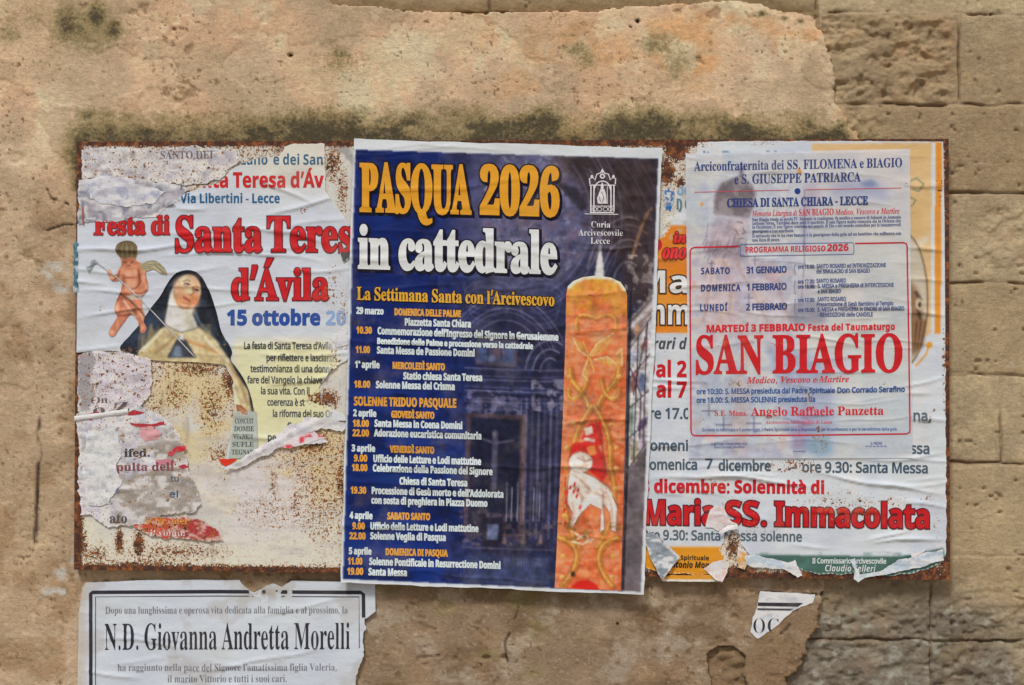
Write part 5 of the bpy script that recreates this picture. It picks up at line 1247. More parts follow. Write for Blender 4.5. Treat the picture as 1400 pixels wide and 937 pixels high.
pc = mixc(pc, (62, 46, 36), stk * 0.85)                                                  # rust run from a lost nail
for cx, cy, r in ((873, 26, 3.0), (395, 73, 3.0), (1128, 815, 4.0), (863, 34, 1.6), (1182, 815, 2.5), (845, 855, 2.5), (366, 788, 2.0)):
    pc = mixc(pc, (40, 32, 26), 1 - sstep(np.hypot(X - cx, (Y - cy) * 1.1), r * 0.6, r * 1.3))
for cx, cy, rx, ry in ((82, 787, 17, 9), (72, 812, 22, 6), (100, 770, 9, 6), (68, 370, 16, 13), (80, 395, 10, 6), (105, 600, 6, 12)):
    m = np.exp(-((X - cx) / rx) ** 2 - ((Y - cy) / ry) ** 2) * sstep(fbm(X, Y, 9, 3, 105), 0.42, 0.58)
    pc = mixc(pc, (186, 184, 176), np.clip(m * 1.3, 0, 0.9))
band_top = 158 - 60 * (fbm(X, Y * 0.4, 50, 4, 111) - 0.45)
mo = sstep(Y, band_top - 34, 192) * (Y < 262) * sstep(X, 80, 112) * (1 - sstep(X, 1150, 1185))
mo = 1.10 * mo * (0.74 + 0.44 * sstep(fbm(X, Y, 60, 4, 112, 30), 0.36, 0.66))
mo = np.maximum(mo, 0.9 * np.exp(-((X - 102) / 22) ** 2 - ((Y - 205) / 42) ** 2))
for cx, cy, rx, ry, s in ((88, 30, 22, 34, .92), (128, 20, 18, 24, .95), (150, 40, 20, 18, .92), (112, 36, 66, 44, .66), (8, 45, 26, 18, .62), (464, 70, 16, 12, .75), (465, 80, 44, 34, .52), (60, 88, 60, 14, .25), (212, 26, 18, 12, .35), (786, 66, 22, 14, .72), (803, 82, 20, 22, .62), (700, 45, 150, 20, .30), (900, 55, 34, 24, .62), (925, 80, 26, 34, .62), (910, 80, 60, 50, .36), (1045, 16, 10, 6, .95), (1075, 22, 6, 4, .95), (1097, 26, 6, 4, .95), (30, 20, 60, 30, .4), (480, 20, 40, 14, .3), (1090, 160, 18, 20, .5),
                         (605, 832, 32, 14, .62), (715, 822, 44, 18, .62), (735, 860, 26, 30, .5), (665, 900, 26, 12, .5), (730, 920, 26, 26, .45), (530, 806, 20, 10, .5), (655, 806, 14, 12, .6), (790, 870, 40, 30, .3), (1060, 890, 30, 40, .3)):
    mo = np.maximum(mo, s * np.exp(-((X - cx) / rx) ** 2 - ((Y - cy) / ry) ** 2))
mo = np.maximum(mo, 0.15 * sstep(fbm(X, Y, 120, 4, 113), 0.52, 0.66) * top)
mo = np.clip(mo, 0, 1)
u, f = gridfaces(plas)
mesh('plaster', P3(X.ravel()[u], Y.ravel()[u], WALL_D + ph.ravel()[u]), f, M_PLASTER, wall, alb(pc.reshape(-1, 3)[u]), moss=mo.ravel()[u])

# ------------------------------------------------------------------ the steel notice board
BQ = [(105, 194), (1297, 190), (1299, 793), (101, 779)]
bx0, by0, bx1, by1 = 95, 184, 1305, 800
BC = Canvas(bx0, by0, bx1, by1, 2.0, (198, 198, 192))
A_ = BC.all()
BC.blotch(A_, 60, 0.42, 0.66, (196, 192, 186), 0.8, 121)
BC.blotch(A_, 30, 0.5, 0.72, (216, 210, 190), 0.7, 122)
w_ = BC.win(200, 480, 345, 650)
m_ = sstep(fbm(BC.X[w_], BC.Y[w_], 30, 3, 123), 0.2, 0.5) * np.exp(-(((BC.X[w_] - 268) / 66) ** 4) - (((BC.Y[w_] - 560) / 88) ** 4))
BC.put(w_, m_ * 0.9, (204, 188, 142))
w_ = BC.win(330, 560, 490, 720)
m_ = np.exp(-(((BC.X[w_] - 430) / 60) ** 4) - (((BC.Y[w_] - 630) / 60) ** 4))
BC.put(w_, m_ * 0.85, (206, 186, 140))
w_ = BC.win(100, 700, 480, 790)
BC.put(w_, sstep(BC.Y[w_], 715, 745) * 0.6, (214, 210, 192))
w_ = BC.win(240, 600, 470, 760)
BC.put(w_, sstep(fbm(BC.X[w_], BC.Y[w_], 50, 4, 126), 0.42, 0.58) * np.exp(-(((BC.X[w_] - 345) / 90) ** 4) - (((BC.Y[w_] - 680) / 56) ** 4)) * 0.85, (208, 204, 208))
BC.put(w_, sstep(fbm(BC.X[w_], BC.Y[w_], 40, 4, 127, 6), 0.54, 0.66) * 0.5, (178, 174, 174))
w_ = BC.win(100, 190, 300, 250)
BC.put(w_, sstep(fbm(BC.X[w_], BC.Y[w_], 18, 3, 124), 0.45, 0.6) * 0.7, (160, 158, 164))
w_ = BC.win(380, 190, 480, 240)
BC.put(w_, sstep(fbm(BC.X[w_], BC.Y[w_], 18, 3, 125), 0.5, 0.6) * 0.7, (128, 128, 134))
# grey scuffs and vertical scratches
rr = random.Random(8)
for _ in range(60):
    x, y = rr.uniform(205, 470), rr.uniform(490, 775)
    BC.line([(x, y), (x + rr.gauss(0, 2), y + rr.uniform(3, 12))], rr.uniform(0.8, 2.2), rr.choice([(120, 118, 114), (134, 122, 104), (150, 132, 100)]), rr.uniform(0.12, 0.4))
for x, y0, y1, w in ((214, 610, 624, 3), (222, 535, 560, 3), (256, 572, 604, 3), (251, 578, 590, 2), (290, 745, 775, 1.2), (253, 735, 772, 1.2), (258, 738, 760, 3), (325, 632, 652, 2)):
    BC.line([(x, y0), (x + 1, (y0 + y1) / 2), (x - .5, y1)], w * .8, (120, 116, 112), 0.4, 2.0)

RC = Canvas(bx0, by0, bx1, by1, 2.0, (0, 0, 0))


def rdens(cx, cy, rx, ry, s, c=None):
    c = c or RC
    w = c.win(cx - rx * 2.2, cy - ry * 2.2, cx + rx * 2.2, cy + ry * 2.2)
    m = s * np.exp(-((c.X[w] - cx) / rx) ** 2 - ((c.Y[w] - cy) / ry) ** 2)
    c.a[w] = np.maximum(c.a[w], m[..., None])


RC.a += (0.385 + 0.17 * sstep(fbm(RC.X, RC.Y, 90, 3, 131), 0.4, 0.7))[..., None]
edge = np.minimum.reduce([RC.X - 104, 1299 - RC.X, RC.Y - 192, (780 + (RC.X - 100) * 0.0115) - RC.Y])
RC.a = np.maximum(RC.a, (1.05 - 0.60 * sstep(edge, 2, 13) - 0.25 * sstep(edge, 10, 26) - 0.2 * sstep(edge, 30, 60))[..., None])
for q in ((120, 215, 20, 20, .78), (104, 500, 14, 22, .95), (103, 690, 10, 60, 1.0), (110, 745, 16, 40, .8), (400, 205, 80, 12, .68), (455, 225, 22, 40, .72), (468, 260, 14, 60, .66), (470, 330, 16, 30, .6),
          (240, 540, 44, 60, .60), (315, 520, 22, 44, .76), (270, 505, 70, 22, .68), (290, 555, 44, 74, .62), (430, 605, 50, 40, .70), (300, 620, 40, 30, .6), (210, 560, 30, 20, .58), (150, 515, 60, 40, .5), (450, 545, 26, 20, .78), (467, 660, 18, 70, .70), (375, 665, 12, 60, .6), (405, 690, 14, 60, .62),
          (163, 740, 10, 30, .86), (190, 745, 12, 30, .88), (200, 770, 120, 12, .66), (370, 776, 120, 8, .62), (345, 620, 70, 18, .6), (370, 700, 130, 60, .525), (240, 755, 150, 26, .62), (130, 760, 40, 30, .66), (180, 530, 60, 40, .56),
          (925, 205, 26, 24, 1.0), (912, 235, 16, 30, .92), (930, 250, 14, 14, .8), (1002, 748, 16, 34, .78), (1010, 782, 40, 14, .92), (1270, 782, 40, 14, .95), (1296, 640, 6, 200, 1.0), (1296, 300, 6, 160, .9), (960, 786, 60, 8, .8), (1150, 788, 150, 7, .85), (900, 775, 14, 16, .5), (1290, 760, 12, 30, .95)):
    rdens(*q)


def flat_board(px, py):
    return 0.0009 * (fbm(px, py, 90, 3, 140) - 0.5)


board = thing('notice_board', 700, 790, 'long rusty white steel notice board with flaking paint holding all the pasted posters', 'notice board', -0.018)
quad('steel_sheet', BQ, 480, 240, 0.0, flat_board, lambda x, y: BC.samp(x, y), lambda x, y: RC.samp(x, y)[..., 0], M_BOARD, board, skirt=0.018)
def zz(pts, ox, oy, s):
    return [(ox + x / s, oy + y / s) for x, y in pts]


NAVY, RED, TEAL = (38, 58, 112), (196, 40, 44), (40, 92, 124)
# ------------------------------------------------------------------ torn poster for the feast of the saint (left)
HT = Relief(90, 180, 500, 800, 21, 60, 0.0011, 0.0013, (40, 150), (1.3, 3.0), 6)
HT.crease(180, 342, 190, -2, 2.2, 0.0018)
HT.crease(420, 280, 120, -14, 2.4, 0.0014)
HT.crease(330, 346, 240, 2, 1.8, 0.0012)
HT.crease(390, 262, 90, 25, 2.0, 0.0013)
HT.crease(160, 400, 110, 3, 1.6, 0.0012)
HT.crease(170, 425, 120, -5, 1.6, 0.0012)
HT.crease(300, 395, 200, 4, 1.8, 0.0010)
HT.crease(420, 520, 130, -6, 2.2, 0.0012)
RT = Canvas(90, 180, 500, 800, 2.0)
RT.a += 0.08
for q in ((415, 288, 9, 7, .66), (440, 300, 22, 10, .40), (400, 330, 60, 40, .30), (455, 390, 24, 60, .52), (468, 420, 14, 60, .56), (440, 430, 40, 20, .40), (440, 545, 36, 16, .74), (460, 500, 16, 40, .58), (120, 465, 30, 60, .36), (140, 420, 12, 10, .45), (250, 300, 120, 60, .22), (310, 470, 40, 20, .34), (180, 480, 80, 8, .5), (110, 350, 8, 14, .45)):
    rdens(*q, RT)


def rt(px, py):
    return RT.samp(px, py)[..., 0]


teresa = thing('religious_poster', 290, 490, 'torn white poster with a nun, a winged child and red lettering Santa Teresa d’Ávila', 'poster', 0.0012)
TO = jag([(106, 306), (128, 300), (150, 303), (180, 294), (214, 296), (222, 286), (236, 284), (242, 272), (262, 262), (300, 250), (322, 228), (352, 216), (380, 214), (392, 200)], 1.1, 3, 31, False) + \
    jag([(398, 197), (420, 198), (443, 197), (444, 230), (446, 262), (458, 280), (472, 300), (487, 318)], 1.0, 3, 32, False) + \
    [(487, 470), (480, 480)] + jag([(474, 492), (462, 500), (450, 510), (436, 530), (440, 552), (470, 566), (474, 574), (440, 578), (410, 578), (380, 600), (350, 620), (318, 640), (304, 640), (316, 600), (322, 560), (318, 520), (306, 495), (290, 491), (240, 492), (215, 488), (190, 482), (160, 480), (105, 482)], 1.2, 3, 33, False)


def tcol(px, py):
    c = mixc((198, 205, 213), (184, 190, 202), fbm(px, py, 60, 4, 151))
    c = mixc(c, (210, 204, 184), sstep(py, 300, 215) * sstep(px, 300, 380) * 0.7)
    y = sstep(py, 452, 478) * sstep(px, 310, 330)
    c = mixc(c, mixc((212, 204, 158), (214, 208, 178), fbm(px, py, 50, 3, 152)), y)
    c = mixc(c, (200, 205, 212), y * sstep(px + (fbm(px, py, 25, 3, 153) - .5) * 50, 440, 462))
    return c


sheet('paper', TO, 0.0012, HT, tcol, rt, 2.05, M_PAPER, teresa, None, 0.9)


def on_teresa(x, y):
    return inside(TO, x, y)


k = Ink()
k.text('e dei Sant', 'GB', 374, 225.4, 449, 225.6, 14.2, TEAL)
k.text('zzano', 'GB', 322, 225.4, 366, 225.4, 14.2, TEAL)
k.text('Via Libertini - Lecce', 'GB', 247, 278, 382.5, 277.8, 12.8, (36, 92, 134), 0.15)
k.build('address_lettering', teresa, 0.0017, HT, rt, clip=on_teresa)
k = Ink()
k.text('Santa Teresa d’Áv', 'GB', 252, 256.6, 442.5, 256.5, 20.4, (188, 36, 36), 0.4)
k.build('church_name_lettering', teresa, 0.0017, HT, rt, clip=on_teresa)
k = Ink()
k.text('Festa di', 'SB', 129.5, 320.8, 231.8, 320.6, 25, (184, 38, 40), 0.7, 0.8, (112, 42, 48))
k.text('Santa', 'SB', 241.5, 344, 358, 344, 47, (186, 32, 36), 0.9, 1.2, (92, 30, 40))
k.text('Teresa', 'SB', 366.5, 344, 507, 344, 47, (186, 32, 36), 0.9, 1.2, (92, 30, 40))
k.text('d’Ávila', 'SB', 318, 410, 449, 410, 42, (186, 32, 36), 0.9, 1.2, (92, 30, 40))
k.build('feast_title_lettering', teresa, 0.0017, HT, rt, clip=on_teresa)
k = Ink()
k.text('15 ottobre', 'GB', 311.5, 444.4, 437.3, 444.4, 20, (40, 74, 148), 0.9)
k.text('20', 'GB', 446, 444.4, 473, 444.4, 19, (132, 160, 204), 0.4)
k.build('date_lettering', teresa, 0.0017, HT, rt, clip=on_teresa)
k = Ink()
INK = (62, 70, 76)
for s, x0, x1, y in (('La festa di Santa Teresa d’Avila, no 5', 334.5, 475, 477.2), ('per riflettere e lasciarsi', 365, 456, 493.6), ('testimonianza di una donna c', 342.8, 462, 508.8), ('fare del Vangelo la chiave di le', 338.4, 460, 524), ('la sua vita. Con il', 357.4, 423, 539), ('coerenza è st', 366, 416.6, 554.4), ('la riforma del suo Or', 373.6, 455, 570), ('c', 393.5, 398.5, 584.5), ('pe', 367, 378, 602)):
    k.text(s, 'GR', x0, y, x1, y + 0.5, 9.3, INK, 0.28)
k.build('paragraph_lettering', teresa, 0.0017, HT, rt, clip=on_teresa, fade=lambda x, y: (np.array((206, 206, 208.)), sstep(x, 436, 456) * 0.75 * (y > 470)))

NC = Canvas(150, 360, 352, 645, 0.8, (31, 35, 43))
z7 = lambda p: zz(p, 100, 310, 4.933)
w_ = NC.win(150, 360, 330, 500)
NC.blotch(w_, 18, 0.45, 0.7, (46, 56, 72), 0.7, 161)
NC.poly(z7([(640, 560), (520, 600), (330, 790), (300, 830), (380, 800), (560, 700), (640, 620)]), (58, 76, 104), 0.5, 3)
NC.line(z7([(590, 480), (640, 380), (700, 320), (780, 296), (850, 330), (905, 420), (960, 600), (1000, 730)]), 3, (22, 25, 32), 0.9, 2)
NC.line(z7([(820, 560), (850, 640), (920, 720), (985, 790)]), 3, (90, 104, 124), 0.7, 2)
NC.poly(z7([(440, 850), (620, 670), (720, 715), (850, 680), (960, 760), (1060, 900), (1100, 1000), (1180, 1100), (1230, 1400), (1000, 1500), (430, 1000)]), (200, 184, 144), 1, 1)
NC.blotch(NC.win(190, 445, 352, 640), 20, 0.45, 0.7, (176, 156, 112), 0.7, 162, 60)
for p, c in (([(700, 730), (640, 790), (560, 850)], (156, 132, 90)), ([(740, 760), (860, 800), (1000, 860)], (186, 134, 84)), ([(840, 690), (930, 790), (1040, 900)], (224, 212, 180)), ([(600, 700), (520, 790), (460, 840)], (226, 216, 186)), ([(1060, 930), (1130, 1050), (1180, 1200)], (160, 136, 96))):
    NC.line(z7(p), 3.2, c, 0.8, 2.5)
NC.poly(z7([(635, 885), (690, 780), (725, 730), (765, 765), (835, 885)]), (52, 56, 66), 1, 1)
NC.poly(z7([(650, 880), (700, 800), (730, 810), (740, 880)]), (120, 136, 160), 0.8, 1.6)
NC.poly(z7([(710, 760), (735, 715), (755, 765)]), (214, 212, 210), 1, 1)
NC.poly(z7([(655, 450), (690, 390), (740, 420), (830, 500), (805, 590), (845, 680), (725, 716), (635, 676), (620, 640), (640, 540)]), (214, 212, 206), 1, 1)
NC.poly(z7([(800, 540), (850, 500), (815, 590), (806, 620), (830, 670), (770, 690), (740, 600)]), (184, 178, 152), 0.7, 2.5)
NC.ell(256.5, 399.5, 18.5, 24, (206, 168, 134), 1, 0.08, 14)
NC.ell(253, 412, 12, 9, (198, 128, 84), 0.8, 0.6, 10)
NC.ell(266, 410, 7, 9, (196, 122, 80), 0.75, 0.6)
NC.ell(246, 402, 7, 10, (190, 140, 104), 0.6, 0.7)
NC.ell(251, 384, 12, 6, (226, 196, 164), 0.85, 0.7, -20)
NC.ell(259, 398, 4, 7, (224, 186, 150), 0.8, 0.7)
NC.ell(253, 417.5, 5, 3, (222, 168, 128), 0.8, 0.7)
for cx, cy, r in ((256.3, 389.6, 4.3), (268.8, 397.8, 3.4)):
    NC.ell(cx, cy, r, 2.5, (120, 84, 64), 0.8, 0.5, 24)
    NC.ell(cx + .3, cy + .1, r * .8, 1.6, (196, 186, 176), 0.9, 0.3, 24)
    NC.ell(cx + .6, cy - .6, 1.5, 1.5, (40, 32, 30), 0.95, 0.35)
    NC.line([(cx - r, cy - .6), (cx, cy - 2.2), (cx + r, cy - .2)], 1.1, (74, 52, 44), 0.9)
    NC.line([(cx - r - 1, cy - 4.2), (cx, cy - 6.4), (cx + r, cy - 4.8)], 1.2, (120, 84, 62), 0.85)
NC.line([(263.6, 392), (265.2, 400), (261.6, 404), (258.5, 402.6)], 1.2, (146, 92, 66), 0.85)
NC.line([(251.4, 406.6), (255, 408.6), (259.6, 411.6)], 1.7, (126, 50, 48), 0.9)
NC.line([(252, 409.4), (256, 411.2)], 0.9, (168, 88, 78), 0.7)
NC.line([(250.5, 414), (256, 415.6)], 1.2, (152, 92, 66), 0.6)
NC.line([(240, 386), (238.6, 400), (243, 414), (251, 422.6)], 1.4, (158, 118, 90), 0.6, 1.6)
NC.line(z7([(620, 660), (735, 715), (850, 680)]), 1.6, (150, 146, 132), 0.9)
NC.detail(NC.all(), 9, 0.13, 165)
NUN = soft(z7([(295, 828), (430, 690), (520, 560), (590, 470), (640, 380), (690, 315), (760, 290), (830, 300), (880, 350), (930, 450), (975, 590), (1000, 720), (1085, 840), (1055, 895), (1110, 960), (1180, 1070), (1230, 1260), (1235, 1300), (1180, 1330), (1120, 1180), (1060, 960), (1000, 920), (440, 900), (380, 842)]), 2)
nun = sheet('nun_picture', jag(NUN, 0.35, 3, 41), 0.0023, HT, lambda x, y: NC.samp(x, y), rt, 1.6, M_PAPER, teresa)
# hand and inscribed tablet printed below her sleeve
z8 = lambda p: zz(p, 100, 480, 5.204)
k = Ink()
k.poly(z8([(1160, 380), (1200, 385), (1245, 430), (1250, 470), (1220, 470), (1170, 440)]), (150, 96, 66))
k.poly(z8([(1180, 400), (1225, 420), (1236, 452), (1206, 448)]), (178, 116, 80), 0.0001)
k.build('hand_picture', nun, 0.0028, HT, rt)
k = Ink()
k.poly([(321, 562), (351, 563), (353, 606), (351, 626), (313, 627), (318, 590)], (168, 176, 168))
for i, s in enumerate(('CONCUIT', 'DOMIE', 'VULNEM', 'SUFLE', 'TEGNAS')):
    y = 579 + i * 10.6
    k.text(s, 'SB', 322 - i * 1.2, y, 347 + (i % 2) - i * 0.3, y, 6.6, (74, 84, 84), 0.1, lift=0.00012)
k.build('tablet_picture', nun, 0.0028, HT, rt)
k = Ink()
k.poly(jag(z8([(1035, 768), (1170, 768), (1130, 800), (1085, 822), (1060, 800)]), 0.5, 3, 44), (214, 56, 34))
k.build('red_corner_print', teresa, 0.0021, HT, rt)

PC = Canvas(115, 322, 235, 465, 0.8, (196, 130, 100))
SK, SKL, SKD = (196, 130, 100), (230, 172, 140), (126, 66, 48)
PC.blotch(PC.all(), 16, 0.45, 0.7, (172, 98, 72), 0.6, 171)
PC.poly(soft(z7([(440, 240), (470, 250), (510, 228), (550, 222), (595, 245), (650, 330), (600, 318), (545, 286), (500, 306), (470, 300)])), (154, 148, 116), 1, .8)
for i in range(7):
    PC.line(z7([(476 + i * 5, 296 - i * 8), (540 + i * 12, 262 - i * 3), (604 + i * 7, 316 - i * 9)]), 1.1, ((192, 186, 160), (92, 84, 58))[i % 2], 0.75)
PC.poly(soft(z7([(345, 240), (425, 235), (470, 270), (470, 380), (440, 440), (340, 450), (332, 390), (340, 330), (325, 290)])), SK, .8, 2)
for cx, cy, rx, ry, al in ((375, 318, 26, 20, .75), (425, 312, 18, 18, .55), (388, 400, 34, 34, .7), (482, 350, 9, 34, .7), (498, 408, 9, 20, .6), (300, 545, 15, 34, .75), (345, 575, 20, 20, .45), (300, 660, 12, 26, .6), (265, 712, 12, 12, .6), (462, 600, 12, 18, .7), (470, 680, 9, 16, .5), (266, 345, 9, 14, .6), (300, 318, 8, 16, .5), (242, 300, 8, 8, .7), (405, 432, 14, 9, .7)):
    x, y = z7([(cx, cy)])[0]
    PC.ell(x, y, rx / 4.6, ry / 4.6, SKL, al, .7)
for cx, cy, rx, ry, al in ((448, 340, 9, 50, .6), (385, 345, 40, 5, .55), (345, 370, 8, 40, .5), (400, 448, 50, 8, .5), (345, 480, 24, 14, .35), (420, 570, 14, 30, .6), (375, 600, 26, 12, .6), (452, 640, 8, 30, .5), (325, 690, 8, 26, .5), (335, 250, 12, 14, .5), (430, 250, 16, 10, .45), (495, 440, 14, 10, .4)):
    x, y = z7([(cx, cy)])[0]
    PC.ell(x, y, rx / 4.4, ry / 4.4, SKD, al, .8)
for p in ([(444, 296), (458, 370), (432, 412), (402, 424)], [(410, 450), (470, 452), (500, 430)], [(318, 300), (304, 345), (270, 366)], [(300, 600), (350, 600), (400, 588)], [(430, 618), (452, 690)], [(322, 455), (300, 500)]):
    PC.line(z7(p), 1.3, (110, 56, 42), 0.75, 1.2)
PC.poly(soft(z7([(330, 218), (420, 214), (424, 240), (400, 270), (372, 278), (345, 262)])), (168, 102, 76), 1, 1)
PC.ell(*z7([(388, 256)])[0], 4.5, 3, (206, 144, 112), .8, .6)
PC.line(z7([(345, 238), (362, 244)]), 1.3, (84, 48, 40), .85)
PC.line(z7([(392, 246), (410, 240)]), 1.3, (84, 48, 40), .85)
PC.line(z7([(374, 262), (392, 262)]), 1.3, (136, 52, 48), .85)
PC.poly(soft(z7([(282, 155), (298, 112), (335, 94), (372, 88), (416, 100), (444, 135), (440, 190), (424, 214), (380, 206), (352, 222), (326, 210), (296, 190)])), (98, 86, 60), 1, 1)
for i in range(12):
    t = i / 11
    PC.line(z7([(330 + 60 * t, 100 + 20 * abs(t - .5)), (300 + 130 * t, 140), (312 + 112 * t, 196 + 10 * (i % 3))]), 1.0, ((138, 124, 88), (62, 54, 38), (112, 98, 66))[i % 3], 0.6)
PC.poly(soft(z7([(358, 464), (430, 456), (492, 466), (470, 488), (428, 494), (380, 490)])), (208, 194, 180), 1, .8)
PC.line(z7([(365, 480), (430, 478), (480, 472)]), 1.0, (150, 128, 110), .7)
PC.line(z7([(315, 448), (385, 498), (450, 560), (484, 604)]), 1.6, (82, 68, 56), 0.9)
PC.line(z7([(345, 500), (400, 580), (440, 650)]), 2.4, (222, 200, 184), 0.6, 1.5)
PC.detail(PC.all(), 7, 0.10, 178)
PUT = soft(z7([(288, 150), (300, 118), (335, 98), (372, 93), (412, 103), (438, 135), (438, 175), (425, 210), (428, 232), (455, 242), (470, 252), (510, 230), (550, 226), (590, 245), (622, 280), (644, 326), (610, 318), (575, 305), (545, 286), (515, 298), (490, 306), (497, 345), (512, 395), (508, 430), (485, 455), (462, 470), (470, 510), (468, 545), (484, 580), (486, 612), (476, 640), (492, 665), (500, 690), (484, 716), (458, 718), (452, 690), (444, 655), (425, 615), (400, 590), (375, 602), (350, 640), (320, 680), (296, 715), (284, 738), (255, 744), (240, 722), (248, 695), (270, 660), (292, 628), (304, 602), (286, 580), (280, 545), (292, 505), (312, 465), (326, 440), (330, 400), (338, 370), (322, 352), (300, 368), (268, 370), (248, 352), (245, 325), (228, 305), (236, 286), (258, 292), (268, 318), (285, 335), (296, 315), (312, 282), (330, 262), (328, 235), (318, 205), (296, 185)]), 2)
sheet('winged_child_picture', jag(PUT, 0.2, 2, 43), 0.0026, HT, lambda x, y: PC.samp(x, y), rt, 1.5, M_PAPER, teresa)
k = Ink()
k.line(z7([(165, 242), (310, 352), (460, 490), (620, 660), (825, 880)]), 1.5, (176, 176, 174))
k.poly(z7([(88, 272), (118, 268), (126, 232), (152, 222), (170, 244), (140, 256), (130, 286), (108, 302)]), (142, 152, 156))
k.poly(z7([(100, 274), (130, 262), (146, 240), (152, 250), (126, 278)]), (100, 112, 118), 0.0001)
k.build('arrow_picture', teresa, 0.0034, HT, rt)

# ------------------------------------------------------------------ leftovers of older papers on the left half of the board


def mottled(a, b, size, seed, c=None):
    def f(px, py):
        q = mixc(a, b, sstep(fbm(px, py, size, 5, seed, size * 0.55), 0.35, 0.68))
        q = mixc(q, np.asarray(a) * 0.5 + np.asarray(b) * 0.5 - 34, sstep(fbm(px, py, 9, 4, seed + 2, 4), 0.54, 0.70) * 0.5)
        q = mixc(q, (214, 213, 214), sstep(fbm(px, py, 16, 4, seed + 3, 6), 0.53, 0.66) * 0.75)
        if c is not None:
            q = mixc(q, c, sstep(fbm(px, py, size * 0.6, 4, seed + 1), 0.56, 0.66))
        return q
    return f


def scrap(name, pts, depth, H, col, label, seed, rust=0.3, amp=1.4, step=3.0, mat=None, cat='paper scrap', curl=None, rustf=None, print_=None, group=None, fibre=1.6):
    t = thing(name, np.mean([q[0] for q in pts]), max(q[1] for q in pts), label, cat, depth, group)
    rf = rustf or (lambda x, y: 0 * x + rust)
    sheet('paper', jag(pts, amp, 3, seed), depth, H, col, rf, step, mat or M_SCRAP, t, curl, fibre)
    if print_:
        print_(t, rf)
    return t


HS = Relief(90, 180, 500, 800, 77, 150, 0.0010, 0.0011, (14, 60), (1.0, 2.4), 32)


def p1(t, rf):
    k = Ink()
    k.text('SANTO DEI', 'SB', 219.7, 217.4, 291.5, 217, 10.4, (98, 98, 106), -0.1)
    k.build('lettering', t, 0.0020, HS, rf, M_SCRAP)


scrap('torn_paper', [(112, 206), (150, 200), (215, 204), (262, 200), (300, 204), (322, 206), (330, 220), (312, 232), (300, 246), (268, 254), (236, 252), (190, 248), (112, 244)], 0.0014, HS, mottled((196, 194, 196), (170, 170, 178), 22, 181, (206, 204, 200)),
      'pale flaking paper remnant with faded grey serif capitals along the top left of the board', 51, 0.47, 2.2, print_=p1)


def p2(t, rf):
    k = Ink()
    k.text('F', 'SB', 246.5, 259.5, 252, 259.5, 8, (90, 92, 98))
    k.text('dei Carm', 'GR', 222, 284, 240, 284, 5, (120, 124, 130), 0.1)
    k.line([(114, 283), (114.6, 308)], 2.2, (150, 84, 50))
    k.build('lettering', t, 0.0030, HS, rf, M_SCRAP)


scrap('torn_paper', [(108, 246), (150, 240), (190, 246), (238, 252), (256, 258), (246, 276), (226, 284), (214, 298), (186, 296), (160, 303), (130, 303), (107, 308)], 0.0024, HS,
      lambda x, y: mixc(mottled((150, 148, 156), (178, 176, 184), 26, 183, (120, 124, 140))(x, y), (204, 204, 212), sstep(y + 6 * np.sin(x / 30), 268, 250) * 0.85 * sstep(fbm(x, y, 20, 3, 5), .3, .5)),
      'lilac grey torn paper patch just above the words Festa di', 52, 0.30, 1.8, print_=p2)
scrap('torn_paper', [(118, 250), (160, 246), (200, 256), (228, 262), (210, 278), (180, 284), (150, 280), (124, 272)], 0.0034, HS, mottled((198, 198, 206), (180, 182, 194), 16, 191, (160, 164, 184)),
      'small whitish paper layer peeling inside the lilac grey patch', 58, 0.26, 2.2)


def p3(t, rf):
    k = Ink()
    k.text('On.', 'SB', 124.6, 552.5, 152, 550, 9.6, (88, 86, 92), -0.2)
    k.text('il', 'SB', 126, 532, 134, 531, 8, (120, 124, 132), -0.2)
    k.build('lettering', t, 0.0028, HS, rf, M_SCRAP)


scrap('torn_paper', [(108, 486), (130, 480), (170, 481), (206, 492), (208, 520), (206, 540), (190, 556), (160, 560), (120, 566), (107, 570)], 0.0022, HS, lambda x, y: mixc(mottled((200, 196, 206), (186, 182, 192), 24, 201)(x, y), (134, 134, 140), (x < 127 + 4 * np.sin(y / 7)) * 0.75),
      'white paper remnant peppered with rust below the poster’s winged child', 53, 0.50, 1.6, print_=p3)


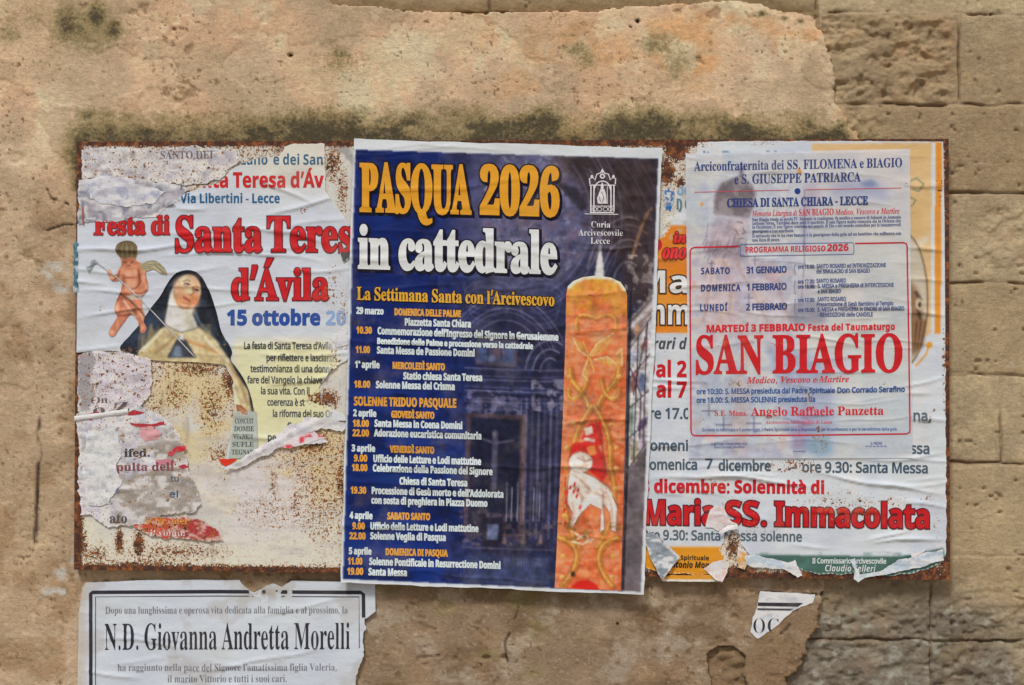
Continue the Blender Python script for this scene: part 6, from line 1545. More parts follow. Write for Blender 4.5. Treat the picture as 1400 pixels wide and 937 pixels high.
def p4(t, rf):
    k = Ink()
    k.text('ifed.', 'SB', 170.7, 624.3, 205.3, 624, 10.6, (50, 46, 50), 0.2)
    k.text('pulta dell', 'SB', 159.6, 643.6, 238.4, 643, 11, (122, 66, 78), 0.1)
    k.text('ei', 'GR', 232.6, 679.8, 244, 679.6, 9, (70, 90, 120), 0.4)
    k.text('tu', 'GR', 234, 658, 245, 658, 8, (90, 100, 120), 0.3)
    k.text('or', 'GR', 158, 673, 164, 673, 6, (90, 130, 180), 0.3)
    k.text('ato', 'SB', 150.7, 714.8, 174.4, 714.6, 13, (78, 78, 84), 0.1)
    k.text('o Z', 'SB', 128, 567, 178, 562, 13, (92, 88, 94), -0.1)
    rr = random.Random(4)
    for pts, c in ((z8([(100, 482), (130, 440), (190, 430), (180, 462), (130, 498)]), (196, 48, 50)), (z8([(388, 440), (440, 420), (510, 438), (470, 452), (400, 456)]), (166, 40, 62)), (z8([(400, 506), (470, 516), (560, 520), (650, 500), (655, 520), (560, 540), (480, 542), (420, 526)]), (172, 40, 58)),
                   (z8([(706, 700), (740, 680), (805, 676), (806, 700), (760, 716), (716, 722)]), (190, 46, 66)), (z8([(668, 724), (700, 712), (730, 730), (700, 750)]), (186, 60, 80)), (z8([(750, 818), (800, 806), (830, 826), (780, 836)]), (170, 50, 70))):
        k.poly(jag(pts, 0.8, 2.5, rr.randrange(99)), c)
    k.poly(jag(z8([(480, 540), (560, 530), (640, 580), (610, 630), (520, 640), (480, 600)]), 1, 3, 8), (202, 150, 156))
    k.poly(jag(z8([(590, 776), (690, 764), (740, 790), (700, 812), (600, 806)]), 1, 3, 9), (186, 120, 134))
    k.build('lettering', t, 0.0040, HS, rf, M_SCRAP)


scrap('torn_paper', [(106, 566), (150, 560), (190, 556), (218, 566), (234, 580), (248, 600), (256, 622), (258, 640), (266, 660), (276, 690), (262, 700), (222, 704), (206, 712), (176, 718), (148, 722), (126, 706), (110, 704), (108, 640)], 0.0034, HS,
      lambda x, y: mixc(mottled((196, 196, 206), (170, 172, 182), 30, 211, (214, 214, 220))(x, y), mottled((146, 140, 134), (166, 160, 154), 18, 213)(x, y), np.clip(sstep(fbm(x, y, 40, 4, 215, 22), 0.47, 0.54) * sstep(y, 570, 600) * sstep(x, 140, 170) + 0.8 * sstep(y + 30 * (fbm(x, y, 18, 3, 216) - .5), 652, 662) * sstep(x + 20 * (fbm(x, y, 14, 3, 218) - .5), 160, 175), 0, 1)),
      'large crumpled grey and white torn paper with crimson shreds at the board’s lower left', 54, 0.43, 2.6, print_=p4)
scrap('torn_paper', [(122, 590), (160, 584), (166, 610), (160, 640), (168, 660), (150, 690), (124, 690), (114, 640)], 0.0052, HS, mottled((202, 206, 206), (182, 186, 192), 14, 217, (214, 216, 222)),
      'pulpy white wad of paper stuck on the crumpled grey sheet', 59, 0.36, 3.0)


def p5(t, rf):
    k = Ink()
    k.text('il Nr. mer', 'SB', 200, 716.8, 258.5, 716.4, 9.4, (226, 140, 60), 0.2)
    k.text('il volum', 'SB', 206, 733, 254, 732.6, 9, (218, 196, 196), -0.1)
    k.build('lettering', t, 0.0034, HS, rf, M_SCRAP)


scrap('torn_paper', [(182, 712), (196, 706), (232, 708), (258, 706), (280, 714), (296, 722), (306, 738), (284, 739), (258, 736), (226, 734), (204, 730), (184, 720)], 0.0028, HS,
      lambda x, y: mixc(mixc((186, 70, 58), (160, 44, 54), sstep(x, 225, 255)), (204, 186, 178), sstep(fbm(x, y, 12, 4, 221, 6), .53, .62) * .8),
      'red shred of an old notice with orange and white letters near the board’s bottom', 55, 0.52, 2.6, 2.0, print_=p5)


def roll(cx, cy, ang, r):
    t = math.radians(ang)

    def f(x, y):
        v = -(x - cx) * math.sin(t) + (y - cy) * math.cos(t)
        return np.sqrt(np.maximum(r * r - v * v, 0)) * 0.0011
    return f


scrap('curled_paper_strip', [(103, 569), (130, 566), (176, 559), (177, 566), (140, 572), (104, 575)], 0.0046, FLAT, (214, 212, 212), 'thin white paper strip rolled up at the left edge of the board', 56, 0.18, 0.5, 2.0, curl=roll(140, 567, -8, 4))
scrap('torn_paper', [(306, 642), (336, 624), (368, 604), (392, 584), (424, 570), (456, 572), (474, 580), (468, 590), (440, 586), (424, 592), (452, 604), (420, 606), (404, 598), (380, 612), (350, 630), (326, 640)], 0.0040, HS, mottled((206, 204, 208), (188, 186, 196), 16, 231, (216, 214, 214)),
      'ragged white torn paper band sloping up under the paragraph about Saint Teresa', 57, 0.34, 2.2, 2.6, curl=lambda x, y: 0.0022 * np.exp(-((y - (642 - (x - 306) * 0.52)) / 5) ** 2))
scrap('torn_paper', [(392, 599), (430, 590), (446, 598), (420, 606), (400, 612), (384, 612)], 0.0062, FLAT, lambda x, y: mixc((206, 196, 200), (202, 70, 84), sstep(fbm(x, y, 9, 3, 5), .53, .6)), 'tiny shred with red print on the sloping white torn band', 61, 0.2, 1.2, 2.0)
scrap('torn_paper', [(464, 340), (479, 337), (480, 352), (470, 360)], 0.0036, FLAT, (62, 66, 70), 'small black paper shard beside the last letters of the red title', 62, 0.1, 0.6, 2.0)
scrap('torn_paper', [(470, 446), (482, 444), (480, 470), (462, 474), (452, 462)], 0.0036, FLAT, mottled((206, 206, 212), (188, 190, 198), 12, 241), 'small white patch with a blue smear next to the date on the torn poster', 63, 0.3, 1.2, 2.0)
w = thing('teal_paper_strip', 102, 400, 'teal paper strip folded round the left edge of the steel board', 'paper scrap', 0.001)
sheet('paper', jag([(98.5, 334), (104, 330), (107.5, 334), (108, 398), (103, 401), (98, 399)], 0.7, 3, 64), 0.0036, FLAT, mottled((62, 104, 122), (92, 132, 146), 8, 243, (164, 178, 182)), lambda x, y: 0 * x + .3, 1.6, M_SCRAP, w,
      curl=lambda x, y: -0.016 * sstep(-x, -103.5, -98.5))
# ------------------------------------------------------------------ the Easter poster in the middle
HB = Relief(460, 180, 912, 820, 5, 64, 0.0008, 0.0020, (50, 220), (2.0, 4.5), 5)
for q in ((815, 402, 110, -6, 2.4, .0010), (812, 575, 130, -4, 2.6, .0014), (800, 640, 150, 3, 3.0, .0014), (560, 470, 220, 4, 2.4, .0008), (700, 460, 160, 5, 2.4, .0010), (620, 350, 260, 3, 2.2, .0008), (600, 260, 260, -3, 2.2, .0008), (840, 340, 110, -4, 2.0, .0012), (830, 312, 90, 14, 2.0, .0010), (700, 640, 230, 1, 3.0, .0009), (560, 640, 160, -4, 2.6, .0008), (820, 452, 100, -8, 2.2, .0010), (870, 300, 60, 4, 2.0, .0009), (660, 790, 200, 5, 2.2, .0009), (500, 720, 120, -4, 2.2, .0007), (820, 735, 100, 3, 2.2, .0008)):
    HB.crease(*q)
EC = Canvas(462, 184, 910, 818, 1.0, (15, 34, 96))
W_ = EC.all()
X, Y = EC.X, EC.Y
EC.put(W_, sstep(X, 600, 720) * 0.85, (40, 40, 82))
EC.put(W_, sstep(Y, 330, 210) * sstep(X, 560, 700) * 0.8, (40, 38, 76))
EC.blotch(W_, 70, 0.45, 0.7, (24, 52, 128), 0.6, 301)
EC.blotch(EC.win(462, 190, 640, 800), 46, .5, .72, (12, 20, 60), .55, 300, 26)
EC.blotch(EC.win(600, 200, 900, 810), 30, 0.5, 0.72, (64, 62, 108), 0.45, 302)
# painted dome
EC.ell(716, 296, 104, 118, (70, 72, 126), 0.85, 0.3)
EC.ell(735, 285, 72, 92, (100, 100, 154), 0.75, 0.4, 10)
w = EC.win(660, 205, 805, 400)
inn = (np.hypot((EC.X[w] - 735) / 76, (EC.Y[w] - 288) / 96) < 1)
EC.put(w, sstep(fbm(EC.X[w], EC.Y[w], 14, 4, 303), 0.52, 0.64) * inn * 0.5, (132, 96, 130))
EC.put(w, sstep(fbm(EC.X[w], EC.Y[w], 11, 4, 304), 0.56, 0.68) * inn * 0.6, (62, 64, 118))
EC.put(w, sstep(fbm(EC.X[w], EC.Y[w], 8, 3, 305), 0.6, 0.7) * inn * 0.5, (146, 144, 186))
EC.poly([(756, 205), (900, 214), (896, 420), (858, 420), (850, 372), (836, 340), (812, 318), (806, 280), (790, 250), (770, 236)], (70, 50, 54), 0.95, 8)
EC.poly([(757, 248), (790, 258), (803, 282), (796, 292), (770, 262)], (40, 34, 48), 0.85, 2)
for i in range(9):
    r = 96 + i * 5.2
    EC.ring(712, 300, r, r * 1.12, 2.2, ((124, 120, 168), (44, 40, 76), (96, 92, 142))[i % 3], 0.42, -42 + i * 3 % 11, 64 - i * 5 % 13)
for i in range(10):
    EC.ring(742, 352, 118 + i * 6, 140 + i * 7, 1.6, ((112, 84, 78), (44, 30, 34), (90, 66, 66))[i % 3], 0.36, -62 + i * 7 % 17, 2 - i * 5 % 19)
for i in range(7):
    EC.ring(858, 402, 22 + i * 6, 44 + i * 10, 2.4, ((150, 132, 140), (74, 56, 62), (116, 94, 100))[i % 3], 0.5, 195 + i * 5 % 13, 300 - i * 7 % 17)
for i in range(26):
    t = i / 25
    EC.ell(892 - 26 * t ** 0.7 - 2, 286 + 66 * t, 2.2, 2.6, (150, 100, 70), 0.85, .4)
EC.blotch(EC.win(856, 350, 898, 470), 7, 0.5, 0.62, (176, 160, 160), 0.65, 307)
EC.poly([(857, 440), (896, 400), (896, 440), (866, 470), (857, 470)], (196, 182, 180), 0.8, 2)
for i in range(6):
    EC.line([(857, 446 + i * 7), (897, 402 + i * 9)], 2.0, ((92, 60, 50), (214, 204, 200), (140, 96, 80))[i % 3], 0.8)
# frieze, window and altar
for i in range(10):
    EC.ring(668 + (i % 2) * 70, 392 + i * 4, 34 - i, 16, 1.4, (98, 98, 156), 0.4)
for i in range(8):
    EC.ring(690, 530, 62 + i * 5, 92 + i * 5.5, 2.0, ((116, 110, 164), (40, 40, 78), (86, 82, 134))[i % 3], 0.55, 215, 330)
for i in range(6):
    EC.ring(752, 512, 14 + i * 5, 22 + i * 6, 2.0, ((142, 138, 184), (44, 42, 80))[i % 2], 0.6, 190, 300)
EC.poly([(652, 462), (708, 466), (706, 502), (650, 498)], (92, 78, 104), 0.9, 1)
EC.poly([(656, 466), (704, 470), (702, 498), (654, 494)], (62, 84, 146), 1, .8)
EC.ell(680, 482, 9, 7, (130, 84, 116), 0.8, .5)
EC.ell(672, 490, 7, 4, (108, 120, 176), 0.8, .5)
for x in (668, 686):
    EC.line([(x, 466), (x - 1, 498)], 1.2, (40, 44, 86), .8)
for i, y in enumerate(range(506, 562, 5)):
    EC.line([(636, y - 3), (700, y), (772, y + 1)], 1.7, ((108, 104, 154), (36, 38, 76), (80, 78, 128))[i % 3], 0.6)
w = EC.win(640, 535, 712, 566)
EC.put(w, sstep(fbm(EC.X[w], EC.Y[w], 9, 3, 309), 0.5, 0.6) * 0.6, (122, 116, 164))
EC.ell(680, 551, 8, 6, (130, 122, 166), .7, .5)
EC.poly([(638, 564), (718, 568), (714, 734), (634, 730)], (94, 68, 78), 0.9, 1)
EC.poly([(644, 570), (712, 574), (708, 730), (640, 728)], (26, 30, 66), 1, 1.2)
EC.line([(677, 596), (675, 668)], 6, (92, 88, 132), 0.8, 3)
EC.ell(677, 593, 4, 5, (110, 100, 136), .8, .5)
EC.line([(660, 600), (677, 606), (702, 602)], 2.6, (92, 84, 122), 0.8, 1.5)
for i in range(12):
    x = 720 + i * 4.2
    EC.line([(x, 545), (x - 4, 735)], 2.6, ((112, 108, 158), (36, 38, 78), (74, 74, 124), (46, 44, 82))[i % 4], 0.62, 1.2)
EC.line([(717, 568), (713, 730)], 3.4, (122, 84, 82), 0.8)
w = EC.win(728, 520, 770, 560)
EC.put(w, sstep(fbm(EC.X[w], EC.Y[w], 8, 3, 311), 0.48, 0.6) * 0.7, (146, 140, 176))
w = EC.win(630, 690, 765, 745)
EC.put(w, sstep(fbm(EC.X[w], EC.Y[w], 8, 4, 312), 0.5, 0.64) * 0.62 * sstep(EC.Y[w], 690, 705), (120, 98, 112))
EC.put(w, sstep(fbm(EC.X[w], EC.Y[w], 6, 3, 313), 0.58, 0.66) * 0.6 * sstep(EC.Y[w], 690, 705), (52, 40, 64))
for x in (693, 700, 708, 716, 730, 738):
    EC.line([(x, 660 + (x % 3) * 6), (x - 1, 712)], 1.3, (160, 164, 206), 0.62)
for x in (690, 716, 739):
    EC.poly([(x, 724), (x + 3, 744), (x - 4, 744)], (150, 110, 96), 0.7, .8)
EC.poly([(662, 706), (688, 708), (684, 756), (658, 754)], (38, 32, 60), .95, 1)
EC.poly([(667, 716), (682, 717), (680, 738), (665, 737)], (104, 124, 186), .9, 1)
EC.poly([(636, 758), (752, 764), (750, 800), (632, 796)], (52, 66, 124), .8, 1.5)
for i in range(20):
    EC.line([(690 + i * 3, 763), (689.6 + i * 3, 774)], 1.2, (88, 94, 146), .6)
EC.line([(632, 748), (756, 752)], 2.2, (84, 80, 122), .7)
EC.put(EC.win(466, 560, 640, 800), sstep(fbm(EC.X[EC.win(466, 560, 640, 800)], EC.Y[EC.win(466, 560, 640, 800)], 60, 3, 314), .5, .7) * .35, (24, 56, 118))
# side of the nave right of the candle
EC.poly([(856, 460), (900, 425), (894, 560), (886, 812), (848, 812)], (112, 98, 108), 1, 1.5)
EC.poly([(857, 478), (895, 424), (890, 600), (858, 642)], (204, 198, 204), 1, 1)
rr = random.Random(12)
w = EC.win(856, 424, 896, 642)
gl_ = inside([(858, 478), (894, 428), (889, 598), (859, 640)], EC.X[w], EC.Y[w])
for c, p in (((70, 96, 170), [(872, 516), (881, 506), (884, 530), (874, 540)]), ((150, 160, 200), [(862, 486), (872, 474), (872, 492), (864, 502)]), ((186, 70, 72), [(864, 512), (872, 504), (872, 530), (862, 540)]), ((88, 140, 112), [(861, 552), (866, 548), (866, 596), (860, 602)]), ((84, 60, 130), [(870, 580), (886, 566), (886, 582), (872, 592)]), ((196, 90, 80), [(876, 470), (886, 462), (884, 476), (876, 482)]), ((208, 190, 130), [(862, 606), (872, 600), (870, 632), (862, 634)]), ((170, 150, 190), [(874, 600), (886, 590), (884, 606), (874, 620)]), ((204, 140, 90), [(866, 446), (876, 440), (878, 456), (868, 462)])):
    EC.poly(soft(p), c, .8, 1.2)
EC.detail(w, 6, 0.22, 330)
for p in ([(858, 520), (892, 480)], [(858, 560), (891, 530)], [(858, 600), (890, 572)], [(872, 462), (866, 632)], [(884, 445), (879, 612)], [(866, 540), (886, 440)], [(860, 478), (894, 428)], [(859, 640), (889, 598)], [(860, 500), (876, 540), (874, 600)]):
    EC.line(p, 1.4, (62, 46, 58), 0.85)
EC.line([(862, 400), (860, 470), (857, 640), (851, 812)], 3.6, (36, 28, 44), 0.9)
EC.blotch(EC.win(852, 642, 890, 812), 20, .45, .7, (136, 120, 128), .6, 331)
# flame and white crest of the candle
EC.poly([(821, 334), (823.5, 354), (826, 380), (813, 380), (816, 356), (819, 342)], (232, 230, 232), 1, 1.0)
EC.detail(EC.win(600, 200, 900, 812), 10, 0.20, 351)
EC.detail(EC.win(630, 500, 775, 800), 5, 0.16, 353, 9)
g_ = EC.a.mean(2, keepdims=True)
m_ = (0.34 * sstep(EC.X, 590, 680))[..., None]
EC.a = (EC.a * (1 - m_) + g_ * m_) * (1 - 0.32 * m_)
# white border of the sheet
brd = [(486.5, 205.5), (899.5, 217.8), (875.5, 808.3), (469.5, 791)]
ins = inside(brd, X, Y)
m = gauss((~ins).astype(float), .6)
EC.put(W_, m, (198, 204, 216))
easter = thing('easter_poster', 672, 812, 'navy blue Easter poster with a big orange candle and gold lettering pasted over the board', 'poster', 0.006)
BD = 0.0048
BQD = [(484.3, 190), (905, 203.2), (879.5, 813), (466, 795.2)]


def rb(px, py):
    return 0 * px + 0.06


def loose(x, y):
    """the lower edge stands off the wall a little"""
    return HB(x, y) + 0.004 * sstep(y, 760, 815) + 0.002 * sstep(x, 880, 905)


quad('paper', BQD, 250, 360, BD, loose, lambda x, y: EC.samp(x, y), rb, M_GLOSS, easter, ragged=0.8)

CC = Canvas(752, 372, 862, 814, 0.8, (212, 106, 60))
X, Y = CC.X, CC.Y
A_ = CC.all()
lx = np.interp(Y, [372, 490, 600, 700, 812], [774, 772, 768, 763, 757])
rx_ = np.interp(Y, [372, 450, 560, 690, 812], [857, 857, 855, 852, 848])
uu = (X - lx) / (rx_ - lx)
CC.put(A_, (1 - sstep(uu, 0.02, 0.22)) * 0.6, (214, 138, 98))
CC.put(A_, sstep(uu, 0.72, 1.0) * 0.55, (190, 84, 46))
CC.put(A_, np.exp(-((uu - 0.8) / 0.1) ** 2) * 0.4, (240, 150, 96))
CC.blotch(A_, 26, 0.45, 0.7, (182, 84, 48), 0.6, 341)
CC.blotch(A_, 12, .5, .68, (222, 150, 116), .55, 340, 5)
CC.blotch(A_, 14, 0.52, 0.72, (224, 152, 108), 0.5, 342)
CC.put(A_, sstep(Y + (fbm(X, Y, 16, 3, 343) - .5) * 60, 424, 382), (216, 150, 70))
CC.blotch(CC.win(752, 372, 862, 430), 12, .45, .65, (206, 140, 48), .7, 344)
CC.line([(777, 393), (785, 385), (797, 380), (815, 378), (834, 380.5), (847, 386), (854, 396)], 4.5, (232, 222, 204), .85, 3)
OL, HL, DK = (176, 118, 46), (232, 186, 108), (140, 70, 34)


def scroll(pts, w):
    CC.line([(x + .9, y + 1.2) for x, y in pts], w + 2.4, DK, 0.45, 1.6)
    CC.line(pts, w, OL, .78, 1.6)
    CC.line([(x - .9, y - .9) for x, y in pts], w * .36, HL, .55, .8)


def bez(a, b, c, d, n=14):
    t = np.linspace(0, 1, n)[:, None]
    a, b, c, d = map(np.array, (a, b, c, d))
    return a * (1 - t) ** 3 + 3 * b * t * (1 - t) ** 2 + 3 * c * t * t * (1 - t) + d * t ** 3


for s in (-1, 1):
    mx = lambda x, y: (812 + s * (x - 812) - (y - 520) * 0.035, y)
    scroll([mx(*q) for q in bez((812, 436), (836, 424), (842, 436), (838, 452))], 4.5)
    scroll([mx(*q) for q in bez((845, 505), (846, 530), (824, 530), (817, 560))], 7)
    scroll([mx(*q) for q in bez((822, 520), (826, 552), (850, 552), (846, 532))], 5)
    scroll([mx(*q) for q in bez((814, 556), (830, 580), (840, 600), (838, 640))], 6)
    scroll([mx(*q) for q in bez((838, 640), (852, 670), (846, 720), (824, 748))], 5)
    scroll([mx(*q) for q in bez((852, 735), (822, 742), (818, 770), (846, 800))], 7)
    for y in (515, 545, 580, 612, 640, 668, 705, 760, 788):
        x = 846 if y not in (545, 580) else 838
        CC.ell(*mx(x, y), 3.2, 2.8, HL, .9, .4)
        CC.ell(mx(x, y)[0] + 1, y + 1.4, 2.4, 2, OL, .7, .5)
for p in ([(806, 486), (816, 470), (838, 456), (832, 474), (818, 486)], [(804, 488), (790, 478), (784, 462), (796, 468)], [(812, 492), (830, 488), (842, 498), (828, 500)], [(802, 494), (796, 512), (804, 520), (808, 500)], [(842, 484), (850, 476), (850, 500), (842, 508)]):
    CC.poly(soft(p), (206, 158, 84), .75, 1.2)
    CC.line(p[:3], 1.2, (240, 214, 160), .8, .8)
for p in ([(797, 468), (805, 486), (800, 506)], [(805, 486), (812, 508)], [(800, 486), (812, 486)]):
    CC.line(p, 1.3, (224, 180, 96), .85)
CC.ell(813, 424, 6, 11, (150, 96, 40), .6, .5)
z4 = lambda p: zz(p, 740, 490, 2.839)
CR, WH, LN = (198, 40, 36), (224, 208, 196), (128, 70, 60)
CC.poly(z4([(120, 330), (200, 318), (245, 380), (256, 450), (236, 480), (190, 440), (150, 420), (105, 400)]), CR, 1, .8)
CC.poly(z4([(153, 312), (185, 252), (232, 244), (240, 330), (214, 342)]), CR, 1, .8)
CC.poly(z4([(166, 272), (196, 262), (200, 290), (172, 300)]), WH, .9, .6)
CC.poly(z4([(172, 306), (208, 314), (206, 326), (160, 316)]), WH, .9, .6)
CC.line(z4([(210, 240), (236, 340), (250, 440)]), 1.8, LN, .9)
CC.poly(z4([(175, 345), (205, 335), (215, 370), (185, 380)]), (226, 136, 70), .9, .6)
lamb = z4([(112, 425), (150, 432), (212, 465), (262, 500), (296, 580), (290, 674), (270, 668), (264, 596), (240, 566), (246, 664), (226, 674), (230, 586), (190, 566), (152, 604), (122, 656), (106, 652), (120, 600), (100, 560), (102, 480)])
CC.poly(lamb, WH, 1, .8)
CC.line(list(lamb) + [lamb[0]], 1.1, LN, .75)
CC.ell(793.5, 632, 17, 14.5, LN, .8, .1)
CC.ell(793.5, 632, 16, 13.5, (228, 212, 198), 1, .1)
CC.line(z4([(140, 385), (170, 400), (190, 392)]), 1.2, LN, .6)
for p in ([(120, 450), (150, 470), (200, 520), (250, 540)], [(130, 500), (160, 540), (150, 590)], [(250, 520), (270, 560), (276, 640)], [(210, 480), (240, 520), (238, 600)], [(120, 560), (126, 600), (118, 640)]):
    CC.line(z4(p), 2.4, (176, 140, 124), .6, 2)
for p in ([(150, 440), (190, 470), (230, 500)], [(112, 470), (110, 540)], [(270, 520), (284, 600)]):
    CC.line(z4(p), 2.0, (238, 226, 214), .7, 1.6)
for p in ([(118, 372), (150, 362), (186, 378)], [(125, 410), (150, 425), (180, 412)], [(160, 380), (172, 400), (160, 416)]):
    CC.line(z4(p), 1.6, (186, 150, 134), .7, 1.2)
for x, y in ((100, 520), (112, 500), (126, 516), (138, 534), (94, 556), (150, 576), (90, 590), (128, 488), (142, 510), (92, 640)):
    CC.ell(740 + x / 2.839, 490 + y / 2.839, 1.6, 3.4, CR, .95, .3, 20)
CC.line(z4([(94, 460), (92, 520), (98, 575)]), 1.6, CR, .8)
for p in ([(118, 668), (150, 690), (190, 712)], [(140, 700), (170, 680), (186, 700)], [(120, 710), (160, 720), (200, 700)]):
    CC.line(z4(p), 2.2, (232, 204, 176), .85)
CC.blotch(CC.win(760, 715, 852, 738), 8, .5, .64, (126, 96, 40), .6, 351)
CC.detail(A_, 6, 0.13, 361)
CC.detail(A_, 16, 0.10, 363)
CC.ell(799, 812, 21, 20, (200, 38, 32), 1, .1)
CC.ell(783, 784, 3, 4, (48, 36, 30), .9, .3)
CAND = [(774, 402), (776, 392), (783, 385), (796, 379.5), (815, 377), (835, 380), (848, 386), (855, 396), (857, 405), (857, 450), (855, 560), (852, 690), (848.3, 806.8), (758, 803), (763, 700), (768, 600), (772, 490)]
sheet('candle_picture', CAND, BD + 0.0005, loose, lambda x, y: CC.samp(x, y), rb, 1.8, M_GLOSS, easter)
TD = BD + 0.0006
GOLD, GOLD2, WHT = (214, 146, 40), (222, 152, 60), (204, 211, 226)
k = Ink()
sh = (1.6, 1.8, (18, 16, 34), 2.4)
k.text('PASQUA', 'SB', 494, 288.7, 643, 292.4, 63.5, GOLD, 1.9, 1.8, (20, 18, 34), shade=sh)
k.text('2026', 'SB', 658, 292.4, 763, 295.6, 62, GOLD, 2.0, 1.8, (20, 18, 34), shade=sh)
k.build('title_lettering', easter, TD, loose, rb, M_GLOSS)
k = Ink()
k.text('in', 'SB', 491.5, 366.3, 532, 367.6, 57, WHT, 1.8, 1.6, (20, 20, 38), shade=sh)
k.text('cattedrale', 'SB', 547, 367.8, 760, 374, 57, WHT, 1.8, 1.6, (20, 20, 38), shade=sh)
k.build('second_title_lettering', easter, TD, loose, rb, M_GLOSS)
k = Ink()
k.text('La Settimana Santa con l’Arcivescovo', 'SB', 488.6, 410, 757.7, 418.6, 17.2, (226, 158, 52), 0.3, 0.9, (24, 22, 40))
k.build('subtitle_lettering', easter, TD, loose, rb, M_GLOSS)
k = Ink()
Pw, Po = (194, 205, 230), (216, 150, 62)
PROG = [('29 marzo', 487.9, 429.1, 524.6, 430.2, 8.9, 0), ('DOMENICA DELLE PALME', 540.1, 431, 630, 433.8, 9, 1), ('Piazzetta Santa Chiara', 554.2, 445, 643.6, 447.9, 9.4, 0), ('10.30', 487.9, 455.8, 508.6, 456.3, 9, 1),
        ('Commemorazione dell’Ingresso del Signore in Gerusalemme', 517, 457, 763, 465.9, 9.5, 0), ('Benedizione delle Palme e processione verso la cattedrale', 516.6, 470.2, 728.4, 477.4, 7.9, 0), ('11.00', 487.2, 482.4, 506, 482.8, 9, 1), ('Santa Messa de Passione Domini', 516.1, 483.3, 648.8, 487.5, 9.4, 0),
        ('1° aprile', 486, 502.6, 519, 503.5, 9, 0), ('MERCOLEDÌ SANTO', 537.5, 504.2, 608.2, 506.3, 9, 1), ('Statio chiesa Santa Teresa', 552, 518.5, 659, 521.1, 9.4, 0), ('18.00', 484.9, 529.6, 506.3, 530, 9, 1), ('Solenne Messa del Crisma', 514.7, 530.5, 621.5, 533.3, 9.4, 0),
        ('SOLENNE TRIDUO PASQUALE', 484.7, 554.2, 623.7, 557.3, 11.9, 1), ('2 aprile', 483.7, 568.8, 514.7, 569.8, 9, 0), ('GIOVEDÌ SANTO', 535.6, 570.7, 593.8, 572.5, 9, 1), ('18.00', 483.2, 582.9, 504.6, 583.4, 9, 1), ('Santa Messa in Coena Domini', 512.8, 583.1, 631.9, 586.4, 9.4, 0),
        ('22.00', 482.8, 596, 504.6, 596.5, 9, 1), ('Adorazione eucaristica comunitaria', 512.1, 596.3, 657.9, 600.6, 9.4, 0), ('3 aprile', 481.6, 616.8, 513, 617.5, 9, 0), ('VENERDÌ SANTO', 533.7, 618.2, 593.6, 620, 9, 1), ('9.00', 484.7, 630.4, 502.3, 630.8, 9, 1),
        ('Ufficio delle Letture e Lodi mattutine', 511.2, 631.3, 657.5, 635.3, 9.4, 0), ('18.00', 482, 643.3, 502.5, 643.8, 9, 1), ('Celebrazione della Passione del Signore', 510.5, 644, 673.2, 649.2, 9.4, 0), ('Chiesa di Santa Teresa', 546.9, 661.8, 638.7, 664.7, 9.4, 0), ('19.30', 480.2, 674, 500.9, 674.5, 9, 1),
        ('Processione di Gesù morto e dell’Addolorata', 509, 674.8, 688, 680.2, 9.4, 0), ('con sosta di preghiera in Piazza Duomo', 508.4, 688.1, 666.2, 692.6, 9.4, 0), ('4 aprile', 478.8, 708.3, 509.5, 709.2, 9, 0), ('SABATO SANTO', 530.2, 709.3, 588, 710.7, 9, 1), ('9.00', 482.8, 722.7, 499.2, 723, 9, 1),
        ('Ufficio delle Letture e Lodi mattutine', 507.4, 723.1, 653.9, 726.9, 9.4, 0), ('22.00', 478.5, 736.5, 500, 737, 9, 1), ('Solenne Veglia di Pasqua', 507, 736.7, 609.3, 739.1, 9.4, 0), ('5 aprile', 477.8, 757, 508.1, 757.8, 9, 0), ('DOMENICA DI PASQUA', 528, 758.3, 612.1, 760.5, 9, 1),
        ('11.00', 476.4, 770.8, 495.7, 771.2, 9, 1), ('Solenne Pontificale in Resurrectione Domini', 505.6, 771.5, 684, 777.1, 9.4, 0), ('19.00', 475.5, 784.6, 496.9, 785, 9, 1), ('Santa Messa', 504.6, 785.4, 556.5, 786.8, 9.4, 0)]
for s, x0, y0, x1, y1, h, c in PROG:
    if s[2:].strip() in ('aprile', 'SOLENNE TRIDUO PASQUALE') or s[:2] in ('1°',) or s.startswith('SOLENNE'):
        k.cut()
    k.text(s, 'GB', x0, y0, x1, y1, h, (Pw, Po)[c], 0.42)
k.build('programme_lettering', easter, TD, loose, rb, M_GLOSS)
# emblem of the diocese office: a small white shrine with a bishop in it
k = Ink()
z3 = lambda p: zz(p, 740, 180, 2.928)
EW = (206, 204, 208)
k.line(z3([(174, 331), (306, 333)]), 1.0, EW)
k.line(z3([(194, 325), (290, 326)]), 1.6, EW)
k.line(z3([(196, 300), (290, 300)]), 1.0, EW)
for x in (198, 210, 278, 290):
    k.line(z3([(x, 322), (x, 216)]), 1.7, EW)
k.line(z3([(192, 216), (296, 216)]), 1.2, EW)
t = np.linspace(math.pi, 0, 16)
k.line(z3([(244 + 33 * math.cos(q), 238 - 38 * math.sin(q)) for q in t]), 1.6, EW, 0.00004)
k.line(z3([(194, 212), (192, 190), (206, 186), (214, 196), (222, 172), (236, 168), (244, 152), (252, 168), (268, 172), (276, 196), (284, 186), (297, 190), (295, 212)]), 1.5, EW)
k.disc(*z3([(244, 180)])[0], 3.6, 3.6, EW, 0.00003)
k.disc(*z3([(244, 180)])[0], 1.6, 1.6, (66, 48, 52), 0.0001)
for x in (202, 288):
    k.disc(*z3([(x, 182)])[0], 1.8, 2.2, EW, 0.00005)
k.disc(*z3([(244, 160)])[0], 1.3, 2.6, EW, 0.00006)
for x in (212, 232, 256, 276):
    k.line(z3([(x + 9 * math.cos(q), 312 + 8 * math.sin(q)) for q in np.linspace(0, 6.2832, 12)]), 0.8, EW, 0.00003)
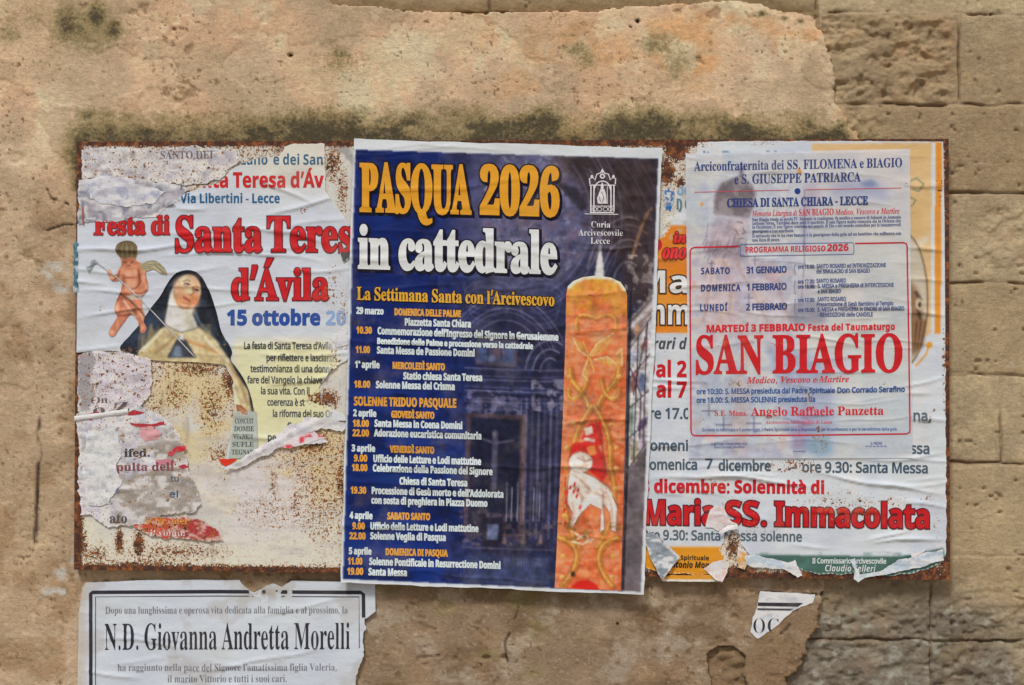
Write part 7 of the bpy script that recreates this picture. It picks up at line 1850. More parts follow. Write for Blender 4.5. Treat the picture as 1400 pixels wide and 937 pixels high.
k.poly(z3([(236, 232), (252, 232), (258, 252), (262, 290), (226, 290), (222, 268), (229, 252)]), EW, 0.00003)
k.disc(*z3([(243, 226)])[0], 2.0, 2.5, EW, 0.00004)
k.poly(z3([(236, 220), (243, 204), (250, 220)]), EW, 0.00005)
k.line(z3([(264, 290), (263, 226), (268, 218), (274, 222), (271, 230)]), 0.9, EW, 0.00005)
k.line(z3([(240, 244), (250, 262), (244, 286)]), 0.9, (96, 78, 82), 0.00012)
k.line(z3([(230, 262), (238, 284)]), 0.8, (96, 78, 82), 0.00012)
k.build('diocese_emblem', easter, TD, loose, rb, M_GLOSS)
k = Ink()
for s, x0, x1, y in (('Curia', 808, 834, 311.6), ('Arcivescovile', 790.5, 851.3, 322.6), ('Lecce', 807, 833.6, 333.6)):
    k.text(s, 'SB', x0, y, x1, y + .4, 8.4, EW, -0.05)
k.build('office_lettering', easter, TD, loose, rb, M_GLOSS)
# ------------------------------------------------------------------ the December poster on the right half
HI = Relief(870, 180, 1310, 810, 9, 60, 0.0010, 0.0012, (40, 160), (1.3, 3.2), 6)
for q in ((1000, 652, 230, 3, 2.2, .0020), (1200, 662, 200, 9, 2.0, .0018), (1230, 628, 130, -4, 2.0, .0014), (1240, 738, 110, -3, 1.8, .0017), (1215, 733, 70, -14, 1.6, .0014), (1265, 342, 60, 3, 2.0, .0016), (1265, 430, 60, 3, 1.8, .0016), (1265, 384, 60, 2, 1.6, .0012), (1262, 255, 60, 5, 1.8, .0013), (1270, 575, 60, 4, 1.8, .0012), (910, 520, 60, 6, 2, .0010), (905, 610, 60, 4, 2, .0012), (1265, 690, 80, 6, 2, .0012), (1150, 700, 150, 2, 1.6, .0008)):
    HI.crease(*q)
RI = Canvas(870, 180, 1310, 810, 2.0)
RI.a += 0.06
for q in ((1140, 690, 90, 40, .50), (1080, 640, 120, 16, .52), (1090, 633, 60, 9, .60), (1180, 690, 40, 30, .52), (1220, 685, 40, 14, .52), (970, 660, 60, 30, .46), (1000, 690, 60, 30, .44), (1030, 725, 70, 20, .48), (1270, 680, 20, 12, .5), (1271, 570, 8, 6, .62), (1276, 560, 5, 4, .62), (1284, 260, 8, 60, .55), (1285, 250, 12, 12, .62), (1280, 720, 16, 40, .46), (960, 198, 20, 8, .56), (1040, 196, 60, 5, .55), (1050, 770, 60, 12, .36), (905, 470, 20, 90, .3), (1290, 500, 5, 120, .6), (1010, 450, 40, 120, .2)):
    rdens(*q, RI)


def ri(px, py):
    return RI.samp(px, py)[..., 0]


IC = Canvas(870, 180, 1310, 810, 1.0, (195, 202, 210))
A_ = IC.all()
IC.blotch(A_, 60, 0.45, 0.7, (182, 189, 200), 0.7, 401)
IC.blotch(A_, 30, 0.52, 0.72, (202, 203, 203), 0.7, 402)
IC.poly([(1110, 196.5), (1273, 196), (1273, 455), (1240, 478), (1110, 478)], (204, 174, 126), 1, .8)
IC.blotch(IC.win(1110, 196, 1273, 478), 50, .45, .7, (192, 160, 108), .6, 403)
IC.poly([(1251, 330), (1268, 322), (1270, 330), (1255, 340)], (206, 204, 198), .6, 2)
IC.poly([(1278.5, 195), (1287.5, 195), (1285.5, 456.5), (1277, 456)], (212, 136, 48), 1, .7)
IC.poly([(870, 309), (1010, 308), (1010, 455.5), (870, 455.5)], (206, 122, 36), 1, .7)
IC.blotch(IC.win(870, 309, 1010, 455), 26, .5, .7, (230, 150, 60), .5, 404)
IC.ell(1234, 410, 34, 92, (176, 164, 140), 1, .04)
IC.ell(1234, 410, 31, 88, (188, 178, 160), 1, .04)
IC.ell(1236, 432, 25, 48, (130, 98, 70), .9, .2)
IC.ring(1234, 410, 34, 92, 1.6, (112, 84, 62), .9, -80, 70)
IC.line([(1252, 400), (1258, 410), (1254, 424), (1258, 436)], 4, (70, 58, 52), .8, 1.5)
IC.ell(1256, 416, 5, 8, (206, 190, 160), .8, .3)
IC.ell(1257, 417, 2.2, 4, (52, 44, 42), .9, .3)
IC.poly([(1248, 440), (1266, 436), (1262, 474), (1246, 488)], (112, 78, 52), .85, 2)
for i in range(6):
    IC.line([(1250 + i * 3, 440), (1248 + i * 2, 474)], 1.2, ((156, 118, 84), (70, 50, 40))[i % 2], .6)
IC.ell(1270, 472, 4.6, 4.6, (228, 146, 40), 1, .12)
IC.line([(1270, 472), (1266, 484), (1258, 494), (1252, 500)], 2.2, (224, 146, 60), 1)
IC.poly([(870, 747), (1016, 747.5), (1018, 800), (870, 800)], (222, 140, 36), 1, .8)
IC.poly([(1026, 758), (1230, 761), (1289, 749), (1300, 800), (1020, 800)], (66, 98, 90), 1, .8)
IC.blotch(IC.win(1026, 757, 1300, 800), 18, .5, .7, (84, 118, 110), .5, 405)
for pts in ([(1240, 250), (1252, 244), (1262, 252), (1256, 262), (1246, 258)], [(1244, 270), (1252, 274), (1246, 282)]):
    IC.line(pts, 1.4, (60, 96, 90), .7)
IC.blotch(IC.win(905, 250, 940, 330), 9, .5, .6, (178, 170, 158), .6, 407)


def ic(px, py):
    return IC.samp(px, py)


immac = thing('december_poster', 1090, 790, 'wrinkled white and orange poster with big red lettering Maria SS. Immacolata along its lower half', 'poster', 0.0012)
IO = jag([(954, 195), (1000, 193.6), (1110, 193), (1200, 193.5)], .5, 3, 71, False) + [(1289, 194), (1291, 300), (1292, 450)] + \
    jag([(1292, 500), (1293, 600), (1293.5, 700), (1293, 750), (1289, 768), (1262, 781), (1236, 785), (1205, 788), (1180, 783), (1150, 786), (1120, 785), (1098, 781), (1082, 772), (1060, 770), (1042, 764), (1024, 758), (1014, 746), (1010, 732), (1003, 726), (992, 734), (985, 752), (990, 768), (984, 782), (950, 786), (905, 782), (880, 776)], 1.3, 3, 72, False) + \
    [(876, 700), (876, 340)] + jag([(882, 332), (905, 324), (920, 304), (924, 282), (923, 262), (936, 252), (942, 232), (951, 214)], 1.1, 3, 73, False)
DI = 0.0012
sheet('paper', IO, DI, HI, ic, ri, 2.05, M_PAPER, immac, None, 0.9)
TI = DI + 0.0005


def on_immac(x, y):
    return inside(IO, x, y)


GR_, R2 = (66, 84, 98), (182, 28, 34)
k = Ink()
k.text('Domenica', 'GR', 877, 642, 952.3, 642, 13.8, GR_, 0.55)
k.text('7', 'GB', 964, 641, 974, 641, 14, GR_, 0)
k.text('dicembre', 'GR', 982.5, 643, 1053, 643.6, 13.8, GR_, 0.55)
k.text('-', 'GR', 1081, 645, 1088, 645, 14, GR_, 0.4)
k.text('ore 9.30: Santa Messa', 'GR', 1097, 645.3, 1267.5, 647, 13.8, GR_, 0.55)
k.cut()
k.text('Domenica 30 novembre - ore 9.30: Santa Messa', 'GR', 877, 615.6, 1269.6, 620.2, 14, GR_, 0.55)
k.cut()
k.text('Ore 17.00: Santa Messa e Novena alla Madonna,', 'GR', 874, 572, 1271.5, 575.3, 14, GR_, 0.55)
k.cut()
k.text('Ore 9.30: Santa Messa solenne', 'GR', 876, 737.4, 1095.6, 740.2, 13, (82, 98, 108), 0.5)
k.build('timetable_lettering', immac, TI, HI, ri, clip=on_immac)
k = Ink()
k.text('Dal 2', 'GB', 880, 515.2, 938, 515.4, 21.5, (182, 28, 38), 0.5)
k.text('al 7', 'GB', 897.5, 543.2, 938, 543.6, 21.5, (182, 28, 38), 0.5)
k.cut()
k.text('8 dicembre: Solennità di', 'GB', 877, 673.2, 1126, 675, 17.2, (184, 30, 40), 0.6)
k.build('red_date_lettering', immac, TI, HI, ri, clip=on_immac)
k = Ink()
k.text('Maria', 'GB', 882, 716.5, 977, 717.5, 32.5, R2, 0.7, 1.5, (86, 26, 36))
k.text('SS.', 'GB', 992, 717.5, 1046.6, 718.4, 32.5, R2, 0.7, 1.5, (86, 26, 36))
k.text('Immacolata', 'GB', 1059.5, 718.6, 1269, 722, 32.5, R2, 0.7, 1.5, (86, 26, 36))
k.build('title_lettering', immac, TI, HI, ri, clip=on_immac)
k = Ink()
k.text('Orari d', 'GI', 880, 477.3, 939, 477.5, 15, (70, 72, 76), 0.1)
k.build('italic_lettering', immac, TI, HI, ri, clip=on_immac)
k = Ink()
k.text('Ma', 'GB', 872, 400.2, 939, 400.6, 30, (222, 218, 214), 0.2, 1.9, (58, 50, 46))
k.cut()
k.text('mma', 'GB', 880, 443.4, 962, 443.8, 34, (222, 218, 214), 0.2, 1.9, (58, 50, 46))
k.cut()
k.text('in', 'SI', 921, 332, 937, 332, 14, (206, 44, 44), 0.5, 1.2, (110, 40, 36))
k.text('ono', 'SI', 905.5, 353.6, 937.5, 353.6, 20, (206, 44, 44), 0.5, 1.2, (110, 40, 36))
k.disc(901, 335, 4, 7, (190, 36, 50))
k.build('orange_panel_lettering', immac, TI, HI, ri, clip=on_immac)
k = Ink()
GB_ = (126, 152, 176)
for s, x0, x1, y0, y1, h in (('Confraternita Buona Morte', 868, 1097.4, 221.6, 221, 14), ('ne o dime', 944, 1018, 238.4, 238, 13), ('dell S. Maria  one', 926, 1053, 266.4, 266, 14), ('i) C.S.V.', 925.5, 972, 286, 285.6, 13)):
    k.text(s, 'GR', x0, y0, x1, y1, h, GB_ if s[0] != 'i' else (90, 120, 128), 0.9)
k.build('confraternity_lettering', immac, TI, HI, ri, clip=on_immac)
k = Ink()
k.text('Il Padre Spirituale', 'GB', 897, 765, 969, 766, 6.2, (58, 48, 36), 0.1)
k.text('Antonio Mon', 'GI', 911, 775.4, 969, 776.6, 8.2, (48, 40, 32), 0.2)
k.build('orange_footer_lettering', immac, TI, HI, ri, clip=on_immac)
k = Ink()
k.text('Il Commissario Arcivescovile', 'GR', 1110.4, 770, 1211, 770.6, 6.8, (196, 206, 204), 0.3)
k.text('Claudio Selleri', 'GI', 1127.7, 781, 1197, 781.8, 8.8, (204, 212, 210), -0.1)
k.build('green_footer_lettering', immac, TI, HI, ri, clip=on_immac)

# ------------------------------------------------------------------ thin sheet for the February feast pasted over it
HSB = Relief(930, 190, 1260, 640, 33, 26, 0.0006, 0.0006, (40, 150), (1.5, 3.4), 8)


def hsb(x, y):
    return HI(x, y) * 0.75 + HSB(x, y)


SC = Canvas(934, 198, 1252, 632, 1.0, (202, 207, 217))
A_ = SC.all()
X, Y = SC.X, SC.Y
SC.put(A_, sstep(Y, 400, 230) * 0.5, (196, 196, 212))
SC.blotch(A_, 80, .42, .68, (190, 198, 214), .8, 501)
SC.blotch(A_, 46, .5, .72, (210, 209, 214), .7, 502)
z9 = lambda p: zz(p, 930, 190, 4.242)
zA = lambda p: zz(p, 930, 330, 4.242)
zB = lambda p: zz(p, 930, 470, 4.242)
SC.poly(z9([(192, 440), (196, 330), (235, 258), (320, 222), (340, 215), (348, 140), (360, 140), (362, 222), (410, 262), (436, 320), (420, 400), (395, 462)]), (126, 116, 122), .92, 1.6)
w = SC.win(970, 235, 1036, 300)
hm = inside(z9([(192, 440), (196, 330), (235, 258), (320, 222), (362, 222), (410, 262), (436, 320), (420, 400), (395, 462)]), SC.X[w], SC.Y[w])
SC.put(w, hm * sstep(fbm(SC.X[w], SC.Y[w], 14, 4, 503), .48, .62) * .6, (168, 160, 164))
SC.poly(z9([(200, 450), (395, 462), (395, 520), (370, 600), (330, 640), (130, 640), (180, 520)]), (178, 172, 184), .85, 3)
SC.poly(z9([(300, 470), (392, 476), (388, 540), (372, 580), (360, 600), (320, 590)]), (196, 184, 190), .9, 2)
SC.poly(zA([(125, 60), (190, 0), (330, 0), (395, 60), (390, 130), (330, 140), (280, 110), (200, 100)]), (150, 143, 158), .8, 3)
rr = random.Random(3)
for _ in range(60):
    x, y = rr.uniform(965, 1022), rr.uniform(300, 362)
    SC.line([(x, y), (x - rr.uniform(2, 8), y + rr.uniform(8, 20))], rr.uniform(.8, 1.8), rr.choice([(138, 134, 150), (206, 200, 208), (156, 150, 164)]), .55)
for p in ([(330, 482), (360, 490)], [(318, 530), (338, 560)], [(362, 520), (372, 545), (356, 552)], [(340, 580), (362, 580)]):
    SC.line(z9(p), 1.6, (128, 116, 124), .7)
SC.poly(zA([(110, 140), (330, 100), (460, 120), (560, 210), (640, 320), (640, 480), (560, 560), (180, 560), (90, 420)]), (202, 190, 196), .7, 6)
SC.poly(zA([(440, 110), (540, 130), (600, 250), (560, 300), (480, 200)]), (200, 172, 182), .7, 4)
SC.blotch(SC.win(945, 355, 1090, 630), 22, .5, .68, (178, 176, 196), .5, 505)
SC.blotch(SC.win(945, 355, 1090, 630), 17, .56, .7, (212, 190, 186), .6, 506)
for p in ([(250, 120), (300, 260), (280, 420)], [(330, 140), (420, 300), (500, 460)], [(180, 200), (150, 360), (130, 460)], [(560, 250), (600, 380), (640, 470)]):
    SC.line(zA(p), 3, (184, 160, 158), .5, 3)
for cx, cy, s in ((180, 130, 16), (430, 110, 20), (395, 330, 26)):
    SC.line(zA([(cx - s, cy), (cx + s, cy)]), 1.6, (132, 130, 152), .6)
    SC.line(zA([(cx, cy - s), (cx, cy + s * 1.3)]), 1.6, (132, 130, 152), .6)
SC.poly(z9([(720, 250), (780, 270), (800, 330), (760, 420), (720, 560), (735, 640), (708, 640), (700, 420)]), (172, 160, 176), .6, 5)
SC.poly(z9([(860, 300), (950, 250), (1100, 235), (1190, 290), (1200, 360), (1120, 350), (960, 340), (880, 345)]), (156, 168, 198), .62, 5)
SC.poly(z9([(1030, 260), (1110, 240), (1150, 275), (1080, 285)]), (110, 130, 176), .7, 2.5)
SC.line(z9([(718, 300), (716, 640)]), 1.6, (136, 128, 148), .6)
SC.line(zA([(716, 0), (716, 130), (700, 330)]), 1.6, (140, 132, 150), .6)
SC.poly(zA([(620, 410), (700, 330), (780, 340), (850, 430), (830, 480), (640, 480)]), (140, 140, 158), .7, 4)
SC.poly(zA([(660, 220), (760, 180), (790, 260), (730, 330), (670, 320)]), (186, 176, 184), .6, 4)
SC.poly(zB([(480, 0), (720, 40), (860, 160), (880, 380), (900, 480), (860, 560), (880, 640), (800, 650), (660, 610), (600, 440), (560, 240)]), (158, 168, 194), .66, 5)
SC.poly(zB([(690, 400), (760, 380), (740, 600), (660, 608), (640, 520)]), (172, 152, 184), .7, 4)
SC.poly(zB([(740, 500), (860, 540), (885, 630), (800, 660), (720, 610)]), (146, 176, 196), .75, 3)
SC.poly(zB([(80, 190), (200, 170), (330, 190), (520, 240), (560, 420), (540, 600), (510, 600), (520, 440), (300, 460), (90, 470)]), (180, 192, 212), .6, 6)
SC.poly(zB([(300, 200), (400, 200), (390, 480), (380, 640), (310, 650)]), (198, 180, 174), .6, 5)
SC.poly(zB([(840, 60), (990, 100), (960, 200), (880, 180)]), (176, 184, 216), .5, 6)
for cx, cy, s in ((165, 390, 38), (250, 470, 44), (425, 462, 40)):
    SC.line(zB([(cx - s, cy), (cx + s, cy)]), 2.2, (122, 120, 144), .62)
    SC.line(zB([(cx, cy - s), (cx, cy + s * .7)]), 1.8, (122, 120, 144), .62)
for cx, cy, r in ((1092, 235, 4), (959, 280, 3), (1094, 236, 2.4)):
    SC.ell(cx, cy, r * .8, r, (206, 150, 84), .8, .4)
SC.detail(SC.win(945, 240, 1100, 630), 9, 0.06, 520)
SC.a = np.clip((205, 207, 216) + (SC.a - (205, 207, 216)) * 1.18, 60, 222)
# this sheet is thin: what lies under it shows through it, so it is printed on a see-through paper
RS = Canvas(930, 195, 1256, 632, 2.0)
RS.a += 0.12
for q in ((1092, 236, 4, 4, .6), (985, 470, 40, 12, .46), (1030, 466, 30, 12, .48), (1005, 525, 20, 8, .55), (962, 524, 6, 6, .58), (1060, 470, 20, 8, .48), (1104, 545, 10, 20, .58), (1120, 520, 12, 8, .58), (1120, 600, 30, 30, .54), (1060, 600, 50, 30, .42), (960, 575, 10, 10, .5), (1205, 525, 14, 10, .5), (1100, 440, 6, 6, .5), (1210, 470, 8, 8, .4), (1236, 255, 6, 14, .45), (1180, 437, 8, 5, .5)):
    rdens(*q, RS)


def rs(px, py):
    return RS.samp(px, py)[..., 0]


biagio = thing('feast_programme_poster', 1090, 626, 'thin translucent lilac white poster with red frame and the big red words SAN BIAGIO', 'poster', 0.0044)
DS = 0.0044
quad('paper', [(937, 210.5), (1243, 204.2), (1246.5, 626), (941, 626.5)], 240, 320, DS, hsb, lambda x, y: SC.samp(x, y), rs, M_THIN, biagio)
TS = DS + 0.0005
NV = (44, 62, 118)
k = Ink()
k.text('Arciconfraternita dei SS. FILOMENA e BIAGIO', 'SB', 948.4, 234.3, 1232.2, 229, 12.4, NV, 0.05)
k.text('e S. GIUSEPPE PATRIARCA', 'SB', 1003.6, 252, 1175.6, 248.5, 12.4, NV, 0.1)
k.text('CHIESA DI SANTA CHIARA - LECCE', 'SB', 993.6, 283.8, 1185.3, 280.4, 11.3, NV, 0.35)
k.disc(1089.6, 261.9, 4.1, 4.1, (32, 58, 130))
k.build('confraternity_heading', biagio, TS, hsb, rs)
k = Ink()
k.line([(948.8, 263.4), (1078, 260.4)], 0.9, (190, 76, 88))
k.line([(1100.2, 260), (1231.3, 257.6)], 0.9, (190, 76, 88))
k.cut()
k.text('Memoria Liturgica di', 'SI', 1027.4, 296.2, 1089, 295.2, 7.6, (186, 44, 60), 0.0)
k.text('SAN BIAGIO', 'SB', 1091.2, 295.2, 1138.9, 294.4, 8.6, (186, 44, 60), 0.05)
k.text('Medico, Vescovo e Martire', 'SI', 1140.5, 294.3, 1228.9, 292.4, 7.6, (186, 44, 60), 0.0)
k.build('memorial_heading', biagio, TS, hsb, rs)
k = Ink()
for i, (s, x1) in enumerate((('San Biagio risale al secolo IV. Secondo la tradizione, fu medico e vescovo di Sebaste in Armenia', 1230.6), ('(attuale Sivas, Turchia) dove subì il martirio. È una figura molto venerata sia in Oriente che', 1230.6), ('in Occidente. È una figura venerata nel popolo di Dio e nel mondo contadino per le innumerevoli', 1230.6), ('guarigioni a Lui attribuite.', 1085), ('Il miracolo che lo ha reso famoso è la guarigione della gola ad un bambino che soffocava con', 1230.6), ('una lisca di pesce.', 1065.5))):
    y = (302.8, 308, 313.2, 318.8, 325, 330.6)[i]
    k.text(s, 'SB', 1027.8, y, x1, y - (x1 - 1027.8) * .018, 4.3, (70, 82, 128), 0.05)
k.build('paragraph_lettering', biagio, TS, hsb, rs)
FR = (180, 38, 52)
k = Ink()
fr = [(1010, 337.2), (949, 338.8), (945, 340.2), (943, 344), (943.2, 440), (944.2, 588), (945.2, 593), (949, 595.6), (1090, 595), (1238, 593.2), (1242, 591.5), (1243, 588), (1241.4, 470), (1239, 337), (1238, 333.6), (1234, 332.2), (1168, 333.4)]
k.line(fr, 2.0, FR)
k.build('red_frame', biagio, TS, hsb, rs)
k = Ink()
k.line(rrect(1011.4, 334.6, 1166.4, 350.6, 2.5, -0.016), 1.0, (92, 104, 150))
k.cut()
for y0, y1 in ((362, 375.5), (383.5, 401.5), (409, 429.5)):
    m_ = (y0 + y1) / 2
    k.line([(1087.4, y0), (1085.8, y0 + 1.5), (1085.8, m_ - 1.6), (1084.6, m_), (1085.8, m_ + 1.6), (1085.8, y1 - 1.5), (1087.4, y1)], 0.8, (96, 108, 150))
k.build('programme_box', biagio, TS, hsb, rs)
k = Ink()
k.text('PROGRAMMA RELIGIOSO', 'GB', 1018.6, 345.8, 1127.5, 343.8, 7.6, (190, 40, 58), 0.05)
k.text('2026', 'GB', 1130, 343.8, 1159, 343.2, 9.3, (190, 40, 58), 0.2)
k.cut()
k.text('MARTEDÍ 3 FEBBRAIO', 'GB', 965.8, 454.4, 1099.7, 452.2, 9.4, (196, 40, 48), 0.4)
k.text('Festa del Taumaturgo', 'GB', 1104.4, 452.4, 1222.3, 451, 8.8, (196, 40, 48), 0.3, sp=.02)
k.build('red_heading_lettering', biagio, TS, hsb, rs)
k = Ink()
N2 = (50, 68, 124)
k.text('SABATO', 'GR', 958.3, 375, 996.7, 374.4, 8.2, N2, 0.45, sp=.10)
k.text('31 GENNAIO', 'GR', 1020.3, 374, 1074.3, 372.8, 8.4, N2, 0.5)
k.cut()
k.text('DOMENICA', 'GR', 958.3, 398.4, 1011.3, 397.8, 8.4, N2, 0.45, sp=.10)
k.text('1', 'GR', 1020.6, 397.2, 1023.6, 397.2, 8.4, N2, 0.5)
k.text('FEBBRAIO', 'GR', 1028.3, 397, 1074.3, 396, 8.4, N2, 0.5)
k.cut()
k.text('LUNEDÍ', 'GR', 957, 425, 993.6, 424.6, 8.2, N2, 0.45, sp=.10)
k.text('2 FEBBRAIO', 'GR', 1019.6, 424.4, 1074.7, 423.2, 8.4, N2, 0.5)
for s, x0, x1, y, dy, h in (('ore 18.00:', 1090.3, 1112.7, 367.6, -.3, 5), ('SANTO ROSARIO ed INTRONIZZAZIONE', 1115.5, 1210, 367, -1.6, 5.3), ('del SIMULACRO di SAN BIAGIO', 1115.5, 1188, 374.2, -1.2, 5.3), ('ore 17.30:', 1090.3, 1112.7, 387.8, -.3, 5), ('SANTO ROSARIO', 1115.5, 1155.6, 387, -.6, 5.3),
                           ('ore 18.00:', 1090.3, 1112.7, 394.8, -.3, 5), ('S. MESSA e PREGHIERA di INTERCESSIONE', 1117, 1220.7, 394, -1.6, 5.3), ('a SAN BIAGIO', 1117, 1148.5, 401.3, -.4, 5.3), ('ore 17.30:', 1090.3, 1112.7, 413, -.3, 5), ('SANTO ROSARIO', 1117, 1155.6, 412, -.4, 5.3), ('Presentazione di Gesù Bambino al Tempio', 1116, 1220, 419.2, -1.8, 5.3),
                           ('ore 18.00:', 1090.3, 1112.7, 426.6, -.3, 5), ('S. MESSA e PREGHIERA in ONORE di SAN BIAGIO', 1117, 1234.6, 426, -1.5, 5.3), ('- BENEDIZIONE delle CANDELE', 1117.4, 1192, 433.2, -.6, 5.3)):
    k.text(s, 'GR', x0, y, x1, y + dy, h, (66, 80, 130), 0.22)
k.build('programme_lettering', biagio, TS, hsb, rs)
k = Ink()
SR = (186, 32, 38)
k.text('SAN', 'SB', 951.7, 510.8, 1042, 510, 50.5, SR, 1.1)
k.text('BIAGIO', 'SB', 1056.6, 509.8, 1231.7, 508, 50.5, SR, 1.1)
k.build('saint_name_lettering', biagio, TS, hsb, rs)
k = Ink()
k.text('Medico, Vescovo e Martire', 'SI', 1020.3, 524.2, 1159.8, 522.3, 8.6, (196, 50, 56), 0.05)
k.cut()
k.text('S.E. Mons.', 'SB', 976.7, 568.6, 1021.2, 568.4, 7.2, (194, 52, 62), 0.0)
k.text('Angelo Raffaele Panzetta', 'SB', 1026, 568.4, 1207, 567, 11.6, (194, 40, 50), 0.1)
k.text('Arcivescovo Metropolita di Lecce', 'SB', 1046, 579.4, 1136.5, 578.8, 4.4, (200, 80, 90), 0.0)
k.build('saint_subtitle_lettering', biagio, TS, hsb, rs)
k = Ink()
N3 = (46, 82, 140)
k.text('ore 10:30: S. MESSA presieduta dal Padre Spirituale', 'GR', 952.2, 538.8, 1140, 537, 6.9, N3, 0.3)
k.text('Don Corrado Serafino', 'GR', 1144, 537, 1235.7, 535.6, 7.1, N3, 0.4)
k.text('ore 18.00: S. MESSA SOLENNE presieduta da', 'GR', 952.2, 550.6, 1113.4, 549.2, 6.9, N3, 0.32)
k.cut()
k.text('Durante la mattinata e il pomeriggio, il Padre Spirituale sarà a disposizione per le confessioni e per la benedizione della gola.', 'GB', 959.7, 589.8, 1225.8, 588.6, 4.4, (66, 96, 150), 0.0)
k.cut()
k.text('IL RETTORE E PADRE SPIRITUALE', 'GR', 972, 608.6, 1020.8, 608.2, 3.1, (90, 104, 156), 0.1)
k.text('Don Corrado Serafino', 'GR', 976, 612.8, 1017, 612.5, 3.1, (90, 104, 156), 0.1)
k.cut()
k.text('IL PRIORE', 'GR', 1189.3, 607.6, 1204.6, 607.4, 3.1, (90, 104, 156), 0.1)
for i in range(6):
    k.line([(1182.5 + i * 5, 610), (1186 + i * 5, 610)], 1.8, (120, 132, 176))
k.cut()
for i in range(5):
    k.line([(1084 + i * 3.4, 617), (1086.4 + i * 3.4, 617)], 2.0, (110, 116, 150))
k.build('mass_times_lettering', biagio, TS, hsb, rs)

# ------------------------------------------------------------------ scraps on the right half
scrap('torn_paper', [(906, 262), (914, 257), (923, 262), (921, 274), (917, 290), (910, 286), (908, 274)], 0.0022, FLAT, mottled((34, 92, 158), (60, 118, 176), 7, 601, (206, 206, 204)), 'bright blue torn paper bit at the upper right of the navy Easter poster', 601, .46, 1.0, 2.0)
scrap('torn_paper', [(906, 290), (918, 286), (922, 300), (916, 316), (906, 322)], 0.0020, FLAT, mottled((206, 202, 192), (184, 176, 160), 9, 602), 'cream torn sliver below the bright blue paper bit', 602, .42, .8, 2.0)
z0 = lambda p: zz(p, 870, 590, 3.182)


def pf(t, rf):
    k = Ink()
    for (a, b), x in zip(((478, 496), (482, 506), (486, 516)), (84, 100, 116)):
        k.line(z0([(x, a + 44), (x + 2, b + 10)]), 1.2, (196, 200, 204))
    k.poly(z0([(164, 556), (186, 548), (110, 640), (96, 612)]), (206, 206, 206), 0.0004)
    k.build('print', t, 0.0068, FLAT, rf, M_SCRAP)


scrap('hanging_paper_flap', z0([(36, 470), (52, 432), (92, 450), (130, 490), (188, 546), (150, 592), (110, 642), (86, 600), (56, 540)]), 0.0066, FLAT, mottled((120, 130, 140), (142, 150, 158), 20, 611), 'grey flap of torn paper hanging at the lower right corner of the navy poster', 611, .14, .8, 2.0,
      curl=lambda x, y: 0.006 * sstep(y, 745, 790), print_=pf)
scrap('torn_paper', z0([(298, 400), (320, 340), (344, 316), (380, 330), (392, 360), (410, 392), (438, 404), (436, 424), (400, 420), (362, 436), (330, 420), (300, 416)]), 0.0034, HI, mottled((206, 186, 184), (200, 198, 202), 12, 613), 'pinkish white torn scrap covering the last letter of the red word Maria', 613, .2, 1.0, 2.2)
scrap('curled_paper_strip', z0([(352, 436), (396, 408), (438, 404), (438, 424), (400, 426), (362, 448)]), 0.0060, FLAT, (214, 214, 214), 'white curled paper strip under the pinkish scrap beside the words Santa Messa', 614, .12, .5, 2.0, curl=roll(994, 724, -17, 5))
scrap('torn_paper', z0([(292, 596), (330, 566), (380, 556), (404, 580), (392, 610), (372, 652), (340, 640)]), 0.0050, FLAT, mottled((206, 178, 168), (196, 192, 194), 16, 615), 'pink torn scrap folded over the orange footer of the December poster', 615, .24, 1.0, 2.2, curl=lambda x, y: .004 * sstep(y, 780, 795))
w = thing('orange_paper_fold', 950, 795, 'orange footer paper with a white fold hanging below the steel board', 'paper scrap', 0.002)
sheet('paper', jag(z0([(104, 640), (150, 622), (240, 626), (380, 620), (374, 654), (250, 652), (116, 650)]), .5, 3, 616), 0.0040, FLAT, lambda x, y: mixc((222, 144, 48), (212, 206, 198), sstep(y + (x - 940) * -.02, 791.2, 792.6)), lambda x, y: 0 * x + .25, 1.8, M_SCRAP, w)
scrap('torn_paper', z0([(440, 500), (480, 520), (486, 560), (470, 600), (446, 590), (436, 550)]), 0.0032, HI, mottled((224, 150, 70), (206, 190, 180), 12, 617), 'orange edge of paper beside the rusty gap in the December poster', 617, .4, 1.0, 2.0)
scrap('torn_paper', z0([(470, 540), (510, 534), (560, 546), (640, 564), (684, 580), (706, 612), (690, 626), (640, 600), (600, 598), (560, 592), (500, 590), (474, 576)]), 0.0042, HI, mottled((176, 190, 202), (204, 210, 216), 22, 618), 'pale blue grey torn strip over the left end of the green footer', 618, .22, 1.4, 2.2)
scrap('torn_paper', z0([(660, 566), (690, 556), (706, 590), (720, 624), (700, 634), (684, 606)]), 0.0044, HI, mottled((210, 212, 214), (190, 196, 204), 10, 620), 'white ragged torn bit on the green footer before the words Il Commissario', 620, .2, 1.6, 2.0)
scrap('torn_paper', z0([(925, 556), (944, 552), (956, 590), (970, 620), (1000, 616), (1060, 604), (1110, 596), (1126, 612), (1060, 626), (1000, 634), (962, 656), (944, 640), (950, 606)]), 0.0052, HI, mottled((200, 210, 222), (182, 194, 208), 18, 619), 'pale torn paper hanging across the words Commissario Arcivescovile', 619, .16, 1.2, 2.0)
scrap('torn_paper', z0([(1060, 606), (1130, 560), (1180, 550), (1230, 530), (1290, 520), (1332, 512), (1336, 560), (1280, 574), (1190, 600), (1120, 614)]), 0.0046, HI, mottled((172, 186, 200), (192, 202, 212), 22, 621), 'blue grey torn strip at the lower right corner of the December poster', 621, .2, 1.2, 2.2)
scrap('torn_paper', z0([(1190, 532), (1240, 516), (1256, 506), (1246, 524), (1200, 550)]), 0.0064, FLAT, (208, 202, 204), 'slim pinkish curl of paper on the blue grey torn strip', 622, .1, .7, 2.0)

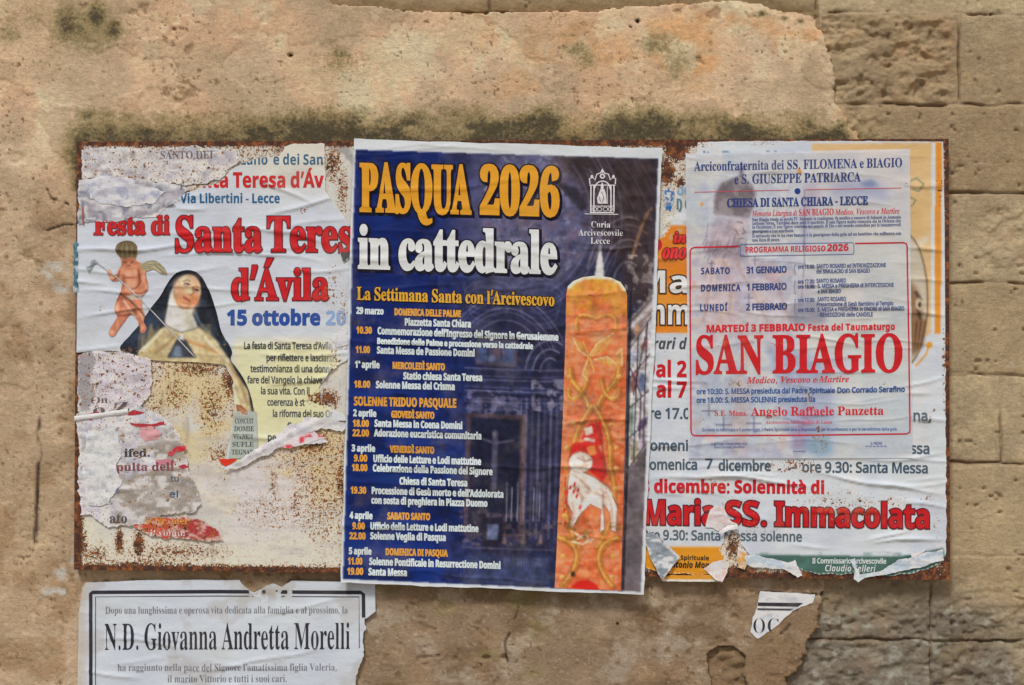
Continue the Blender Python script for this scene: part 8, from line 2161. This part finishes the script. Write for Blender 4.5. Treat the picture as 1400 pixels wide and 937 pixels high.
# ------------------------------------------------------------------ mourning notice and scrap pasted on the plaster below
WD = -0.0150
HO = Relief(90, 780, 530, 1180, 15, 34, 0.0007, 0.0012, (50, 160), (1.4, 3.0), 9)
HO.crease(190, 878, 130, 7, 1.6, .0012)
HO.crease(340, 908, 240, -10, 1.6, .0010)
HO.crease(420, 830, 160, -12, 1.6, .0008)
HO.crease(150, 925, 90, 10, 1.6, .0012)
RO = Canvas(90, 780, 530, 1180, 2.0)
RO.a += 0.10
rdens(355, 812, 24, 12, .5, RO)
rdens(400, 860, 50, 30, .30, RO)
rdens(492, 880, 6, 60, .4, RO)


def ro(px, py):
    return RO.samp(px, py)[..., 0]


obit = thing('mourning_notice', 300, 1150, 'black bordered white mourning notice for N.D. Giovanna Andretta Morelli pasted on the plaster', 'notice', WD)
OO = jag([(115, 798), (200, 795), (326, 794.5)], .5, 3, 91, False) + jag([(328, 798), (338, 808), (346, 812), (356, 806), (372, 800), (384, 804), (396, 796)], 1.2, 2.5, 92, False) + [(400, 795.5), (470, 797), (512, 798.5), (512.5, 838)] + \
    jag([(505, 842), (497, 848), (499, 862), (494, 878), (498, 896), (492, 912), (486, 926), (488, 945), (478, 990), (486, 1060), (480, 1150)], 2.0, 3, 93, False) + [(300, 1152), (106, 1150), (103, 960), (105, 840), (110, 806)]


def oc(px, py):
    c = mixc((196, 204, 214), (182, 190, 202), fbm(px, py, 60, 4, 701))
    c = mixc(c, (172, 170, 168), sstep(fbm(px, py, 40, 4, 702), .56, .7) * .55)
    c = mixc(c, (182, 176, 164), (1 - sstep(px, 108, 121)) * .75)
    return mixc(c, (158, 152, 142), np.exp(-((px - 360) / 40) ** 2 - ((py - 812) / 12) ** 2) * sstep(fbm(px, py, 10, 3, 703), .4, .6) * .8)


sheet('paper', OO, WD, HO, oc, ro, 2.4, M_PAPER, obit)
BK = (46, 46, 54)
tear = lambda x, y: ~inside([(336, 790), (398, 790), (398, 822), (372, 820), (340, 822)], x, y) | (fbm(x, y, 9, 2, 3) > .62)
k = Ink()
k.line([(122, 1140), (121.8, 940), (121.6, 813), (124, 811.4), (300, 810.5), (492, 811.6), (496, 814), (496.3, 846)], 4.8, BK)
k.build('black_border', obit, WD + .0005, HO, ro, clip=lambda x, y: tear(x, y))
k = Ink()
k.line([(128.4, 1132), (128.2, 817.6), (300, 816.6), (490, 817.6), (490.4, 888)], 1.2, (66, 66, 74))
k.build('inner_border', obit, WD + .0005, HO, ro, clip=lambda x, y: tear(x, y))
k = Ink()
k.text('N.D. Giovanna Andretta Morelli', 'SB', 140.7, 890.6, 477.5, 889.2, 36, (46, 46, 54), -0.15)
k.build('name_lettering', obit, WD + .0005, HO, ro)
k = Ink()
for s, x0, x1, y0, y1 in (('Dopo una lunghissima e operosa vita dedicata alla famiglia e al prossimo, la', 141.4, 474.6, 840.8, 840.2), ('ha raggiunto nella pace del Signore l’amatissima figlia Valeria,', 158.6, 459.3, 919.4, 918.8), ('il marito Vittorio e tutti i suoi cari.', 227, 390.7, 935, 934.4)):
    k.text(s, 'SB', x0, y0, x1, y1, 9.8, (108, 108, 118), -0.12)
k.build('message_lettering', obit, WD + .0005, HO, ro)


def po(t, rf):
    k = Ink()
    k.poly(zz([(386, 156), (560, 158), (540, 172), (386, 169)], 900, 770, 2.8), BK)
    k.poly(zz([(384, 178), (524, 180), (510, 187), (384, 185)], 900, 770, 2.8), (66, 66, 72))
    k.text('O', 'SB', 1031.2, 867.6, 1048, 867.6, 20, BK, -0.5)
    g = lay('C', 'SB', 1051, 867.6, 1067, 867.6, 20, -0.4)
    for q in g:
        k.add(q, BK, 0)
    k.build('lettering', t, WD - .0010, FLAT, rf, M_PAPER, clip=lambda x, y: inside(OCS, x, y))


OCS = zz([(395, 114), (500, 117), (606, 125), (598, 158), (560, 172), (520, 190), (490, 215), (466, 240), (440, 262), (412, 280), (386, 296), (355, 270), (362, 240), (366, 212), (384, 170)], 900, 770, 2.8)
scrap('torn_mourning_notice', OCS, WD - .0016, FLAT, mottled((208, 210, 216), (192, 196, 204), 24, 711), 'triangular torn corner of a white notice reading OC on the bare plaster', 711, .12, .7, 2.2, mat=M_PAPER, cat='notice', print_=po)
